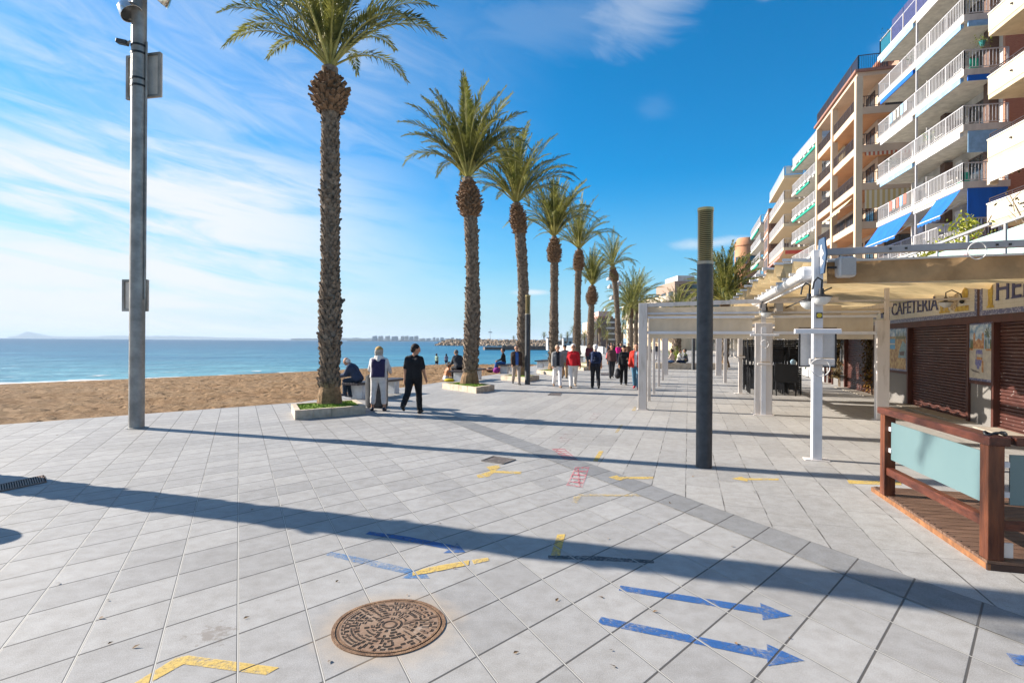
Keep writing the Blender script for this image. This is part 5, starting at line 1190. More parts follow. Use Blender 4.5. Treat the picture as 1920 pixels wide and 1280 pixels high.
EDGEW = mat('sunlit_wood_edge', (0.22, 0.095, 0.038), 0.7, var=0.3, vscale=12, stretch=(1, 1, 1))  # orange of the sun-facing deck side is put into the colour
def deck():
    k0 = Vector((3.80, 4.42, 0)); k1 = Vector((4.40, 6.78, 0)); d = (k1 - k0).normalized(); n = Vector((d.y, -d.x, 0)); L = (k1 - k0).length
    M = Matrix((n, d, UP)).transposed()
    t = thing('wooden_deck', k0, 'low dark plank platform on the paving at the right edge', 'deck')
    q = lambda a, b, z=0.0: k0 + n * a + d * b + UP * z
    m = MB(); w = 0.118; k = 0
    while (k + 1) * w < L: m.box(q(2.2, (k + 0.5) * w, 0.068), (4.4, w - 0.007, 0.024), M=M); k += 1
    m.build('board', DECKW, t)
    MB().box(q(0.012, L / 2, 0.026), (0.022, L, 0.056), M=M).build('edge_strip', EDGEW, t)
    MB().box(q(2.2, 0.011, 0.028), (4.4, 0.022, 0.052), M=M).build('edge_strip', mat('dark_edge', (0.04, 0.02, 0.015), 0.6, var=0.2), t)
    m = MB()
    for b in np.arange(0.1, L, 0.118): m.box(q(0.03, b, 0.0815), (0.012, 0.012, 0.004), M=M)
    m.build('screw', BLACK, t)
    # balustrade on it
    t = thing('glass_balustrade', q(0.1, 0.1, 0.08), 'reddish wooden railing with frosted glass panels standing on the deck', 'railing')
    P1 = G(1664, 927, 0.08); P2 = G(1859, 1046, 0.08); P1.z = P2.z = 0
    d2 = (P1 - P2).normalized(); n2 = Vector((d2.y, -d2.x, 0)); M2 = Matrix((n2, d2, UP)).transposed(); L2 = (P1 - P2).length
    P3 = P2 + n2 * 1.9
    for p in (P1, P2, P3): MB().box(p + UP * (0.08 + 0.46), (0.115, 0.115, 0.92), M=M2).build('post', REDW, t, bevel=0.006)
    MB().box((P1 + P2) / 2 + UP * 1.035, (0.15, L2 + 0.20, 0.072), M=M2).build('handrail', REDR, t, bevel=0.008)
    MB().box((P2 + P3) / 2 + UP * 1.033 + n2 * 0.05, (1.75, 0.14, 0.066), M=M2).build('handrail', REDX, t, bevel=0.008)
    MB().box((P1 + P2) / 2 + UP * 0.36, (0.075, L2 - 0.116, 0.085), M=M2).build('lower_rail', REDR, t, bevel=0.006)
    MB().box((P2 + P3) / 2 + UP * 0.36, (1.784, 0.075, 0.085), M=M2).build('lower_rail', REDX, t, bevel=0.006)
    g = NT('frosted_glass'); g.base(g.mix(g.ramp(g.noise(g.obj(), 1.5, 3), 0.3, 0.7), (0.145, 0.235, 0.25), (0.16, 0.255, 0.265))); g.p.inputs['Roughness'].default_value = 0.35; g.p.inputs['Transmission Weight'].default_value = 0.25
    MB().box((P1 + P2) / 2 + UP * 0.71, (0.012, L2 - 0.20, 0.42), M=M2).build('glass_panel', g.m, t)
    MB().box((P2 + P3) / 2 + UP * 0.72, (1.66, 0.012, 0.40), M=M2).build('glass_panel', g.m, t)
    m = MB()
    for z in (0.60, 0.84):
        for p, s in ((P1, -1), (P2, 1)): m.box(p + d2 * (s * 0.085) + UP * z, (0.03, 0.06, 0.045), M=M2)
        for p, s in ((P2, 1), (P3, -1)): m.box(p + n2 * (s * 0.085) + UP * z, (0.06, 0.03, 0.045), M=M2)
    m.build('glass_clip', ALUW, t)
    c = P2 + n2 * 0.10 - d2 * 0.02 + UP * 0.16; m = MB().box(c, (0.07, 0.02, 0.12), M=M2); o = m.build('steel_socket', ALU, t, bevel=0.005)
    c = P2 + UP * 1.085 + n2 * 0.02; pts = [c + n2 * (0.075 * math.cos(a)) + d2 * (0.035 * math.sin(a)) + UP * (0.012 * math.sin(3 * a)) for a in [k / 18 * 6.2832 for k in range(19)]]
    tag(MB().tube(pts, 0.010, 6).build('cable_tie', BLACK, origin=c, smooth=True), 'black cable loop lying on the corner of the wooden handrail', 'cable')
deck()

def shop_row():
    t = thing('shop_row', fp(22, 0, 0), 'long low row of pale shop fronts continuing beyond the white gate', 'shops'); S0, S1 = 20.5, 112
    mb = MB(); fbox(mb, S0, S1, -7, -0.3, 0, 3.5); mb.build('wall', RENDER, t); mb = MB(); fbox(mb, S0 - 0.2, S1, -7.2, 0.2, 3.5, 3.75); mb.build('roof', mat('shop_roof', (0.45, 0.40, 0.35), 0.8, var=0.1), t)
    for k in range(18):
        s = S0 + 1 + k * 5; m = MB(); fbox(m, s, s + 3.6, -0.298, -0.24, 0.1, 2.5); m.build('shop_window', mat('shop_glass', (0.05, 0.05, 0.055), 0.15, var=0.4) if k == 0 else bpy.data.materials['shop_glass'], t)
        m = MB(); m.slab4([fp(s - 0.3, -0.25, 3.1), fp(s + 3.9, -0.25, 3.1), fp(s + 3.9, 1.3, 2.6), fp(s - 0.3, 1.3, 2.6)], 0.02); m.build('shop_awning', (CLOTH, CLOTHG, bpy.data.materials['white_paint'])[k % 3], t)
shop_row()
# ------------------------------------------------------------------ apartment buildings
CREAMW = mat('cream_wall', (0.52, 0.415, 0.27), 0.85, var=0.10, vscale=2.0, stretch=(1, 1, 0.15), bump=0.1, bscale=20)
CREAMW2 = mat('pale_cream_parapet', (0.53, 0.455, 0.335), 0.8, var=0.10, vscale=2.2, stretch=(1, 1, 0.2), bump=0.1, bscale=20)
OFFW = mat('off_white_wall', (0.52, 0.49, 0.455), 0.8, var=0.14, vscale=2.0, stretch=(1, 1, 0.12))
SLABW = mat('white_balcony', (0.55, 0.52, 0.46), 0.75, var=0.14, vscale=2.5, stretch=(1, 1, 0.2))
SOFF = mat('white_soffit', (0.66, 0.63, 0.60), 0.8, var=0.05)
PEACH = mat('peach_render', (0.54, 0.40, 0.29), 0.8, var=0.08, vscale=0.6)
PEACHC = mat('pale_peach_column', (0.56, 0.44, 0.31), 0.8, var=0.06, vscale=0.6)
ORNG = mat('orange_soffit', (0.50, 0.27, 0.14), 0.8, var=0.1, vscale=0.6)
TERRA = mat('terracotta_cornice', (0.28, 0.14, 0.10), 0.8, var=0.15)
DRAIL = mat('dark_railing', (0.045, 0.03, 0.028), 0.5, 0.2, var=0.1)
WRAIL = mat('white_railing', (0.46, 0.445, 0.45), 0.45, 0.1, var=0.06)
GLASSD = mat('dark_window_glass', (0.035, 0.042, 0.050), 0.08, 0.0, var=0.5, vscale=0.8, spec=0.8)
CURT = mat('pale_curtain', (0.38, 0.36, 0.33), 0.8, var=0.2, vscale=3)
PALEG = mat('pale_glass_panel', (0.42, 0.46, 0.48), 0.15, var=0.1, spec=0.7)
AQUA = mat('aqua_terrace_glass', (0.40, 0.58, 0.53), 0.2, var=0.1, spec=0.7)
BLUEA = mat('bright_blue_awning', (0.012, 0.15, 0.60), 0.8, var=0.12, vscale=2, stretch=(1, 1, 0.2), transl=0.25)
BLUEL = mat('pale_blue_awning', (0.22, 0.40, 0.60), 0.8, var=0.15, vscale=3)
GREENA = mat('green_awning', (0.01, 0.26, 0.18), 0.8, var=0.15)
PINKA = mat('pink_awning', (0.58, 0.20, 0.15), 0.8, var=0.1, transl=0.3)
YELA = mat('yellow_awning', (0.50, 0.33, 0.02), 0.8, var=0.15)
def brick_mat(name, a, b, mortar, scale=5.5):
    t = NT(name); n = t.N.new('ShaderNodeTexBrick'); P = t.pos(); sp = t.N.new('ShaderNodeSeparateXYZ'); t.L.new(P, sp.inputs[0])
    t.L.new(t.comb(t.math('ADD', sp.outputs[0], t.math('MULTIPLY', sp.outputs[1], 1.0)), sp.outputs[2], 0.0), n.inputs['Vector'])
    n.inputs['Scale'].default_value = scale; n.inputs['Color1'].default_value = (*a, 1); n.inputs['Color2'].default_value = (*b, 1); n.inputs['Mortar'].default_value = (*mortar, 1); n.inputs['Mortar Size'].default_value = 0.012
    t.base(n.outputs[0]); t.p.inputs['Roughness'].default_value = 0.85; return t.m
BRICKB = brick_mat('brown_brick', (0.085, 0.045, 0.032), (0.13, 0.070, 0.05), (0.20, 0.17, 0.15))
BRICKO = brick_mat('orange_brick', (0.36, 0.14, 0.085), (0.42, 0.19, 0.11), (0.45, 0.36, 0.29))
def stripe_mat(name, a, b, ax, per):
    t = NT(name); P = t.pos(); f = t.math('FRACT', t.math('ADD', t.math('DIVIDE', t.dot(P, ax), per), 300.0)); c = t.mix(t.ramp(f, 0.48, 0.52), a, b); t.base(c); t.p.inputs['Roughness'].default_value = 0.85; return t.m

class Block:
    """an apartment block: s runs along its front away from us, b runs inland from the balcony edge"""
    def __init__(s, name, label, p0, p1, group=None, cat='apartment block'):
        s.o = Vector((p0[0], p0[1], 0)); d = Vector((p1[0] - p0[0], p1[1] - p0[1], 0)); s.L = d.length; s.a = d.normalized(); s.b = Vector((s.a.y, -s.a.x, 0))
        s.M = Matrix((s.b, s.a, UP)).transposed(); s.t = thing(name, s.o, label, cat, group)
    def P(s, q, b, z): return s.o + s.a * q + s.b * b + UP * z
    def bx(s, mb, s0, s1, b0, b1, z0, z1): return mb.box(s.P((s0 + s1) / 2, (b0 + b1) / 2, (z0 + z1) / 2), (b1 - b0, s1 - s0, z1 - z0), M=s.M)
    def part(s, name, m, *boxes, parent=None, bevel=0, label=None):
        mb = MB()
        for b in boxes: s.bx(mb, *b)
        return tag(mb.build(name, m, parent or s.t, bevel=bevel), label)
    def rail(s, parent, path, z, m, h=1.0, bars=0.14, name='railing', th=0.022, kind='bars'):
        mb = MB()
        for (s0, b0), (s1, b1) in zip(path, path[1:]):
            A, B = s.P(s0, b0, z), s.P(s1, b1, z); Ln = (B - A).length; mb.bar(A + UP * h, B + UP * h, 0.05, 0.05); mb.bar(A + UP * 0.10, B + UP * 0.10, 0.03, 0.03)
            n = max(1, int(Ln / 1.6))
            for k in range(n + 1): p = A.lerp(B, k / n); mb.bar(p, p + UP * h, 0.05, 0.05)
            if kind == 'bars':
                n = max(1, int(Ln / bars))
                for k in range(n): p = A.lerp(B, (k + 0.5) / n); mb.bar(p + UP * 0.10, p + UP * (h - 0.03), th, th)
        r = mb.build(name, m, parent)
        if kind == 'glass':
            for (s0, b0), (s1, b1) in zip(path, path[1:]):
                A, B = s.P(s0, b0, z), s.P(s1, b1, z); n = max(1, int((B - A).length / 1.6))
                for k in range(n):
                    p, q = A.lerp(B, (k + 0.06) / n), A.lerp(B, (k + 0.94) / n)
                    MB().slab4([p + UP * 0.14, q + UP * 0.14, q + UP * (h - 0.06), p + UP * (h - 0.06)], 0.012).build('panel', PALEG, r)
        return r
    def window(s, q0, q1, b, z0, z1, frame, pane=None, nm=2):
        mb = MB(); f = 0.06
        for a in (q0, q1 - f): s.bx(mb, a, a + f, b - 0.05, b + 0.02, z0, z1)
        s.bx(mb, q0 + f, q1 - f, b - 0.05, b + 0.02, z1 - f, z1); s.bx(mb, q0 + f, q1 - f, b - 0.05, b + 0.02, z0, z0 + f)
        for k in range(1, nm): a = q0 + (q1 - q0) * k / nm; s.bx(mb, a - 0.025, a + 0.025, b - 0.04, b + 0.01, z0 + f, z1 - f)
        w = mb.build('window', frame, s.t); s.part('pane', pane or GLASSD, (q0 + f, q1 - f, b - 0.012, b - 0.004, z0 + f, z1 - f), parent=w); return w
    def endwin(s, q, b0, b1, z0, z1, frame, pane=None):
        mb = MB(); f = 0.06
        for a in (b0, b1 - f): s.bx(mb, q - 0.05, q + 0.02, a, a + f, z0, z1)
        s.bx(mb, q - 0.05, q + 0.02, b0 + f, b1 - f, z1 - f, z1); s.bx(mb, q - 0.05, q + 0.02, b0 + f, b1 - f, z0, z0 + f); m = (b0 + b1) / 2; s.bx(mb, q - 0.04, q + 0.01, m - 0.03, m + 0.03, z0 + f, z1 - f)
        w = mb.build('window', frame, s.t); s.part('pane', pane or GLASSD, (q - 0.012, q - 0.004, b0 + f, b1 - f, z0 + f, z1 - f), parent=w)
    def awning(s, s0, s1, b, z, out, drop, m, label=None, name='awning'):
        A, B = s.P(s0, b, z), s.P(s1, b, z); o = -s.b * out - UP * drop; vs, fs = [], []; n, k = 18, 6
        for j in range(k + 1):
            v = j / k
            for i in range(n + 1):
                p = A.lerp(B, i / n) + o * v - UP * (0.05 * math.sin(math.pi * v) + 0.012 * math.sin(i * 2.1) * v); vs.append(p)
        for i in range(n + 1): vs.append(A.lerp(B, i / n) + o - UP * (0.16 + 0.03 * math.sin(i * 1.9)))
        for j in range(k + 1):
            for i in range(n): q = j * (n + 1) + i; fs.append((q, q + 1, q + n + 2, q + n + 1))
        w = MB().add(vs, fs).build(name, m, s.t, smooth=True); tag(w, label)
        MB().bar(A + o, B + o, 0.05, 0.05).build('awning_bar', WHITE, w)
        for p in (A, B): MB().bar(p - UP * 0.5 * drop, p + o, 0.03, 0.03).build('awning_arm', WHITE, w)

# white block with blue awnings
def white_block():
    B = Block('apartment_building', 'white block with long barred balconies and bright blue awnings', (24.0, 29.6), (26.1, 39.8)); L = B.L; bd = 2.2
    zs = [4.2, 7.2, 10.15, 13.2, 16.15, 19.05, 22.0]; h = 0.34; rr = random.Random(3)
    B.part('wall', OFFW, (0.5, L, bd, 13, 0, 22.0)); B.part('brick_wall', BRICKO, (0.32, 0.498, bd - 0.1, 13, 0, 22.0))
    for z in zs:
        t = B.part('balcony', SLABW, (0, L, 0, bd - 0.002, z, z + h)); B.part('soffit_edge', PEACHC, (0.02, L - 0.02, 0.02, 0.07, z - 0.02, z), parent=t)
        if z < 21:
            B.rail(t, [(L - 0.05, bd), (L - 0.05, 0.06), (0.06, 0.06), (0.06, bd - 0.1)], z + h, WRAIL, 1.0, 0.15)
            zf = z + h
            for q0, q1 in ((1.6, 3.6), (4.3, 5.0), (6.0, 8.0), (8.8, 9.7)): B.window(q0, q1, bd, zf + 0.02, zf + 2.15, mat_frame, CURT if rr.random() < 0.25 else None)
            for q in (1.0, 5.3): B.part('brick_pillar', BRICKB, (q, q + 0.5, bd - 0.45, bd - 0.002, zf, z + 2.93))
            B.part('divider_post', WRAIL, (L * 0.5 - 0.05, L * 0.5 + 0.05, 0.10, 0.20, zf, z + 2.93)); B.part('divider', OFFW, (L * 0.5 - 0.04, L * 0.5 + 0.04, 0.7, bd - 0.002, zf, zf + 1.75))
    cols = {13.2: (WHITE, BLUEL), 16.15: (BLUEL, WHITE), 19.05: (BLUEL, BLUEA), 22.0: (WHITE, BLUEL)}
    for z, (c0, c1) in cols.items():
        for (q0, q1, c) in ((0.3, L * 0.5 - 0.2, c0), (L * 0.5 + 0.2, L - 0.5, c1)):
            B.part('rolled_awning', c, (q0, q1, 0.04, 0.16, z - 0.20, z - 0.03)); B.part('awning_valance', c, (q0, q1, 0.0, 0.02, z - 0.30, z - 0.02))
    B.part('rolled_awning', BLUEL, (-0.02, 0.06, 0.2, bd, 19.05 - 0.30, 19.03)); B.part('rolled_awning', BLUEA, (-0.02, 0.06, 0.2, bd, 16.15 - 0.30, 16.13))
    B.part('side_blind', BLUEL, (0.03, 0.06, 0.25, bd - 0.1, 13.18 - 1.15, 13.18)); B.part('side_blind', BLUEA, (0.03, 0.06, 0.25, bd - 0.1, 10.13 - 1.55, 10.13), label='bright blue side blind')
    B.awning(0.2, 2.6, 0.0, 10.1, 0.95, 1.35, BLUEA, 'bright blue slanting awning, nearer one'); B.awning(L * 0.5 + 0.2, L - 0.3, 0.0, 10.1, 0.95, 1.45, BLUEA, 'bright blue slanting awning, farther one')
    B.part('rolled_awning', WHITE, (2.7, L * 0.5 + 0.1, 0.04, 0.16, 9.93, 10.12))
    # attic
    prof = [(9.9, 22.36), (9.9, 22.7), (6.2, 26.0), (0.8, 28.0), (0.8, 22.36)]
    vs = [B.P(q, 1.0, z) for q, z in prof] + [B.P(q, 6.0, z) for q, z in prof]; n = len(prof)
    MB().add(vs, [tuple(range(n)), tuple(range(2 * n - 1, n - 1, -1))] + [(i, i + n, (i + 1) % n + n, (i + 1) % n) for i in range(n)]).build('attic_wall', BRICKO, B.t)
    MB().slab4([B.P(10.1, 0.9, 22.7), B.P(6.2, 0.9, 26.12), B.P(6.2, 6.1, 26.12), B.P(10.1, 6.1, 22.7)], 0.12).build('attic_roof', BRICKO, B.t)
    r = B.rail(B.t, [(L - 0.1, bd + 1), (L - 0.1, 0.12), (0.2, 0.12)], 22.34, WRAIL, 1.1, name='terrace_railing', kind='none')
    VIO = mat('violet_glass', (0.06, 0.055, 0.12), 0.1, var=0.15, spec=0.8)
    for k in range(6): B.part('panel', VIO if k < 5 else mat('teal_glass', (0.02, 0.12, 0.16), 0.1, var=0.1), (0.3 + k * 1.66, 0.3 + k * 1.66 + 1.55, 0.10, 0.125, 22.45, 23.9 if k < 5 else 23.3), parent=r)
    tub = B.part('roof_planter', WHITE, (L - 1.0, L - 0.4, 0.35, 0.9, 22.34, 23.0)); m = MB(); r2 = random.Random(8); c = B.P(L - 0.7, 0.6, 23.4); leaves(m, r2, 300, lambda: c + Vector((r2.gauss(0, .25), r2.gauss(0, .25), r2.gauss(0, .25))), 0.08); m.build('foliage', GREEND, tub)
    rc = random.Random(19)
    for z in zs[1:6]:
        zf = z + h
        for q in (4.0, 8.4): B.part('air_conditioner', WHITE, (q - 0.35, q + 0.35, bd - 0.36, bd - 0.002, zf + 1.75, zf + 2.25), bevel=0.02)
        q = rc.uniform(1.5, 3.5); tb = B.part('balcony_table', WHITE, (q, q + 0.8, 0.7, 1.4, zf + 0.70, zf + 0.74)); B.part('table_leg', WHITE, (q + 0.36, q + 0.44, 1.0, 1.08, zf, zf + 0.70), parent=tb)
        for dq in (-0.6, 1.0): c_ = B.part('balcony_chair', rc.choice((DRAIL, WHITE, GREENA)), (q + dq, q + dq + 0.42, 0.8, 1.2, zf + 0.42, zf + 0.47), (q + dq, q + dq + 0.05, 0.8, 1.2, zf + 0.47, zf + 0.95)); B.part('chair_leg', DRAIL, *[(q + dq + a_, q + dq + a_ + 0.04, b_, b_ + 0.04, zf, zf + 0.42) for a_ in (0.0, 0.38) for b_ in (0.8, 1.16)], parent=c_)
        q = rc.uniform(6, 9); m = MB(); cc = B.P(q, 0.35, zf + 0.75); r9 = random.Random(int(z * 10)); leaves(m, r9, 90, lambda: cc + Vector((r9.gauss(0, .18), r9.gauss(0, .18), r9.gauss(0, .22))), 0.06); pot = MB().lathe([(0.10, 0), (0.16, 0.35), (0.13, 0.35), (0.1, 0.1)], B.P(q, 0.35, zf), 12).build('flower_pot', TERRA, B.t); m.build('foliage', GREEND, pot)
        if z in (10.15, 16.15):
            for k in range(5): B.part('laundry', rc.choice((BLUEL, WHITE, PINKA, CURT)), (6.2 + k * 0.5, 6.55 + k * 0.5, 0.03, 0.05, zf + 0.35, zf + 1.02))
    # hanging pots and a chair on the near balcony
    for (q, b, z, lb) in ((0.25, 1.0, 17.75, 'green pot'), (4.0, 0.3, 14.1, 'pot')):
        c = B.P(q, b, z); p = MB().lathe([(0.08, 0), (0.16, 0.26), (0.13, 0.26), (0.06, 0.05)], c, 12).build('flower_pot', mat('teal_pot', (0.02, 0.17, 0.16), 0.5, var=0.1), B.t); m = MB(); leaves(m, r2, 120, lambda: c + Vector((r2.gauss(0, .16), r2.gauss(0, .16), 0.28 + r2.gauss(0, .18))), 0.05); m.build('foliage', GREENL, p)
mat_frame = mat('brown_window_frame', (0.12, 0.085, 0.07), 0.5, var=0.1)
white_block()
def orange_block():
    B = Block('apartment_building', 'peach block with tall slim columns, orange soffits and dark railings', (26.75, 43.2), (29.75, 54.5)); L = B.L
    zs = [4.9, 7.8, 10.75, 13.75, 16.7, 19.65]; ztop = 22.6; h = 0.55
    B.part('wall', PEACH, (1.4, L, 1.9, 14, 0, ztop)); 
    for z in zs:
        t = B.part('balcony', PEACH, (0.08, L - 0.05, 0.06, 1.898, z, z + h), (0.08, 1.398, 1.9, 12, z, z + h)); B.part('soffit', ORNG, (0.1, L - 0.1, 0.08, 1.89, z - 0.02, z), (0.1, 1.39, 1.9, 12, z - 0.02, z), parent=t)
        B.rail(t, [(L - 0.1, 0.10), (0.14, 0.10), (0.14, 8.0)], z + h, DRAIL, 0.85, 0.13)
        for q0, q1 in ((2.0, 3.9), (4.6, 5.7), (7.0, 8.8), (9.4, 10.9)): B.window(q0, q1, 1.9, z + h + 0.02, z + h + 2.0, DRAIL)
        B.endwin(1.4, 2.4, 4.6, z + h + 0.02, z + h + 2.1, DRAIL)
    for q in (0.0, 6.2, L - 0.5): B.part('column', PEACHC, (q, q + 0.45, -0.06, 0.40, 0, ztop - 0.002))
    B.part('roof', PEACH, (0.0, L, 0.0, 14, ztop, ztop + 0.30)); B.part('cornice', TERRA, (-0.15, L + 0.15, -0.18, 14, ztop + 0.30, ztop + 0.50))
    B.rail(B.t, [(L, 0.1), (0.1, 0.1), (0.1, 8)], ztop + 0.5, DRAIL, 1.15, 0.13, name='roof_railing')
    B.part('penthouse', mat('penthouse_wall', (0.45, 0.28, 0.2), 0.85, var=0.1), (1.8, 7, 3.5, 10, ztop + 0.5, ztop + 2.7)); mb = MB().slab4([B.P(7.5, 2.6, 25.2), B.P(1.2, 2.6, 25.2), B.P(1.2, 6, 27.6), B.P(7.5, 6, 27.6)], 0.18); mb.build('penthouse_roof', BRICKO, B.t)
    for q in (2.0, 5.0): B.part('chimney', BRICKO, (q, q + 0.8, 5.5, 6.3, 27.0, 28.6))
    ST = stripe_mat('ochre_striped_cloth', (0.50, 0.36, 0.15), (0.58, 0.52, 0.40), tuple(B.b), 0.36); ST2 = stripe_mat('striped_front_awning', (0.50, 0.36, 0.15), (0.58, 0.52, 0.40), tuple(B.a), 0.4)
    B.part('striped_blind', ST, (0.05, 0.075, 0.6, 5.5, 12.30, 13.72), label='ochre and cream striped blind'); B.awning(0.9, 5.8, 0.0, 13.4, 0.9, 0.9, ST2, 'striped awning tilted out from the front')
    RS = stripe_mat('red_striped_valance', (0.42, 0.10, 0.05), (0.58, 0.48, 0.36), tuple(B.b), 0.3); B.part('valance', RS, (0.05, 0.07, 0.6, 5.5, 16.4, 16.68)); B.part('striped_blind', ST2, (7.0, 10.6, 1.2, 1.22, 17.3, 19.6))
orange_block()

def green_block():
    B = Block('apartment_building', 'white block with green rolled awnings beyond the peach one', (31.9, 57.9), (34.25, 68.2)); L = B.L
    zs = [5.4, 8.2, 11.0, 13.9, 16.75, 19.75, 23.0]; B.part('wall', OFFW, (0.2, L, 2.0, 14, 0, 23.0))
    for i, z in enumerate(zs):
        t = B.part('balcony', SLABW, (0, L, 0, 1.998, z, z + 0.32)); B.rail(t, [(L - 0.05, 2), (L - 0.05, 0.06), (0.06, 0.06), (0.06, 2)], z + 0.32, WRAIL, 1.05, 0.16, kind='glass' if i == 6 else 'bars')
        if z < 22:
            for q0, q1 in ((1.0, 3.0), (4.4, 5.6), (7.0, 9.2)): B.window(q0, q1, 2.0, z + 0.34, z + 2.4, mat_frame)
        if z > 12: B.part('rolled_awning', GREENA, (1.0 + (i % 2) * 2.5, L - 0.5 - (i % 2) * 1.5, -0.02, 0.12, z - 0.26, z - 0.02))
        B.part('flower_box', WHITE, *[(0.6 + k * 1.7, 1.7 + k * 1.7, -0.16, -0.002, z + 0.06, z + 0.26) for k in range(5)], parent=t)
    B.part('roof_vent', mat('vent_steel', (0.5, 0.52, 0.55), 0.3, 0.6, var=0.1), (3.0, 4.2, 0.9, 1.8, 23.32, 25.6), bevel=0.4)
green_block()
def step_block():
    B = Block('apartment_building', 'cream-edged white block stepping forward with yellow blinds on its side', (33.5, 68.6), (37.4, 80.9)); L = B.L
    zs = [4.6, 7.5, 10.4, 13.3, 16.25, 19.2, 22.2]; B.part('wall', OFFW, (1.5, L, 2.6, 14, 0, 22.2))
    for i, z in enumerate(zs):
        t = B.part('balcony', mat('cream_balcony', (0.54, 0.44, 0.31), 0.8, var=0.06) if i == 0 else bpy.data.materials['cream_balcony'], (0, L, 0, 2.598, z, z + 0.36), (0, 1.498, 2.6, 5, z, z + 0.36)); B.rail(t, [(L - 0.05, 0.06), (0.06, 0.06), (0.06, 4.5)], z + 0.36, WRAIL, 1.1, 0.18, kind='glass' if i == 6 else 'bars')
        if z < 22:
            for q0, q1 in ((2.2, 4.2), (6, 8), (9.2, 11)): B.window(q0, q1, 2.6, z + 0.38, z + 2.4, mat_frame)
            if z > 12: B.part('yellow_blind', YELA, (1.42, 1.46, 3.0, 4.4, z + 1.3, z + 2.7))
    B.awning(0.2, L - 2, 0.0, 13.25, 0.4, 0.7, PINKA, 'faded pink awning'); B.part('valance', mat('red_valance', (0.5, 0.08, 0.06), 0.8, var=0.1), (-0.03, 0.0, 0.2, 3.0, 12.8, 13.25))
step_block()
def brick_block():
    B = Block('apartment_building', 'narrow brown brick block with white bands and a dark side', (37.6, 81.6), (39.6, 87.4)); L = B.L
    B.part('wall', brick_mat('rust_brick', (0.20, 0.10, 0.065), (0.25, 0.13, 0.08), (0.28, 0.2, 0.15)), (0, L, 0, 14, 0, 21.6)); B.part('slatted_side', mat('dark_slatted_panel', (0.10, 0.05, 0.035), 0.8, var=0.2), *[(-0.06, -0.002, 0.3, 3.2, 3.9 + 2.95 * k, 5.6 + 2.95 * k) for k in range(6)])
    for k in range(7): B.part('band', SLABW, (-0.07, L, -0.08, -0.002, 3.2 + 2.95 * k, 3.5 + 2.95 * k))
    for k in range(6): B.window(1.0, 2.6, 0.0, 4.2 + 2.95 * k, 5.7 + 2.95 * k, WRAIL); B.window(3.4, 5.0, 0.0, 4.2 + 2.95 * k, 5.7 + 2.95 * k, WRAIL)
brick_block()
def far_white_block():
    B = Block('apartment_building', 'far white block with pale balconies beside the round turret', (39.3, 88.0), (43.3, 101)); L = B.L
    B.part('wall', mat('grey_brown_wall', (0.26, 0.19, 0.16), 0.8, var=0.1), (0.5, L, 2.2, 12, 0, 20.5))
    for i, z in enumerate([6.2, 9.1, 12.0, 14.9, 17.8, 20.6]):
        t = B.part('balcony', SLABW, (0, L, 0, 2.198, z, z + 0.4)); B.rail(t, [(L - 0.05, 0.06), (0.06, 0.06), (0.06, 2.2)], z + 0.4, WRAIL, 1.1, 0.22); 
        for q0, q1 in ((1.5, 4), (6, 8.5), (9.5, 12)): B.window(q0, q1, 2.2, z - 2.5, z - 0.4, WRAIL)
        if i in (3, 5): B.part('rolled_awning', GREENA, (3.0, L - 2, -0.05, 0.15, z - 0.4, z - 0.05))
        if i == 2: B.part('yellow_blind', YELA, (2.0, 6.5, 0.5, 0.54, z - 2.0, z - 0.3))
far_white_block()
def turret():
    c = Vector((46.3, 110, 0)); t = thing('brick_turret', c, 'round orange brick turret rising over the bushy palm', 'tower')
    MB().lathe([(2.1, 0), (2.1, 20.9), (2.25, 20.9), (2.25, 21.4), (1.6, 22.5), (0, 22.6)], c, 30).build('wall', mat('orange_plaster', (0.48, 0.23, 0.12), 0.85, var=0.12, vscale=0.4), t, smooth=True)
    mb = MB()
    for k in range(4): mb.lathe([(2.11, 4 + 4 * k), (2.16, 4 + 4 * k), (2.16, 4.4 + 4 * k), (2.11, 4.4 + 4 * k)], c, 30)
    mb.build('band', TERRA, t)
    for k in range(4):
        for a in (200, 240, 280): an = R(a); m = Matrix.Rotation(an, 3, 'Z'); MB().box(c + m @ Vector((2.12, 0, 6 + 4 * k)), (0.08, 1.0, 1.5), M=m).build('window', GLASSD, t)
turret()
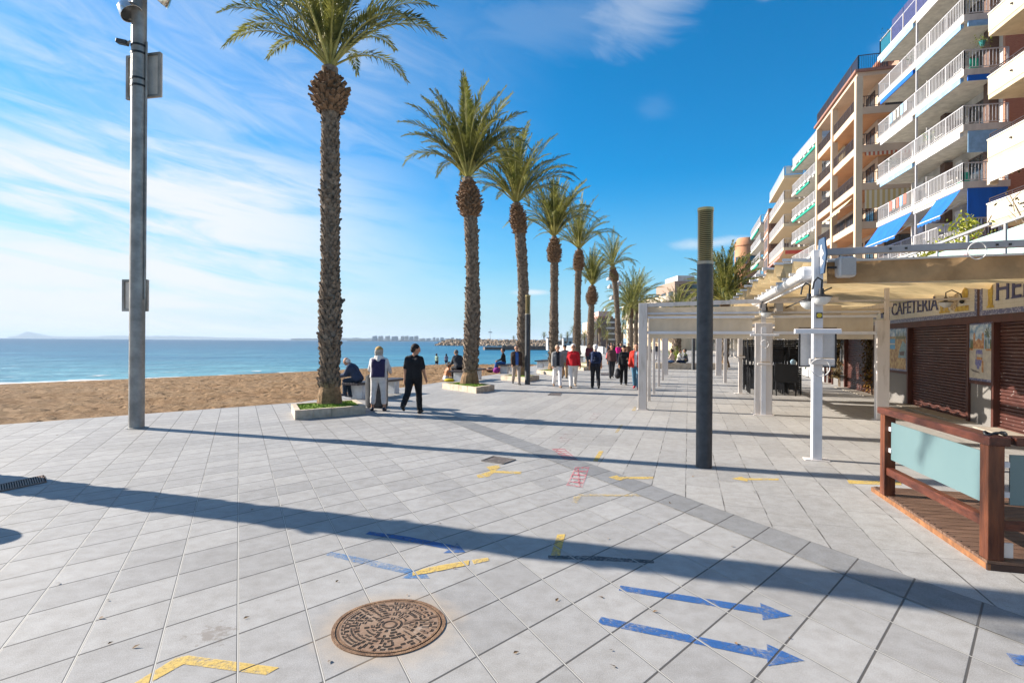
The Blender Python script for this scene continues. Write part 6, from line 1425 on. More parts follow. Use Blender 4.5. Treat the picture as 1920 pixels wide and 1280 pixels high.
def cream_block():
    B = Block('apartment_building', 'cream block with solid balcony parapets at the right edge of the frame', (20.1, 14.0), (22.25, 26.0)); L = B.L
    B.part('wall', CREAMW, (0, L - 0.3, 1.7, 12, 3.6, 24)); B.part('brick_end', BRICKO, (L - 0.298, L - 0.05, 1.75, 12, 3.6, 24))
    for i, zt in enumerate((5.4, 8.4, 11.4, 14.35, 17.3, 20.25)):
        z = zt - 1.08
        t = B.part('balcony', CREAMW, (0, L, 0.0, 1.698, z, z + 0.2)); p = B.part('parapet', CREAMW2, (0, L, -0.02, 0.13, z + 0.2, zt - 0.06), (L - 0.15, L, 0.13, 1.698, z + 0.2, zt - 0.06), parent=t); B.part('coping', SLABW, (-0.02, L + 0.02, -0.05, 0.16, zt - 0.058, zt), parent=t)
        mb = MB(); A, C = B.P(L - 0.06, 0.05, zt + 0.22), B.P(0, 0.05, zt + 0.22); mb.bar(A, C, 0.04, 0.04); mb.bar(A - UP * 0.1, C - UP * 0.1, 0.025, 0.025); 
        for k in range(9): q = A.lerp(C, k / 8); mb.bar(q - UP * 0.24, q, 0.03, 0.03)
        mb.build('parapet_rail', DRAIL, t)
        MB().tube([B.P(L - 1.6, -0.02, z + 0.62), B.P(L - 1.6, -0.10, z + 0.60)], 0.04, 8).build('spout', DRAIL, t)
        for q0, q1 in ((8.5, 10.5), (4, 6)): B.window(q0, q1, 1.7, zt + 0.15 - 1.0, zt + 1.35, mat_frame)
    B.part('white_blind', mat('white_screen_cloth', (0.60, 0.54, 0.48), 0.8, var=0.04), (0.5, L - 0.25, -0.08, -0.04, 9.35, 10.28))
    B.part('blind_side', PEACHC, (L - 0.25, L - 0.05, -0.06, 0.3, 9.25, 10.31))
cream_block()

# terrace on the cafe roof
def terrace():
    t = thing('terrace_railing', fp(0, 0, 3.6), 'grey handrail with pale green glass panels along the cafe roof', 'railing')
    GR = mat('terrace_grey_metal', (0.36, 0.36, 0.37), 0.45, 0.2, var=0.08); mb = MB(); mb.bar(fp(-12, -0.1, 4.40), fp(fs(1849), -0.1, 4.40), 0.05, 0.05); mb.bar(fp(fs(1846), -0.1, 4.50), fp(10, -0.1, 4.46), 0.06, 0.06); mb.build('handrail', GR, t)
    mb = MB()
    for k in range(13): s = -11 + k * 1.62; mb.bar(fp(s, -0.1, 3.6), fp(s, -0.1, 4.42), 0.05, 0.05)
    mb.build('post', GR, t)
    for k in range(12): s = -11 + k * 1.62; m = MB(); fbox(m, s + 0.08, s + 1.54, -0.11, -0.095, 3.66, 4.26 - 0.02 * (k % 2)); m.build('glass_panel', AQUA if k < 8 else PALEG, t)
    r2 = random.Random(12)
    c = fp(3.2, -1.1, 3.6); t = thing('terrace_shrub', c, 'bright yellow-green climber on the cafe roof under the blue awnings', 'shrub')
    m = MB()
    for (ds, dz, sx, n) in ((0.2, 0.95, 0.45, 420), (1.1, 0.75, 0.6, 420), (-0.9, 1.35, 0.30, 240), (-1.5, 0.85, 0.25, 120), (2.0, 0.5, 0.5, 220), (-0.3, 0.45, 0.5, 240)): leaves(m, r2, n, lambda: fp(3.2 + ds + r2.gauss(0, sx * 0.6), -0.9 + r2.gauss(0, 0.2), 3.6 + dz + r2.gauss(0, 0.17)), 0.065)
    m.build('foliage', mat('lime_leaf', (0.20, 0.28, 0.012), 0.5, var=0.4, vscale=4, col2=(0.46, 0.44, 0.05), transl=0.4), t); m = MB()
    for k in range(9): m.tube([c, c + UP * 0.6 + FV * (k - 4) * 0.15, c + UP * r2.uniform(0.9, 1.5) + FV * (k - 4) * 0.42], 0.014, 5)
    m.build('stem', BARK, t)
    c = fp(fs(1862), -0.6, 3.6); t = thing('bare_shrub', c, 'almost leafless thin shrub in front of the cream parapets', 'shrub'); m = MB(); lf = MB()
    for k in range(5):
        a = r2.uniform(-0.15, 0.15); e = c + UP * (2.0 - 0.25 * k) + FV * a * 3 + OV * r2.uniform(-.3, .3); m.tube([c, c + UP * 0.8 + FV * a, e], [0.028, 0.02, 0.008], 5)
        for q in range(6): p = c.lerp(e, 0.5 + q * 0.08); m.tube([p, p + UP * 0.2 + FV * r2.uniform(-.35, .35) + OV * r2.uniform(-.2, .2)], [0.01, 0.004], 4)
        leaves(lf, r2, 9, lambda: e + Vector((r2.gauss(0, .16), r2.gauss(0, .16), r2.gauss(0, .18))), 0.05)
    m.build('stem', BARK, t); lf.build('foliage', VINE, t)
    c = fp(fs(1893), -0.5, 3.6); t = thing('broad_leaf_plant', c, 'plant with big dark glossy leaves at the right edge of the cafe roof', 'plant'); m = MB(); lf = MB()
    for k in range(4): m.tube([c, c + UP * 0.7 + FV * 0.12 * (k - 1.5), c + UP * (1.3 + 0.25 * (k % 2)) + FV * 0.3 * (k - 1.5)], [0.03, 0.024, 0.012], 6)
    for k in range(30):
        a = r2.uniform(0, 6.28); p = c + UP * r2.uniform(0.9, 1.6) + FV * r2.uniform(-.5, .5); d = (FV * math.cos(a) + OV * math.sin(a) + UP * r2.uniform(-.7, .3)).normalized(); sd = d.cross(UP).normalized(); l = r2.uniform(0.22, 0.36)
        lf.add([p, p + d * l * 0.5 + sd * 0.075, p + d * l, p + d * l * 0.5 - sd * 0.075], [(0, 1, 2, 3)])
    m.build('stem', BARK, t); lf.build('foliage', mat('rubber_leaf', (0.035, 0.07, 0.02), 0.3, var=0.3, vscale=6, col2=(0.16, 0.15, 0.06)), t)
    c = fp(fs(1815), -0.35, 3.6); t = thing('flower_pot', c, 'pot of red flowers behind the terrace glass above the grey beam', 'flower pot'); MB().lathe([(0.12, 0), (0.17, 0.3), (0.14, 0.3), (0.1, 0.05)], c, 14).build('pot', WHITE, t); m = MB(); leaves(m, r2, 160, lambda: c + Vector((r2.gauss(0, .14), r2.gauss(0, .14), 0.48 + r2.gauss(0, .12))), 0.045); m.build('foliage', mat('red_petals', (0.50, 0.03, 0.08), 0.6, var=0.3), t)
terrace()

# ------------------------------------------------------------------ the far end of the bay
def curved_block():
    B = Block('apartment_building', 'far cream block with wavy stacked balconies behind the overlapping palms', (35.5, 128), (33.5, 172)); L = B.L
    B.part('wall', CREAMW, (0, L, 2, 16, 0, 13.4)); m = mat('ivory_balcony', (0.60, 0.50, 0.38), 0.8, var=0.1)
    for i, z in enumerate((3.0, 5.8, 8.6, 11.4)):
        for k in range(8): s0 = 0.5 + k * 5.4; mb = MB(); mb.lathe([(0.0, z), (2.3, z), (2.3, z + 1.25), (2.1, z + 1.25), (2.1, z + 0.2), (0, z + 0.2)], B.P(s0 + 2.4, 2.0, 0), 16); mb.build('balcony', m, B.t)
        for k in range(8): B.window(0.9 + k * 5.4, 4.4 + k * 5.4, 2.0, z + 0.3, z + 2.4, mat_frame)
        for k in range(3): B.endwin(0.0, 3 + k * 4, 5.6 + k * 4, z + 0.3, z + 2.2, mat_frame)
    B.part('attic', mat('brown_attic', (0.30, 0.21, 0.16), 0.8, var=0.1), (0, 14, -2 + 4, 9, 13.4, 16.0)); B.part('attic_top', OFFW, (1, 10, 3, 7, 16.0, 17.4))
    B.part('attic_window', GLASSD, (-0.03, -0.002, 3, 7.5, 14.0, 15.2))
curved_block()
def harbour_block():
    B = Block('apartment_building', 'far brown block with white balconies and a red roof between two palm trunks', (26.5, 190), (26.6, 214)); 
    W = 10.5; B.part('wall', mat('brown_facade', (0.13, 0.09, 0.08), 0.85, var=0.1), (0, 20, 2.6, W, 0, 10.0)); B.part('wing', PEACH, (0, 20, 0, 2.598, 0, 8.8)); B.part('roof', TERRA, (-0.5, 20, 2.9, 8.0, 10.0, 10.6)); B.part('upper_floor', mat('pink_storey', (0.50, 0.33, 0.29), 0.8, var=0.1), (0.5, 20, 3.2, 7.6, 10.6, 12.4)); B.part('chimney', OFFW, (2, 3, 5.6, 6.2, 12.4, 13.6))
    for k in range(5):
        z = 0.5 + k * 1.95
        B.part('balcony', OFFW, (-0.5, -0.002, 5.6, 8.6, z, z + 0.55)); B.part('balcony', CREAMW2, (-0.4, -0.002, 0.1, 2.5, z, z + 0.5))
        for b in (3.2, 9.3): B.part('window', WRAIL, (-0.05, -0.002, b, b + 0.8, z + 0.4, z + 1.3))
        B.part('window', GLASSD, (-0.06, -0.002, 5.8, 8.4, z + 0.6, z + 1.7))
harbour_block()
def low_houses():
    rr = random.Random(17)
    for k, (px, w, y0, y1, Y, c) in enumerate(((1030, 9, 634, 653, 118, WHITE), (1090, 16, 627, 645, 200, PALEG), (1245, 9, 558, 640, 150, OFFW), (1042, 20, 640, 650, 240, BRICKO), (1068, 26, 634, 646, 250, OFFW))):
        x = (px - 960) / F_PX * Y; ww = w / F_PX * Y; zt = Zat(px, y0, Y); c0 = Vector((x, Y, 0)); lbs = ['white kiosk at the far end of the beach', 'low pale glazed pavilion left of the far brown block', 'small white tower block right of the far cream block', 'low brick shed by the harbour wall', 'low white harbour hall behind the far promenade']
        t = thing('harbour_building', c0, lbs[k], 'building', 'small buildings round the harbour'); MB().box(c0 + UP * zt / 2, (ww, 6, zt)).build('wall', c, t); MB().box(c0 + UP * (zt + 0.1), (ww + 0.4, 6.4, 0.2)).build('roof', OFFW if k == 3 else GBEAM, t); m = MB()
        n = max(2, int(ww / 1.6))
        for i in range(n):
            for q in range(max(1, int(zt / 3))): m.box(c0 + Vector((-ww / 2 + (i + 0.5) * ww / n, -3.02, 1.5 + q * 3)), (ww / n * 0.5, 0.06, 1.2))
        m.build('window', GLASSD, t)
    wl = [(13.9, 84), (14.2, 89), (10.4, 98), (9.0, 112), (10.6, 131)]; mb = MB()
    for a, b in zip(wl, wl[1:]): mb.bar((*a, 0.55), (*b, 0.55), 0.35, 1.1)
    tag(mb.build('sea_wall', WHITE, origin=(13.9, 84, 0)), 'low white wall curving round the far end of the beach', 'wall', kind='thing')
low_houses()
def breakwater():
    rr = random.Random(31); mb = MB(); A, C = Vector((46, 296, -0.8)), Vector((-43, 318, -0.8)); d = (C - A).normalized(); n = Vector((d.y, -d.x, 0)) * -1
    if n.y > 0: n = -n
    L = (C - A).length
    for _ in range(1500):
        u = rr.random(); v = rr.random(); hmax = 3.4 * min(1, (1 - u) * 12 + 0.15); p = A + d * (L * u) + n * (5.5 * (1 - v) - 0.5) + UP * (hmax * v + rr.uniform(-.2, .2)); s = rr.uniform(0.5, 1.1)
        M = Matrix.Rotation(rr.uniform(0, 6), 3, 'Z') @ Matrix.Rotation(rr.uniform(-.6, .6), 3, 'X'); mb.box(p, (s * 1.3, s, s * 0.8), M=M)
    mb.bar(A + UP * 1.4 - n * 1.5, C + UP * 1.3 - n * 1.5 - d * 3, 5, 3.4)
    tag(mb.build('breakwater', mat('sandstone_rubble', (0.36, 0.25, 0.16), 0.9, var=0.35, vscale=0.5, col2=(0.52, 0.40, 0.29)), origin=A), 'long sandy stone breakwater across the bay', 'breakwater', kind='stuff')
    mb = MB(); mb.bar((24, 176, -0.35), (-8.5, 168, -0.35), 3.0, 0.9); mb.bar((-3, 168.5, 0.2), (18, 174, 0.2), 0.9, 0.5); tag(mb.build('jetty', mat('dark_jetty_stone', (0.13, 0.11, 0.10), 0.9, var=0.3, vscale=0.8), origin=(24, 176, 0)), 'low dark jetty in the water before the breakwater', 'jetty')
    for _ in range(1): pass
    t = thing('signal_mast', (-12.0, 305, 2), 'thin signal mast standing on the breakwater', 'mast'); MB().tube([(-12, 305, 2), (-12, 305, 9)], [0.12, 0.07], 6).build('pole', GBEAM, t); MB().bar((-13, 305, 6.8), (-11, 305, 6.8), 0.15, 0.5).build('crosstree', GBEAM, t)
    # little palms along it
    proto = palm((0, 0, 0), 4.6, 0.26, 3.0, 71, '', nf=30, nl=14, lowest=R(-25), group='small palms on the far harbour shore', wide=4.0, per=6, dz=0.4, bulge=1.2)
    lbs = ['small far palm left of the white kiosk on the breakwater shore', 'small far palm nearest above the white kiosk', 'small far palm second right of the kiosk', 'small far palm third right of the kiosk', 'taller far palm rising above its neighbours by the harbour', 'small far palm just left of the brown harbour block', 'far palm standing before the brown harbour block', 'low far palm at the right foot of the brown harbour block', 'far palm in front of the wavy cream block', 'tiny far palm seen beside the slim dark lamp post']
    for k, (px, ytop, ybase, Y) in enumerate(((1020, 621, 642, 235), (1034, 627, 641, 260), (1052, 624, 640, 250), (1064, 621, 640, 235), (1075, 612, 640, 230), (1096, 620, 645, 180), (1124, 597, 645, 150), (1138, 619, 645, 160), (1167, 607, 650, 118), (963, 627, 642, 270))):
        c = proto if k == 0 else copy_tree(proto); zb = 0.0 if Y < 200 else 1.6; x = (px - 960) / F_PX * Y; zt = Zat(px, ytop, Y) - 1.0; sc = (zt - zb) / 5.6; c.location = (x, Y, zb); c.scale = (sc, sc, sc) if k not in (6, 8) else (sc * 0.75, sc * 0.75, sc); c.rotation_euler = (0, 0, k * 1.3); c['label'] = lbs[k]
breakwater()
def skyline():
    rr = random.Random(41); win = NT('tower_facade'); P = win.pos(); sp = win.N.new('ShaderNodeSeparateXYZ'); win.L.new(P, sp.inputs[0]); fx = win.math('FRACT', win.math('DIVIDE', win.math('ADD', sp.outputs[0], 9000.0), 4.2)); fz = win.math('FRACT', win.math('DIVIDE', sp.outputs[2], 3.0))
    w = win.math('MULTIPLY', win.ramp(fx, 0.35, 0.4), win.ramp(fz, 0.4, 0.45)); win.base(win.mix(w, (0.46, 0.43, 0.40), (0.09, 0.11, 0.14))); win.p.inputs['Roughness'].default_value = 0.7
    spans = [(699, 707, 9), (710, 718, 9), (723, 731, 9), (735, 746, 8.5), (752, 757.5, 9), (759, 766, 9.3), (768, 775, 8.5), (777, 784, 9.5), (787, 797, 5), (800, 807, 5.5), (812, 816, 7), (818, 823, 6), (826, 832, 7), (835, 842, 5), (846, 851, 7), (856, 864, 5)]
    order = ['first', 'second', 'third', 'fourth', 'fifth', 'sixth', 'seventh', 'eighth', 'ninth', 'tenth', 'eleventh', 'twelfth', 'thirteenth', 'fourteenth', 'fifteenth', 'sixteenth']
    for k, (a, b, h) in enumerate(spans):
        Y = 3000 + 60 * (k % 3); x0, x1 = (a - 960) / F_PX * Y, (b - 960) / F_PX * Y; H = h / F_PX * Y; c = Vector(((x0 + x1) / 2, Y, 0)); t = thing('tower_block', c, 'distant pale tower block on the horizon, %s from the left in its row' % order[k], 'tower block', 'tower blocks along the far shore')
        MB().box(c + UP * H / 2, (x1 - x0, 18, H)).build('facade', win.m, t)
        MB().box(c + UP * (H + 1.0) + Vector(((x1 - x0) * 0.2, 0, 0)), ((x1 - x0) * 0.35, 8, 2.0)).build('roof_house', OFFW, t)
    MB_ = MB(); MB_.box((-520, 3090, 1.0), (760, 120, 4.0)); tag(MB_.build('shore', mat('far_shore', (0.20, 0.19, 0.15), 0.9, var=0.3, vscale=0.01)), kind='structure')
skyline()

def haze():
    m = bpy.data.materials.new('sea_haze'); m.use_nodes = True; N = m.node_tree.nodes; N.clear(); v = N.new('ShaderNodeVolumePrincipled'); o = N.new('ShaderNodeOutputMaterial'); m.node_tree.links.new(v.outputs[0], o.inputs['Volume'])
    v.inputs['Color'].default_value = (0.72, 0.86, 1.0, 1); v.inputs['Density'].default_value = HAZE_D
    tag(MB().box((0, 6700, 59), (26000, 13800, 122)).build('haze', m), kind='stuff')
HAZE_D = 0.00010
haze()
# ------------------------------------------------------------------ people
def surface(prims, h, k=0.02, cuts=None):
    """round cones blended together on a grid, then turned into a quad skin; prims: (a, b, ra, rb)"""
    A = np.array([[*p[0]] for p in prims]); Bp = np.array([[*p[1]] for p in prims]); rm = max(max(p[2], p[3]) for p in prims)
    lo = np.minimum(A, Bp).min(0) - rm - 4 * h; hi = np.maximum(A, Bp).max(0) + rm + 4 * h
    n = np.ceil((hi - lo) / h).astype(int) + 1
    f = np.full(n, 1.0)
    ax = [lo[i] + h * np.arange(n[i]) for i in range(3)]
    for (a, b, ra, rb) in prims:
        a = np.array(a, float); b = np.array(b, float); pad = max(ra, rb) + k + 3 * h
        i0 = np.maximum(0, ((np.minimum(a, b) - pad - lo) / h).astype(int)); i1 = np.minimum(n, ((np.maximum(a, b) + pad - lo) / h).astype(int) + 2)
        sl = tuple(slice(i0[q], i1[q]) for q in range(3))
        X, Y, Z = np.meshgrid(ax[0][sl[0]], ax[1][sl[1]], ax[2][sl[2]], indexing='ij'); P = np.stack([X, Y, Z], -1) - a; d = b - a; dd = max(d @ d, 1e-9)
        t = np.clip(P @ d / dd, 0, 1); dist = np.linalg.norm(P - t[..., None] * d, axis=-1) - (ra + (rb - ra) * t)
        g = f[sl]; hh = np.clip(0.5 + 0.5 * (g - dist) / k, 0, 1); f[sl] = g + (dist - g) * hh - k * hh * (1 - hh)
    if cuts:
        X, Y, Z = np.meshgrid(*ax, indexing='ij')
        for (pt, nn) in cuts:
            pt = np.array(pt); nn = np.array(nn, float); nn /= np.linalg.norm(nn); f = np.maximum(f, (X - pt[0]) * nn[0] + (Y - pt[1]) * nn[1] + (Z - pt[2]) * nn[2])
    m = n - 1; corners = [(i, j, q) for i in (0, 1) for j in (0, 1) for q in (0, 1)]
    cv = np.stack([f[c[0]:c[0] + m[0], c[1]:c[1] + m[1], c[2]:c[2] + m[2]] for c in corners], -1); neg = cv < 0; act = neg.any(-1) & ~neg.all(-1); idx = -np.ones(m, int); ai = np.argwhere(act); idx[act] = np.arange(len(ai)); cv = cv[act]
    acc = np.zeros((len(ai), 3)); cnt = np.zeros(len(ai)); co = np.array(corners, float)
    for p in range(8):
        for q in range(p + 1, 8):
            if np.abs(co[p] - co[q]).sum() != 1: continue
            x = (cv[:, p] < 0) != (cv[:, q] < 0); t = cv[:, p] / np.where(x, cv[:, p] - cv[:, q], 1); acc += np.where(x[:, None], co[p] + (co[q] - co[p]) * t[:, None], 0); cnt += x
    V = lo + h * (ai + acc / cnt[:, None]); F = []
    s = f < 0
    for axn in range(3):
        o1, o2 = [(1, 2), (2, 0), (0, 1)][axn]; sl0 = [slice(1, -1)] * 3; sl1 = [slice(1, -1)] * 3; sl0[axn] = slice(0, -1); sl1[axn] = slice(1, None)
        e0 = s[tuple(sl0)]; e1 = s[tuple(sl1)]
        for flip, msk in ((False, e0 & ~e1), (True, ~e0 & e1)):
            P = np.argwhere(msk); off = np.ones(3, int); off[axn] = 0; P = P + off
            def cell(d1, d2): Q = P.copy(); Q[:, o1] += d1; Q[:, o2] += d2; return idx[Q[:, 0], Q[:, 1], Q[:, 2]]
            q = np.stack([cell(-1, -1), cell(0, -1), cell(0, 0), cell(-1, 0)], 1)
            if flip: q = q[:, ::-1]
            F.append(q)
    F = np.concatenate(F); F = F[(F >= 0).all(1)]
    return V, F
def mesh_np(name, V, F, m, parent=None):
    me = bpy.data.meshes.new(name); me.from_pydata(V.tolist(), [], F.tolist()); me.update(); me.polygons.foreach_set('use_smooth', [True] * len(me.polygons)); me.materials.append(m)
    ob = bpy.data.objects.new(name, me); COL.objects.link(ob)
    if parent is not None: ob.parent = parent
    return ob
_skin = {}
def colmat(name, c, rough=0.8, var=0.12, bump=0.25):
    key = (name, c)
    if key not in _skin: _skin[key] = mat(name, c, rough, var=var, vscale=9, bump=bump, bscale=22, spec=0.2)
    return _skin[key]
V3 = lambda *a: np.array(a, float)
def rotx(v, a): c, s = math.cos(a), math.sin(a); return V3(v[0], v[1] * c - v[2] * s, v[1] * s + v[2] * c)     # + tips +y up
def person(loc, face, label, H=1.70, legs=((0.15, 0.1), (-0.15, 0.15)), arms=((0.1, 0.12, 0.25), (-0.1, 0.12, 0.25)), lean=0.0, head=(0.0, 0.0), build=1.0, skin=(0.42, 0.23, 0.15), hair=((0.03, 0.02, 0.015), 'short'),
           top=((0.02, 0.02, 0.02), 'short'), bottom=((0.02, 0.02, 0.02), 'long'), shoes=(0.02, 0.02, 0.02), seat=None, res=0.016, extras=(), jacket=None, cap=None, hood=None, group=None, zfix=True, splay=0.0, glasses=False):
    s = H / 1.75; ob_parts = []
    pel = V3(0, 0, 0.95) * s; w = build
    J = {}
    for i, sd in enumerate((-1, 1)):                       # legs: hip angle forward, knee bend
        a, kb = legs[i]; hip = pel + V3(sd * 0.092 * s * (0.6 + 0.4 * w), 0, -0.03 * s); sp = splay * sd
        th = V3(math.sin(sp) * math.cos(a), math.sin(a), -math.cos(a)); th /= np.linalg.norm(th); kn = hip + th * 0.43 * s; b = a - kb
        sh = V3(math.sin(sp) * 0.6, math.sin(b), -math.cos(b)); sh /= np.linalg.norm(sh); an = kn + sh * 0.41 * s
        foot_a = max(-0.9, min(0.5, (b * 0.7 if b < 0 else b * 0.5))) if seat is None else 0.0
        toe = an + rotx(V3(sd * 0.02, 0.155, -0.052), foot_a * 0.8) * s; heel = an + rotx(V3(0, -0.045, -0.055), foot_a * 0.8) * s
        J[sd] = dict(hip=hip, kn=kn, an=an, toe=toe, heel=heel)
    up = V3(0, math.sin(lean), math.cos(lean)); sidev = V3(1, 0, 0); fw = V3(0, math.cos(lean), -math.sin(lean))
    chest = pel + up * 0.36 * s; neck = pel + up * 0.535 * s; sho = pel + up * 0.452 * s
    hl, ht = head; hup = V3(math.sin(ht) * 0.3, math.sin(lean * 0.7 + hl), math.cos(lean * 0.7 + hl)); hup /= np.linalg.norm(hup)
    hc = neck + hup * 0.160 * s; cy, sy = math.cos(ht), math.sin(ht); hf0 = V3(0, math.cos(lean * 0.7 + hl), -math.sin(lean * 0.7 + hl)); hf = hf0 * cy + np.cross(hup, hf0) * -sy; hf /= np.linalg.norm(hf); hs = np.cross(hf, hup)
    tw = 0.162 * s * (0.5 + 0.5 * w)
    for i, sd in enumerate((-1, 1)):                        # arms: swing forward, spread, elbow bend
        f, ab, eb = arms[i][:3]; inw = arms[i][3] if len(arms[i]) > 3 else 0.0; so = sho + sidev * sd * tw
        u = V3(sd * math.sin(ab), math.sin(f) * math.cos(ab), -math.cos(f) * math.cos(ab)); el = so + u * 0.29 * s
        v = V3(sd * math.sin(ab) * 0.6 - sd * inw, math.sin(f + eb), -math.cos(f + eb)); v /= np.linalg.norm(v); wr = el + v * 0.25 * s
        J[sd].update(sh=so, el=el, wr=wr, hv=v)
    zmin = min(min(J[d]['toe'][2], J[d]['heel'][2]) for d in (-1, 1)) - 0.030 * s
    dz = V3(0, 0, -zmin) if seat is None else V3(0, 0, seat - (pel[2] - 0.125 * s * w))
    for d in (-1, 1):
        for q in ('hip', 'kn', 'an', 'toe', 'heel', 'sh', 'el', 'wr'): J[d][q] = J[d][q] + dz
    pel, chest, neck, sho, hc = pel + dz, chest + dz, neck + dz, sho + dz, hc + dz
    def torso(o=0.0):
        q = []
        for d in (-1, 1):
            q += [(pel + sidev * d * 0.065 * s * w, pel + up * 0.17 * s + sidev * d * 0.055 * s * w, 0.112 * s * w + o, 0.100 * s * w + o), (pel + up * 0.17 * s + sidev * d * 0.055 * s * w, chest + sidev * d * 0.075 * s * w, 0.100 * s * w + o, 0.108 * s * w + o), (chest + sidev * d * 0.075 * s * w, sho + sidev * d * 0.10 * s * w - up * 0.03, 0.108 * s * w + o, 0.070 * s + o)]
        q.append((sho - sidev * tw * 0.85, sho + sidev * tw * 0.85, 0.054 * s + o, 0.054 * s + o)); q += [(neck - up * 0.015 * s + sidev * d * 0.03 * s, sho + sidev * d * tw * 0.8 + up * 0.01 * s, 0.040 * s + o, 0.050 * s + o) for d in (-1, 1)]; q.append((pel + fw * 0.03 * s, chest + fw * 0.012 * s, 0.108 * s * w ** 1.5 + o, 0.10 * s * w + o))
        return q
    def arm(d, o=0.0, t=1.0, end=True):
        j = J[d]; q = [(j['sh'], j['el'] if t >= 0.5 else j['sh'] + (j['el'] - j['sh']) * t * 2, 0.056 * s * (0.7 + 0.3 * w) + o, 0.042 * s + o + (0.012 if t < 0.5 else 0))]
        if t > 0.5: q.append((j['el'], j['el'] + (j['wr'] - j['el']) * (t - 0.5) * 2, 0.042 * s + o, 0.029 * s + o))
        return q
    def leg(d, o=0.0, t=1.0):
        j = J[d]; q = [(j['hip'], j['kn'] if t >= 0.5 else j['hip'] + (j['kn'] - j['hip']) * t * 2, 0.092 * s * (0.6 + 0.4 * w) + o, 0.056 * s + o)]
        if t > 0.5: e = j['kn'] + (j['an'] - j['kn']) * (t - 0.5) * 2; q += [(j['kn'], j['kn'] + (j['an'] - j['kn']) * min(0.35, (t - 0.5) * 2), 0.055 * s + o, 0.056 * s + o), (j['kn'] + (j['an'] - j['kn']) * min(0.35, (t - 0.5) * 2), e, 0.056 * s + o, 0.037 * s + o + (0.012 if o > 0 else 0))]
        return q
    # the body: head with brow, nose, chin and ears; hands with palms
    body = torso() + arm(-1) + arm(1) + leg(-1) + leg(1)
    hk = 1.09 * s
    body += [(neck - up * 0.06 * hk, hc - hup * 0.05 * hk, 0.056 * hk, 0.050 * hk), (hc + hup * 0.035 * hk - hf * 0.018 * hk, hc + hup * 0.03 * hk + hf * 0.012 * hk, 0.088 * hk, 0.084 * hk), (hc + hf * 0.02 * hk - hup * 0.0 * hk, hc - hup * 0.075 * hk + hf * 0.045 * hk, 0.074 * hk, 0.046 * hk), (hc + hf * 0.092 * hk + hup * 0.012 * hk, hc + hf * 0.108 * hk - hup * 0.022 * hk, 0.012 * hk, 0.017 * hk), (hc + hf * 0.086 * hk + hup * 0.030 * hk - hs * 0.035 * hk, hc + hf * 0.086 * hk + hup * 0.030 * hk + hs * 0.035 * hk, 0.014 * hk, 0.014 * hk)]
    for d in (-1, 1):
        e = hc + hs * d * 0.089 * s - hup * 0.005 * s - hf * 0.005; body.append((e + hup * 0.018 * s, e - hup * 0.018 * s, 0.017 * s, 0.012 * s))
        j = J[d]; pv = j['hv']; pe = j['wr'] + pv * 0.075 * s; body.append((j['wr'] + pv * 0.02 * s, pe, 0.030 * s, 0.034 * s)); body += [(j['heel'], j['toe'], 0.034 * s, 0.030 * s), (j['an'], j['heel'], 0.038 * s, 0.036 * s)]
    Vb, Fb = surface(body, res, 0.022 * s)
    # five tapering fingers to each hand
    ft = MB()
    for d in (-1, 1):
        j = J[d]; pv = Vector(j['hv']); crs = Vector((0, 1, 0)) if abs(pv.y) < 0.8 else Vector((0, 0, 1)); ac = (crs - pv * crs.dot(pv)).normalized(); nr = pv.cross(ac) * (1 if d > 0 else -1); pe = Vector(j['wr']) + pv * 0.085 * s
        for q, ln in enumerate((0.068, 0.078, 0.073, 0.058)):
            b0 = pe + ac * (0.030 - 0.020 * q) * s; m1 = b0 + (pv * 0.9 - nr * 0.25) * ln * 0.5 * s; e = m1 + (pv * 0.6 - nr * 0.75).normalized() * ln * 0.5 * s; ft.tube([b0, m1, e], [0.0105 * s, 0.0095 * s, 0.0065 * s], 6)
        b0 = Vector(j['wr']) + pv * 0.04 * s + ac * 0.028 * s; m1 = b0 + (pv * 0.6 + ac * 0.7) * 0.035 * s; ft.tube([b0, m1, m1 + (pv * 0.95 + ac * 0.15 - nr * 0.2) * 0.032 * s], [0.013 * s, 0.011 * s, 0.008 * s], 6)
    nb = len(Vb); P = bpy.data.meshes.new('person'); P.from_pydata(Vb.tolist() + ft.v, [], Fb.tolist() + [tuple(i + nb for i in f) for f in ft.f]); P.update(); P.polygons.foreach_set('use_smooth', [True] * len(P.polygons)); P.materials.append(colmat('skin', skin, 0.55, 0.08, 0.05))
    ob = bpy.data.objects.new('person', P); COL.objects.link(ob); ob.location = (loc[0], loc[1], loc[2] if len(loc) > 2 else 0.004); ob.rotation_euler = (0, 0, -face); tag(ob, label, 'person', group)
    add = lambda name, pr, m, k=0.02, cuts=None, r=res: mesh_np(name, *surface(pr, r, k, cuts), m, ob)
    # clothes
    hem = pel + up * 0.02 * s
    if bottom:
        c, kind = bottom; t = {'long': 0.97, 'crop': 0.82, 'knee': 0.55, 'short': 0.32}[kind]
        pr = leg(-1, 0.020, t) + leg(1, 0.020, t) + [(pel + sidev * d * 0.062 * s * w, pel + up * 0.09 * s + sidev * d * 0.058 * s * w, 0.124 * s * w, 0.113 * s * w) for d in (-1, 1)] + [(pel + fw * 0.02, pel + up * 0.08 * s + fw * 0.02 * s, 0.118 * s * w ** 1.4, 0.11 * s * w)]
        add('trousers' if t > 0.7 else 'shorts', pr, colmat('trouser_cloth', c), 0.018)
    if top:
        c, kind = top; t = {'short': 0.36, 'long': 0.98, 'none': 0.0}[kind]; pr = torso(0.016) + [(neck - up * 0.075 * s, neck - up * 0.045 * s, 0.07 * s, 0.058 * s)]
        for d in (-1, 1):
            if t > 0: pr += arm(d, 0.016, t)
        add('jumper' if kind == 'long' else 'shirt', pr, colmat('top_cloth', c), 0.02, [(pel - up * 0.045 * s, -up)])
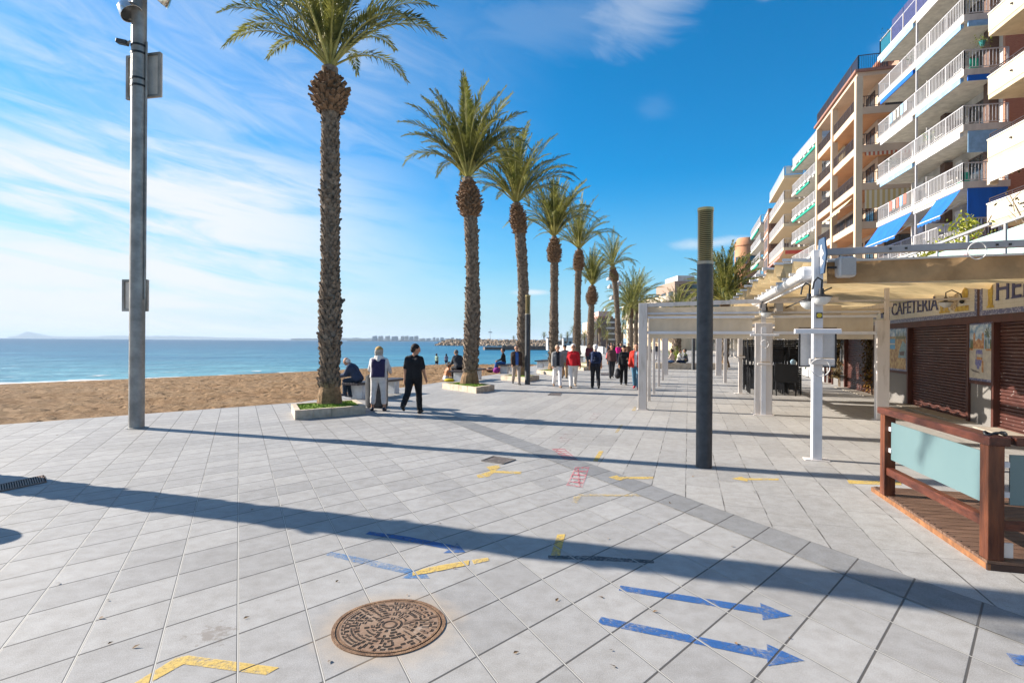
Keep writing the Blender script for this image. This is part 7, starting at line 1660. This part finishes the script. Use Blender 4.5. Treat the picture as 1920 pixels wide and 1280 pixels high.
    if jacket:
        c, kind = jacket; pr = torso(0.034)
        if kind != 'vest':
            for d in (-1, 1): pr += arm(d, 0.030, 0.97)
        cuts = [(pel - up * (0.10 if kind != 'vest' else 0.03) * s, -up)]
        if kind == 'vest': cuts += [(sho + up * 0.035 * s, up), (sho - sidev * tw * 1.02, -sidev), (sho + sidev * tw * 1.02, sidev)]
        if kind == 'open':                                     # left and right front halves
            pL = [x for x in surface_split(pr, -1, fw, pel, res, cuts)]; mesh_np('jacket', *pL, colmat('jacket_cloth', c), ob)
            pR = [x for x in surface_split(pr, 1, fw, pel, res, cuts)]; mesh_np('jacket', *pR, colmat('jacket_cloth', c), ob)
        else: add('vest' if kind == 'vest' else 'jacket', pr, colmat('jacket_cloth', c), 0.02, cuts)
    if hood: add('hood', [(neck - sidev * 0.05 * s - fw * 0.03 * s, neck + sidev * 0.05 * s - fw * 0.03 * s, 0.085 * s, 0.085 * s), (neck - up * 0.08 * s - fw * 0.08 * s, neck - up * 0.01 * s - fw * 0.06 * s, 0.085 * s, 0.085 * s)], colmat('hood_cloth', hood))
    if shoes is not None:
        for d in (-1, 1): j = J[d]; add('shoe', [(j['heel'], j['toe'], 0.045 * s, 0.037 * s), (j['heel'] + V3(0, 0, 0.02), j['an'] - V3(0, 0, 0.015), 0.044 * s, 0.045 * s)], colmat('shoe_leather', shoes, 0.5), 0.02, [(V3(0, 0, 0.0) if seat is None else j['heel'] - V3(0, 0, 0.05), V3(0, 0, -1))])
    hcx = hc + hup * 0.042 * hk - hf * 0.022 * hk
    if hair:
        c, kind = hair; hm = colmat('hair', c, 0.7, 0.3, 0.6); pr = [(hcx - hf * 0.006, hcx + hf * 0.012 * hk, 0.095 * hk, 0.088 * hk), (hc - hf * 0.05 * hk - hup * 0.02 * hk, hcx, 0.070 * hk, 0.09 * hk)]
        if kind in ('long', 'bob'): e = -0.20 if kind == 'long' else -0.10; pr += [(hc - hf * 0.045 * hk + hs * q * 0.055 * hk, hc + hup * e * hk - hf * 0.055 * hk + hs * q * 0.06 * hk, 0.058 * hk, 0.04 * hk) for q in (-1, 0, 1)]
        cuts = [(hc + hf * 0.040 * hk + hup * 0.05 * hk, hf * 1.0 - hup * 0.75)]
        if kind == 'bald': cuts = [(hc + hup * 0.02 * hk, hup), (hc + hf * 0.0, hf)]; pr = [(hc - hf * 0.02 * hk - hup * 0.02, hc + hup * 0.01 * hk - hf * 0.02 * hk, 0.092 * hk, 0.096 * hk)]
        add('hair', pr, hm, 0.02, cuts, min(res, 0.014))
    if cap:
        c, kind = cap; cm = colmat('cap_cloth', c); add('cap', [(hcx, hcx + hf * 0.015 * hk, 0.107 * hk, 0.101 * hk)], cm, 0.01, [(hc + hup * 0.045 * hk, -hup)], 0.012); add('cap_brim', [(hc + hup * 0.055 * hk + hf * 0.07 * hk - hs * 0.04 * hk, hc + hup * 0.055 * hk + hf * 0.07 * hk + hs * 0.04 * hk, 0.012, 0.012), (hc + hup * 0.05 * hk + hf * 0.13 * hk - hs * 0.03 * hk, hc + hup * 0.05 * hk + hf * 0.13 * hk + hs * 0.03 * hk, 0.012, 0.012)], cm, 0.05, None, 0.009)
    em = colmat('eye', (0.02, 0.018, 0.016), 0.3, 0, 0)
    for d in (-1, 1):
        c = hc + hf * 0.092 * hk + hup * 0.014 * hk + hs * d * 0.032 * hk; MB().ball(c, (0.022 if glasses else 0.009) * hk, 8, 6).build('sunglasses' if glasses else 'eye', em, None).parent = ob
    m = hc + hf * 0.084 * hk - hup * 0.052 * hk; MB().tube([m - hs * 0.024 * hk, m + hf * 0.007 * hk, m + hs * 0.024 * hk], 0.006 * hk, 5).build('mouth', colmat('lip', (0.28, 0.09, 0.08), 0.5, 0, 0), None).parent = ob
    return ob, dict(J=J, pel=pel, chest=chest, neck=neck, sho=sho, hc=hc, up=up, fw=fw, s=s)
def surface_split(pr, d, fw, pel, res, cuts):
    # one front half of an open coat: cut by a slanting plane either side of the zip line
    V, F = surface(pr, res, 0.02, cuts + [(pel + V3(d * 0.0, 0, 0), V3(-d, 0, 0))])
    c = V[F].mean(1); keep = ~((np.abs(c[:, 0]) < 0.062) & ((c - pel) @ fw > 0.0)); return V, F[keep]
def world_pt(ob, p): return Matrix.Translation(ob.location) @ Matrix.Rotation(ob.rotation_euler.z, 4, 'Z') @ Vector(p)
E180 = math.pi
# man in black walking away
GLOG = {}
person((-2.40, 13.62), R(8), 'man in black t-shirt and trousers walking away, looking right', 1.70, legs=((-0.50, 0.42), (0.26, 0.10)), arms=((-0.10, 0.16, 0.22), (0.16, 0.20, 0.30)), head=(0.0, R(60)), build=1.12, hair=((0.02, 0.014, 0.012), 'short'), top=((0.014, 0.014, 0.016), 'short'), bottom=((0.012, 0.012, 0.014), 'long'), res=0.011)
person((-3.42, 14.25), R(-4), 'woman in navy vest and white cropped trousers leaning on the litter bin', 1.60, legs=((0.04, 0.06), (-0.06, 0.02)), arms=((0.42, 0.30, 0.75, 0.2), (0.42, 0.30, 0.75, 0.2)), lean=0.12, build=1.28, hair=((0.45, 0.40, 0.34), 'bob'), top=((0.52, 0.51, 0.52), 'long'), jacket=((0.035, 0.028, 0.075), 'vest'), bottom=((0.60, 0.57, 0.55), 'crop'), shoes=(0.035, 0.035, 0.045), cap=((0.42, 0.27, 0.10), 'cap'), hood=(0.62, 0.60, 0.58), res=0.011, splay=0.10)
oldman = person((-4.72, 17.05, 0.0), R(-80), 'stooped balding old man in dark clothes sitting on a bench end', 1.62, legs=((1.45, 1.45), (1.30, 1.50)), arms=((0.45, 0.12, 0.95, 0.25), (0.45, 0.12, 0.95, 0.25)), lean=0.55, head=(0.55, 0.0), build=1.05, hair=((0.55, 0.52, 0.50), 'bald'), top=((0.30, 0.33, 0.38), 'long'), jacket=((0.030, 0.045, 0.085), 'coat'), bottom=((0.018, 0.032, 0.055), 'long'), shoes=(0.03, 0.035, 0.055), seat=0.51, res=0.011)
person((-2.35, 25.0, 0.0), R(-40), 'hunched sitter in dark grey jacket on the bench behind the second palm', 1.68, legs=((1.45, 1.5), (1.3, 1.5)), arms=((0.5, 0.1, 0.8, 0.2), (0.5, 0.1, 0.8, 0.2)), lean=0.42, head=(0.25, 0), build=1.25, hair=((0.12, 0.11, 0.10), 'short'), jacket=((0.030, 0.034, 0.042), 'coat'), top=((0.2, 0.22, 0.25), 'long'), bottom=((0.012, 0.012, 0.015), 'long'), seat=0.51, res=0.014)
person((-0.45, 31.2, 0.0), R(-85), 'sitter in a black top and bright blue jeans on a bench', 1.68, legs=((1.5, 1.3), (1.4, 1.45)), arms=((0.3, 0.1, 0.9, 0.2), (0.3, 0.1, 0.9, 0.2)), lean=0.10, hair=((0.03, 0.03, 0.035), 'short'), top=((0.012, 0.012, 0.014), 'long'), bottom=((0.015, 0.085, 0.28), 'long'), seat=0.51, res=0.016)
person((0.19, 23.2), R(172), 'man in brown jacket, blue shirt and sunglasses walking toward the camera', 1.62, legs=((0.30, 0.10), (-0.26, 0.40)), arms=((-0.25, 0.12, 0.25), (0.28, 0.12, 0.35)), build=1.15, hair=((0.10, 0.08, 0.07), 'short'), top=((0.05, 0.13, 0.40), 'long'), jacket=((0.050, 0.030, 0.022), 'open'), bottom=((0.34, 0.29, 0.25), 'long'), shoes=(0.03, 0.03, 0.03), res=0.014, glasses=True)
person((1.80, 21.9), R(176), 'walker in a grey cardigan, dark shirt and white trousers, left of the couple', 1.66, legs=((0.32, 0.08), (-0.28, 0.35)), arms=((-0.22, 0.14, 0.2), (0.25, 0.14, 0.35)), hair=((0.40, 0.32, 0.24), 'short'), top=((0.022, 0.024, 0.030), 'long'), jacket=((0.20, 0.20, 0.20), 'open'), bottom=((0.68, 0.66, 0.66), 'long'), shoes=(0.22, 0.14, 0.09), res=0.014)
person((2.40, 21.7), R(184), 'white-haired walker in a red jumper and white trousers', 1.70, legs=((-0.28, 0.42), (0.30, 0.08)), arms=((0.22, 0.20, 0.3), (-0.2, 0.18, 0.2)), build=1.12, hair=((0.72, 0.69, 0.66), 'short'), top=((0.48, 0.014, 0.022), 'long'), bottom=((0.68, 0.65, 0.62), 'long'), shoes=(0.32, 0.24, 0.17), res=0.014, glasses=True)
person((2.60, 27.3), R(180), 'person in a dark cap and grey coat half hidden between the walking couple', 1.60, hair=((0.03, 0.03, 0.03), 'short'), top=((0.2, 0.19, 0.19), 'long'), jacket=((0.20, 0.19, 0.19), 'coat'), bottom=((0.30, 0.20, 0.11), 'long'), cap=((0.02, 0.02, 0.025), 'cap'), res=0.018)
bp_man = person((3.24, 21.5), R(3), 'white-haired man in dark clothes walking away with a navy backpack', 1.68, legs=((0.28, 0.12), (-0.30, 0.25)), arms=((-0.2, 0.18, 0.2), (0.24, 0.20, 0.35)), build=1.14, hair=((0.70, 0.68, 0.66), 'short'), top=((0.014, 0.018, 0.035), 'short'), bottom=((0.020, 0.020, 0.024), 'long'), res=0.014)
woman_b = person((4.72, 23.4), R(186), 'woman in black clothes and dark hat walking toward the camera with a bag', 1.62, legs=((0.18, 0.1), (-0.15, 0.2)), arms=((0.25, 0.15, 1.5, 0.3), (0.0, 0.12, 0.3)), build=0.92, hair=((0.02, 0.015, 0.013), 'long'), top=((0.013, 0.013, 0.015), 'long'), bottom=((0.012, 0.012, 0.014), 'long'), cap=((0.014, 0.014, 0.016), 'cap'), res=0.015)
person((4.78, 21.3), R(200), 'man in a red jacket, jeans and red shoes partly behind the front pergola post', 1.72, legs=((0.22, 0.1), (-0.25, 0.25)), arms=((0.1, 0.2, 0.2), (0.2, 0.15, 0.3)), build=1.1, hair=((0.03, 0.022, 0.018), 'short'), top=((0.50, 0.52, 0.56), 'long'), jacket=((0.52, 0.035, 0.020), 'open'), bottom=((0.065, 0.16, 0.24), 'long'), shoes=(0.42, 0.03, 0.05), res=0.015)
far = [((4.95, 27.5), 182, 'tan-faced walker just behind the woman in black', 1.66, (0.10, 0.05, 0.045), (0.03, 0.03, 0.035), (0.03, 0.02, 0.02)), ((8.35, 47.5), 8, 'walker in a navy jacket and khaki trousers going away, far ahead', 1.70, (0.022, 0.026, 0.045), (0.24, 0.17, 0.10), (0.02, 0.02, 0.02)),
       ((9.0, 47.0), 4, 'far walker in a bright magenta top', 1.64, (0.58, 0.010, 0.20), (0.02, 0.025, 0.05), (0.02, 0.015, 0.015)), ((9.9, 50.5), 175, 'far walker in a teal and dark jacket right of the magenta one', 1.70, (0.03, 0.07, 0.09), (0.02, 0.02, 0.03), (0.02, 0.02, 0.02)),
       ((5.0, 36.0), 178, 'walker in dark red just right of the backpack man', 1.68, (0.10, 0.02, 0.03), (0.03, 0.03, 0.04), (0.05, 0.02, 0.015)), ((10.9, 52), 182, 'far walker in a brown top beside the front pergola post', 1.68, (0.16, 0.08, 0.05), (0.04, 0.05, 0.08), (0.02, 0.015, 0.012)),
       ((12.4, 54), 182, 'far walker in teal behind the thin pergola posts', 1.70, (0.02, 0.12, 0.15), (0.02, 0.03, 0.05), (0.02, 0.02, 0.02)), ((13.6, 55), 182, 'far walker in black behind the thin pergola posts', 1.72, (0.015, 0.02, 0.03), (0.02, 0.03, 0.06), (0.02, 0.02, 0.02)), ((14.6, 56), 178, 'far walker in white trousers behind the thick far pergola post', 1.70, (0.03, 0.035, 0.05), (0.55, 0.55, 0.58), (0.02, 0.02, 0.02)),
       ((11.8, 66), 182, 'tiny distant stroller in pale blue by the white wall', 1.70, (0.25, 0.32, 0.42), (0.05, 0.06, 0.09), (0.05, 0.03, 0.02)), ((12.9, 70), 5, 'tiny distant stroller in black by the white wall', 1.70, (0.02, 0.02, 0.02), (0.03, 0.03, 0.04), (0.02, 0.02, 0.02))]
for k, (p, a, lb, H, c, b, hr) in enumerate(far):
    person(p, R(a), lb, H, legs=((0.30, 0.1), (-0.28, 0.35)) if k % 2 else ((-0.26, 0.35), (0.28, 0.08)), hair=(hr, 'short' if k % 3 else 'bob'), top=(c, 'long'), bottom=(b, 'long'), res=0.024)
seated = [((7.3, 42.5), 100, 'sitter in a coral top on a planter edge beyond the backpack man', (0.50, 0.10, 0.09), (0.02, 0.02, 0.02)), ((5.75, 48.2), -80, 'dark distant sitter on the bench left of the backpack man', (0.03, 0.035, 0.05), (0.02, 0.02, 0.03)),
          ((10.9, 37.5), -60, 'sitter in blue seen under the pergola awning beside the white pot', (0.45, 0.33, 0.27), (0.02, 0.05, 0.12)), ((11.35, 37.8), 120, 'sitter in a white shirt seen under the pergola awning', (0.55, 0.52, 0.50), (0.02, 0.03, 0.06)), ((12.1, 38.4), -70, 'sitter in grey with a blue bag seen under the pergola awning', (0.10, 0.11, 0.13), (0.08, 0.10, 0.14)), ((13.55, 37.8), -60, 'sitter in a pale blue shirt right of the nearest lamp post', (0.42, 0.50, 0.58), (0.06, 0.10, 0.18))]
for k, (p, a, lb, c, b) in enumerate(seated):
    person((*p, 0.0), R(a), lb, 1.66, legs=((1.45, 1.4), (1.35, 1.5)), arms=((0.4, 0.1, 0.9, 0.2), (0.4, 0.1, 0.9, 0.2)), lean=0.2, hair=((0.03, 0.02, 0.016), 'short'), top=(c, 'long'), bottom=(b, 'long'), seat=0.46, res=0.022)
# sunbathers and children on the sand
person((-3.05, 25.6, -0.10), R(60), 'woman in a dark bikini with long dark hair sitting on the sand', 1.64, legs=((1.62, 0.35), (1.55, 0.5)), arms=((0.55, 0.15, 0.5, 0.1), (0.3, 0.35, 0.5)), lean=0.25, head=(0.2, 0), build=0.98, skin=(0.40, 0.17, 0.08), hair=((0.014, 0.011, 0.010), 'long'), top=None, bottom=((0.55, 0.53, 0.53), 'short'), shoes=None, seat=0.06, res=0.015)
person((-6.1, 45.0, -0.47), R(30), 'child in a pale green top standing near the water', 1.22, legs=((-0.1, 0.1), (0.2, 0.1)), arms=((0.2, 0.15, 0.4), (-0.1, 0.12, 0.3)), hair=((0.05, 0.025, 0.015), 'bob'), top=((0.30, 0.42, 0.32), 'long'), bottom=((0.02, 0.02, 0.025), 'short'), shoes=None, res=0.018)
person((-6.15, 52.0, -0.66), R(-10), 'child in navy shorts standing nearest the water', 1.24, hair=((0.02, 0.015, 0.012), 'long'), top=((0.22, 0.18, 0.24), 'short'), bottom=((0.02, 0.025, 0.06), 'short'), shoes=None, res=0.018)
lying, _ = person((-1.75, 33.2, 0.10), R(78), 'sunbather with a red top lying on the sand beyond the benches', 1.66, legs=((0.12, 0.3), (0.05, 0.1)), arms=((0.1, 0.3, 0.3), (0.1, 0.3, 0.3)), skin=(0.46, 0.26, 0.18), hair=((0.02, 0.016, 0.014), 'long'), top=((0.50, 0.06, 0.04), 'short'), bottom=((0.03, 0.03, 0.04), 'short'), shoes=None, res=0.018)
lying.rotation_euler = (R(-88), 0, R(-80))
# carried things
def carried(name, prims, col_, label, cat, owner, parts=()):
    ob, d = owner; V, F = surface(prims, 0.014, 0.03); o = mesh_np(name, V, F, colmat(name + '_cloth', col_, 0.7)); o.location = ob.location; o.rotation_euler = ob.rotation_euler; tag(o, label, cat)
    for nm, pr, c in parts: V, F = surface(pr, 0.012, 0.02); mesh_np(nm, V, F, colmat(nm + '_cloth', c, 0.7), o)
ob, d = bp_man; c, u, f, s = d['chest'], d['up'], d['fw'], d['s']; X = V3(1, 0, 0)
carried('backpack', [(c - f * 0.20 - X * 0.10 + u * 0.10, c - f * 0.20 + X * 0.10 + u * 0.10, 0.085, 0.085), (c - f * 0.21 - X * 0.11 - u * 0.18, c - f * 0.21 + X * 0.11 - u * 0.18, 0.095, 0.095), (c - f * 0.20 - X * 0.10 + u * 0.1, c - f * 0.21 - X * 0.11 - u * 0.18, 0.085, 0.095), (c - f * 0.20 + X * 0.10 + u * 0.1, c - f * 0.21 + X * 0.11 - u * 0.18, 0.085, 0.095)], (0.014, 0.026, 0.075), 'navy backpack worn by the white-haired man walking away', 'backpack', bp_man, [('front_pocket', [(c - f * 0.30 - X * 0.06 - u * 0.16, c - f * 0.30 + X * 0.06 - u * 0.16, 0.055, 0.055), (c - f * 0.29 - X * 0.05 - u * 0.06, c - f * 0.29 + X * 0.05 - u * 0.06, 0.045, 0.045)], (0.010, 0.016, 0.040)), ('strap', [(c + X * q * 0.12 - f * 0.12 + u * 0.14, c + X * q * 0.13 + f * 0.11 + u * 0.10, 0.035, 0.030) for q in (-1, 1)], (0.012, 0.016, 0.03))])
ob, d = woman_b; j = d['J'][1]; w_ = j['wr']
carried('handbag', [(w_ + V3(0.06, 0, -0.20), w_ + V3(0.06, 0.02, -0.42), 0.085, 0.13), (w_ + V3(0.06, 0.10, -0.38), w_ + V3(0.06, -0.10, -0.38), 0.11, 0.11)], (0.018, 0.018, 0.022), 'dark slouchy shoulder bag carried by the woman in black', 'bag', woman_b, [('bag_strap', [(w_ + V3(0.06, 0.02, -0.2), d['J'][1]['sh'] + V3(0.03, 0, 0.05), 0.014, 0.014)], (0.015, 0.015, 0.018))])
# small things at the benches
c = Vector((-0.85, 31.0, 0.02)); o = MB().ball(c + UP * 0.16, (0.20, 0.16, 0.17), 12, 8).build('shopping_bag', colmat('purple_cloth', (0.24, 0.03, 0.22)), origin=c, smooth=True); tag(o, 'purple bag on the ground at the end of a bench', 'bag')
c = Vector((-1.30, 33.4, -0.08)); o = MB().ball(c + UP * 0.16, (0.24, 0.16, 0.16), 12, 8).build('beach_bag', BLACK, origin=c, smooth=True); tag(o, 'black bag beside the head of the lying sunbather', 'bag')
c = Vector((-2.75, 24.5, 0.0)); o = MB().ball(c + UP * 0.07, (0.24, 0.14, 0.08), 12, 8).build('beach_towel', colmat('yellow_cloth', (0.55, 0.42, 0.02)), origin=c, smooth=True); tag(o, 'bundled yellow towel under the bench behind the second palm', 'towel')
# pot and planter under the pergola
c = G(1265, 691); t = thing('plant_pot', c, 'white round pot with an orange-tipped shrub seen under the pergola awning', 'plant pot')
MB().lathe([(0.22, 0), (0.26, 0.5), (0.22, 0.5), (0.20, 0.35), (0, 0.35)], c, 20).build('pot', CONC, t, smooth=True); r3 = random.Random(3); m = MB(); leaves(m, r3, 350, lambda: c + Vector((r3.gauss(0, .28), r3.gauss(0, .28), 0.95 + r3.gauss(0, .22))), 0.07); m.build('foliage', GREENL, t); MB().tube([c + UP * 0.3, c + UP * 0.9], 0.03, 6).build('stem', BARK, t)
for k, (a, b_, lb) in enumerate((((9.9, 38.2), (12.8, 37.4), 'low stone seat kerb under the sitters behind the pergola'), ((13.2, 38.0), (14.6, 37.5), 'low stone seat kerb right of the nearest lamp post'))):
    tag(MB().bar((*a, 0.21), (*b_, 0.21), 0.7, 0.42).build('seat_kerb', STONE, origin=(*a, 0), bevel=0.03), lb, 'seat')
palm((11.75, 39.6, 0.0), 3.6, 0.28, 2.6, 83, 'palm whose scaly trunk shows under the pergola awning beside the sitters', nf=34, nl=26, lowest=R(-5), group=gR, bulge=1.3, per=10, dz=0.16)
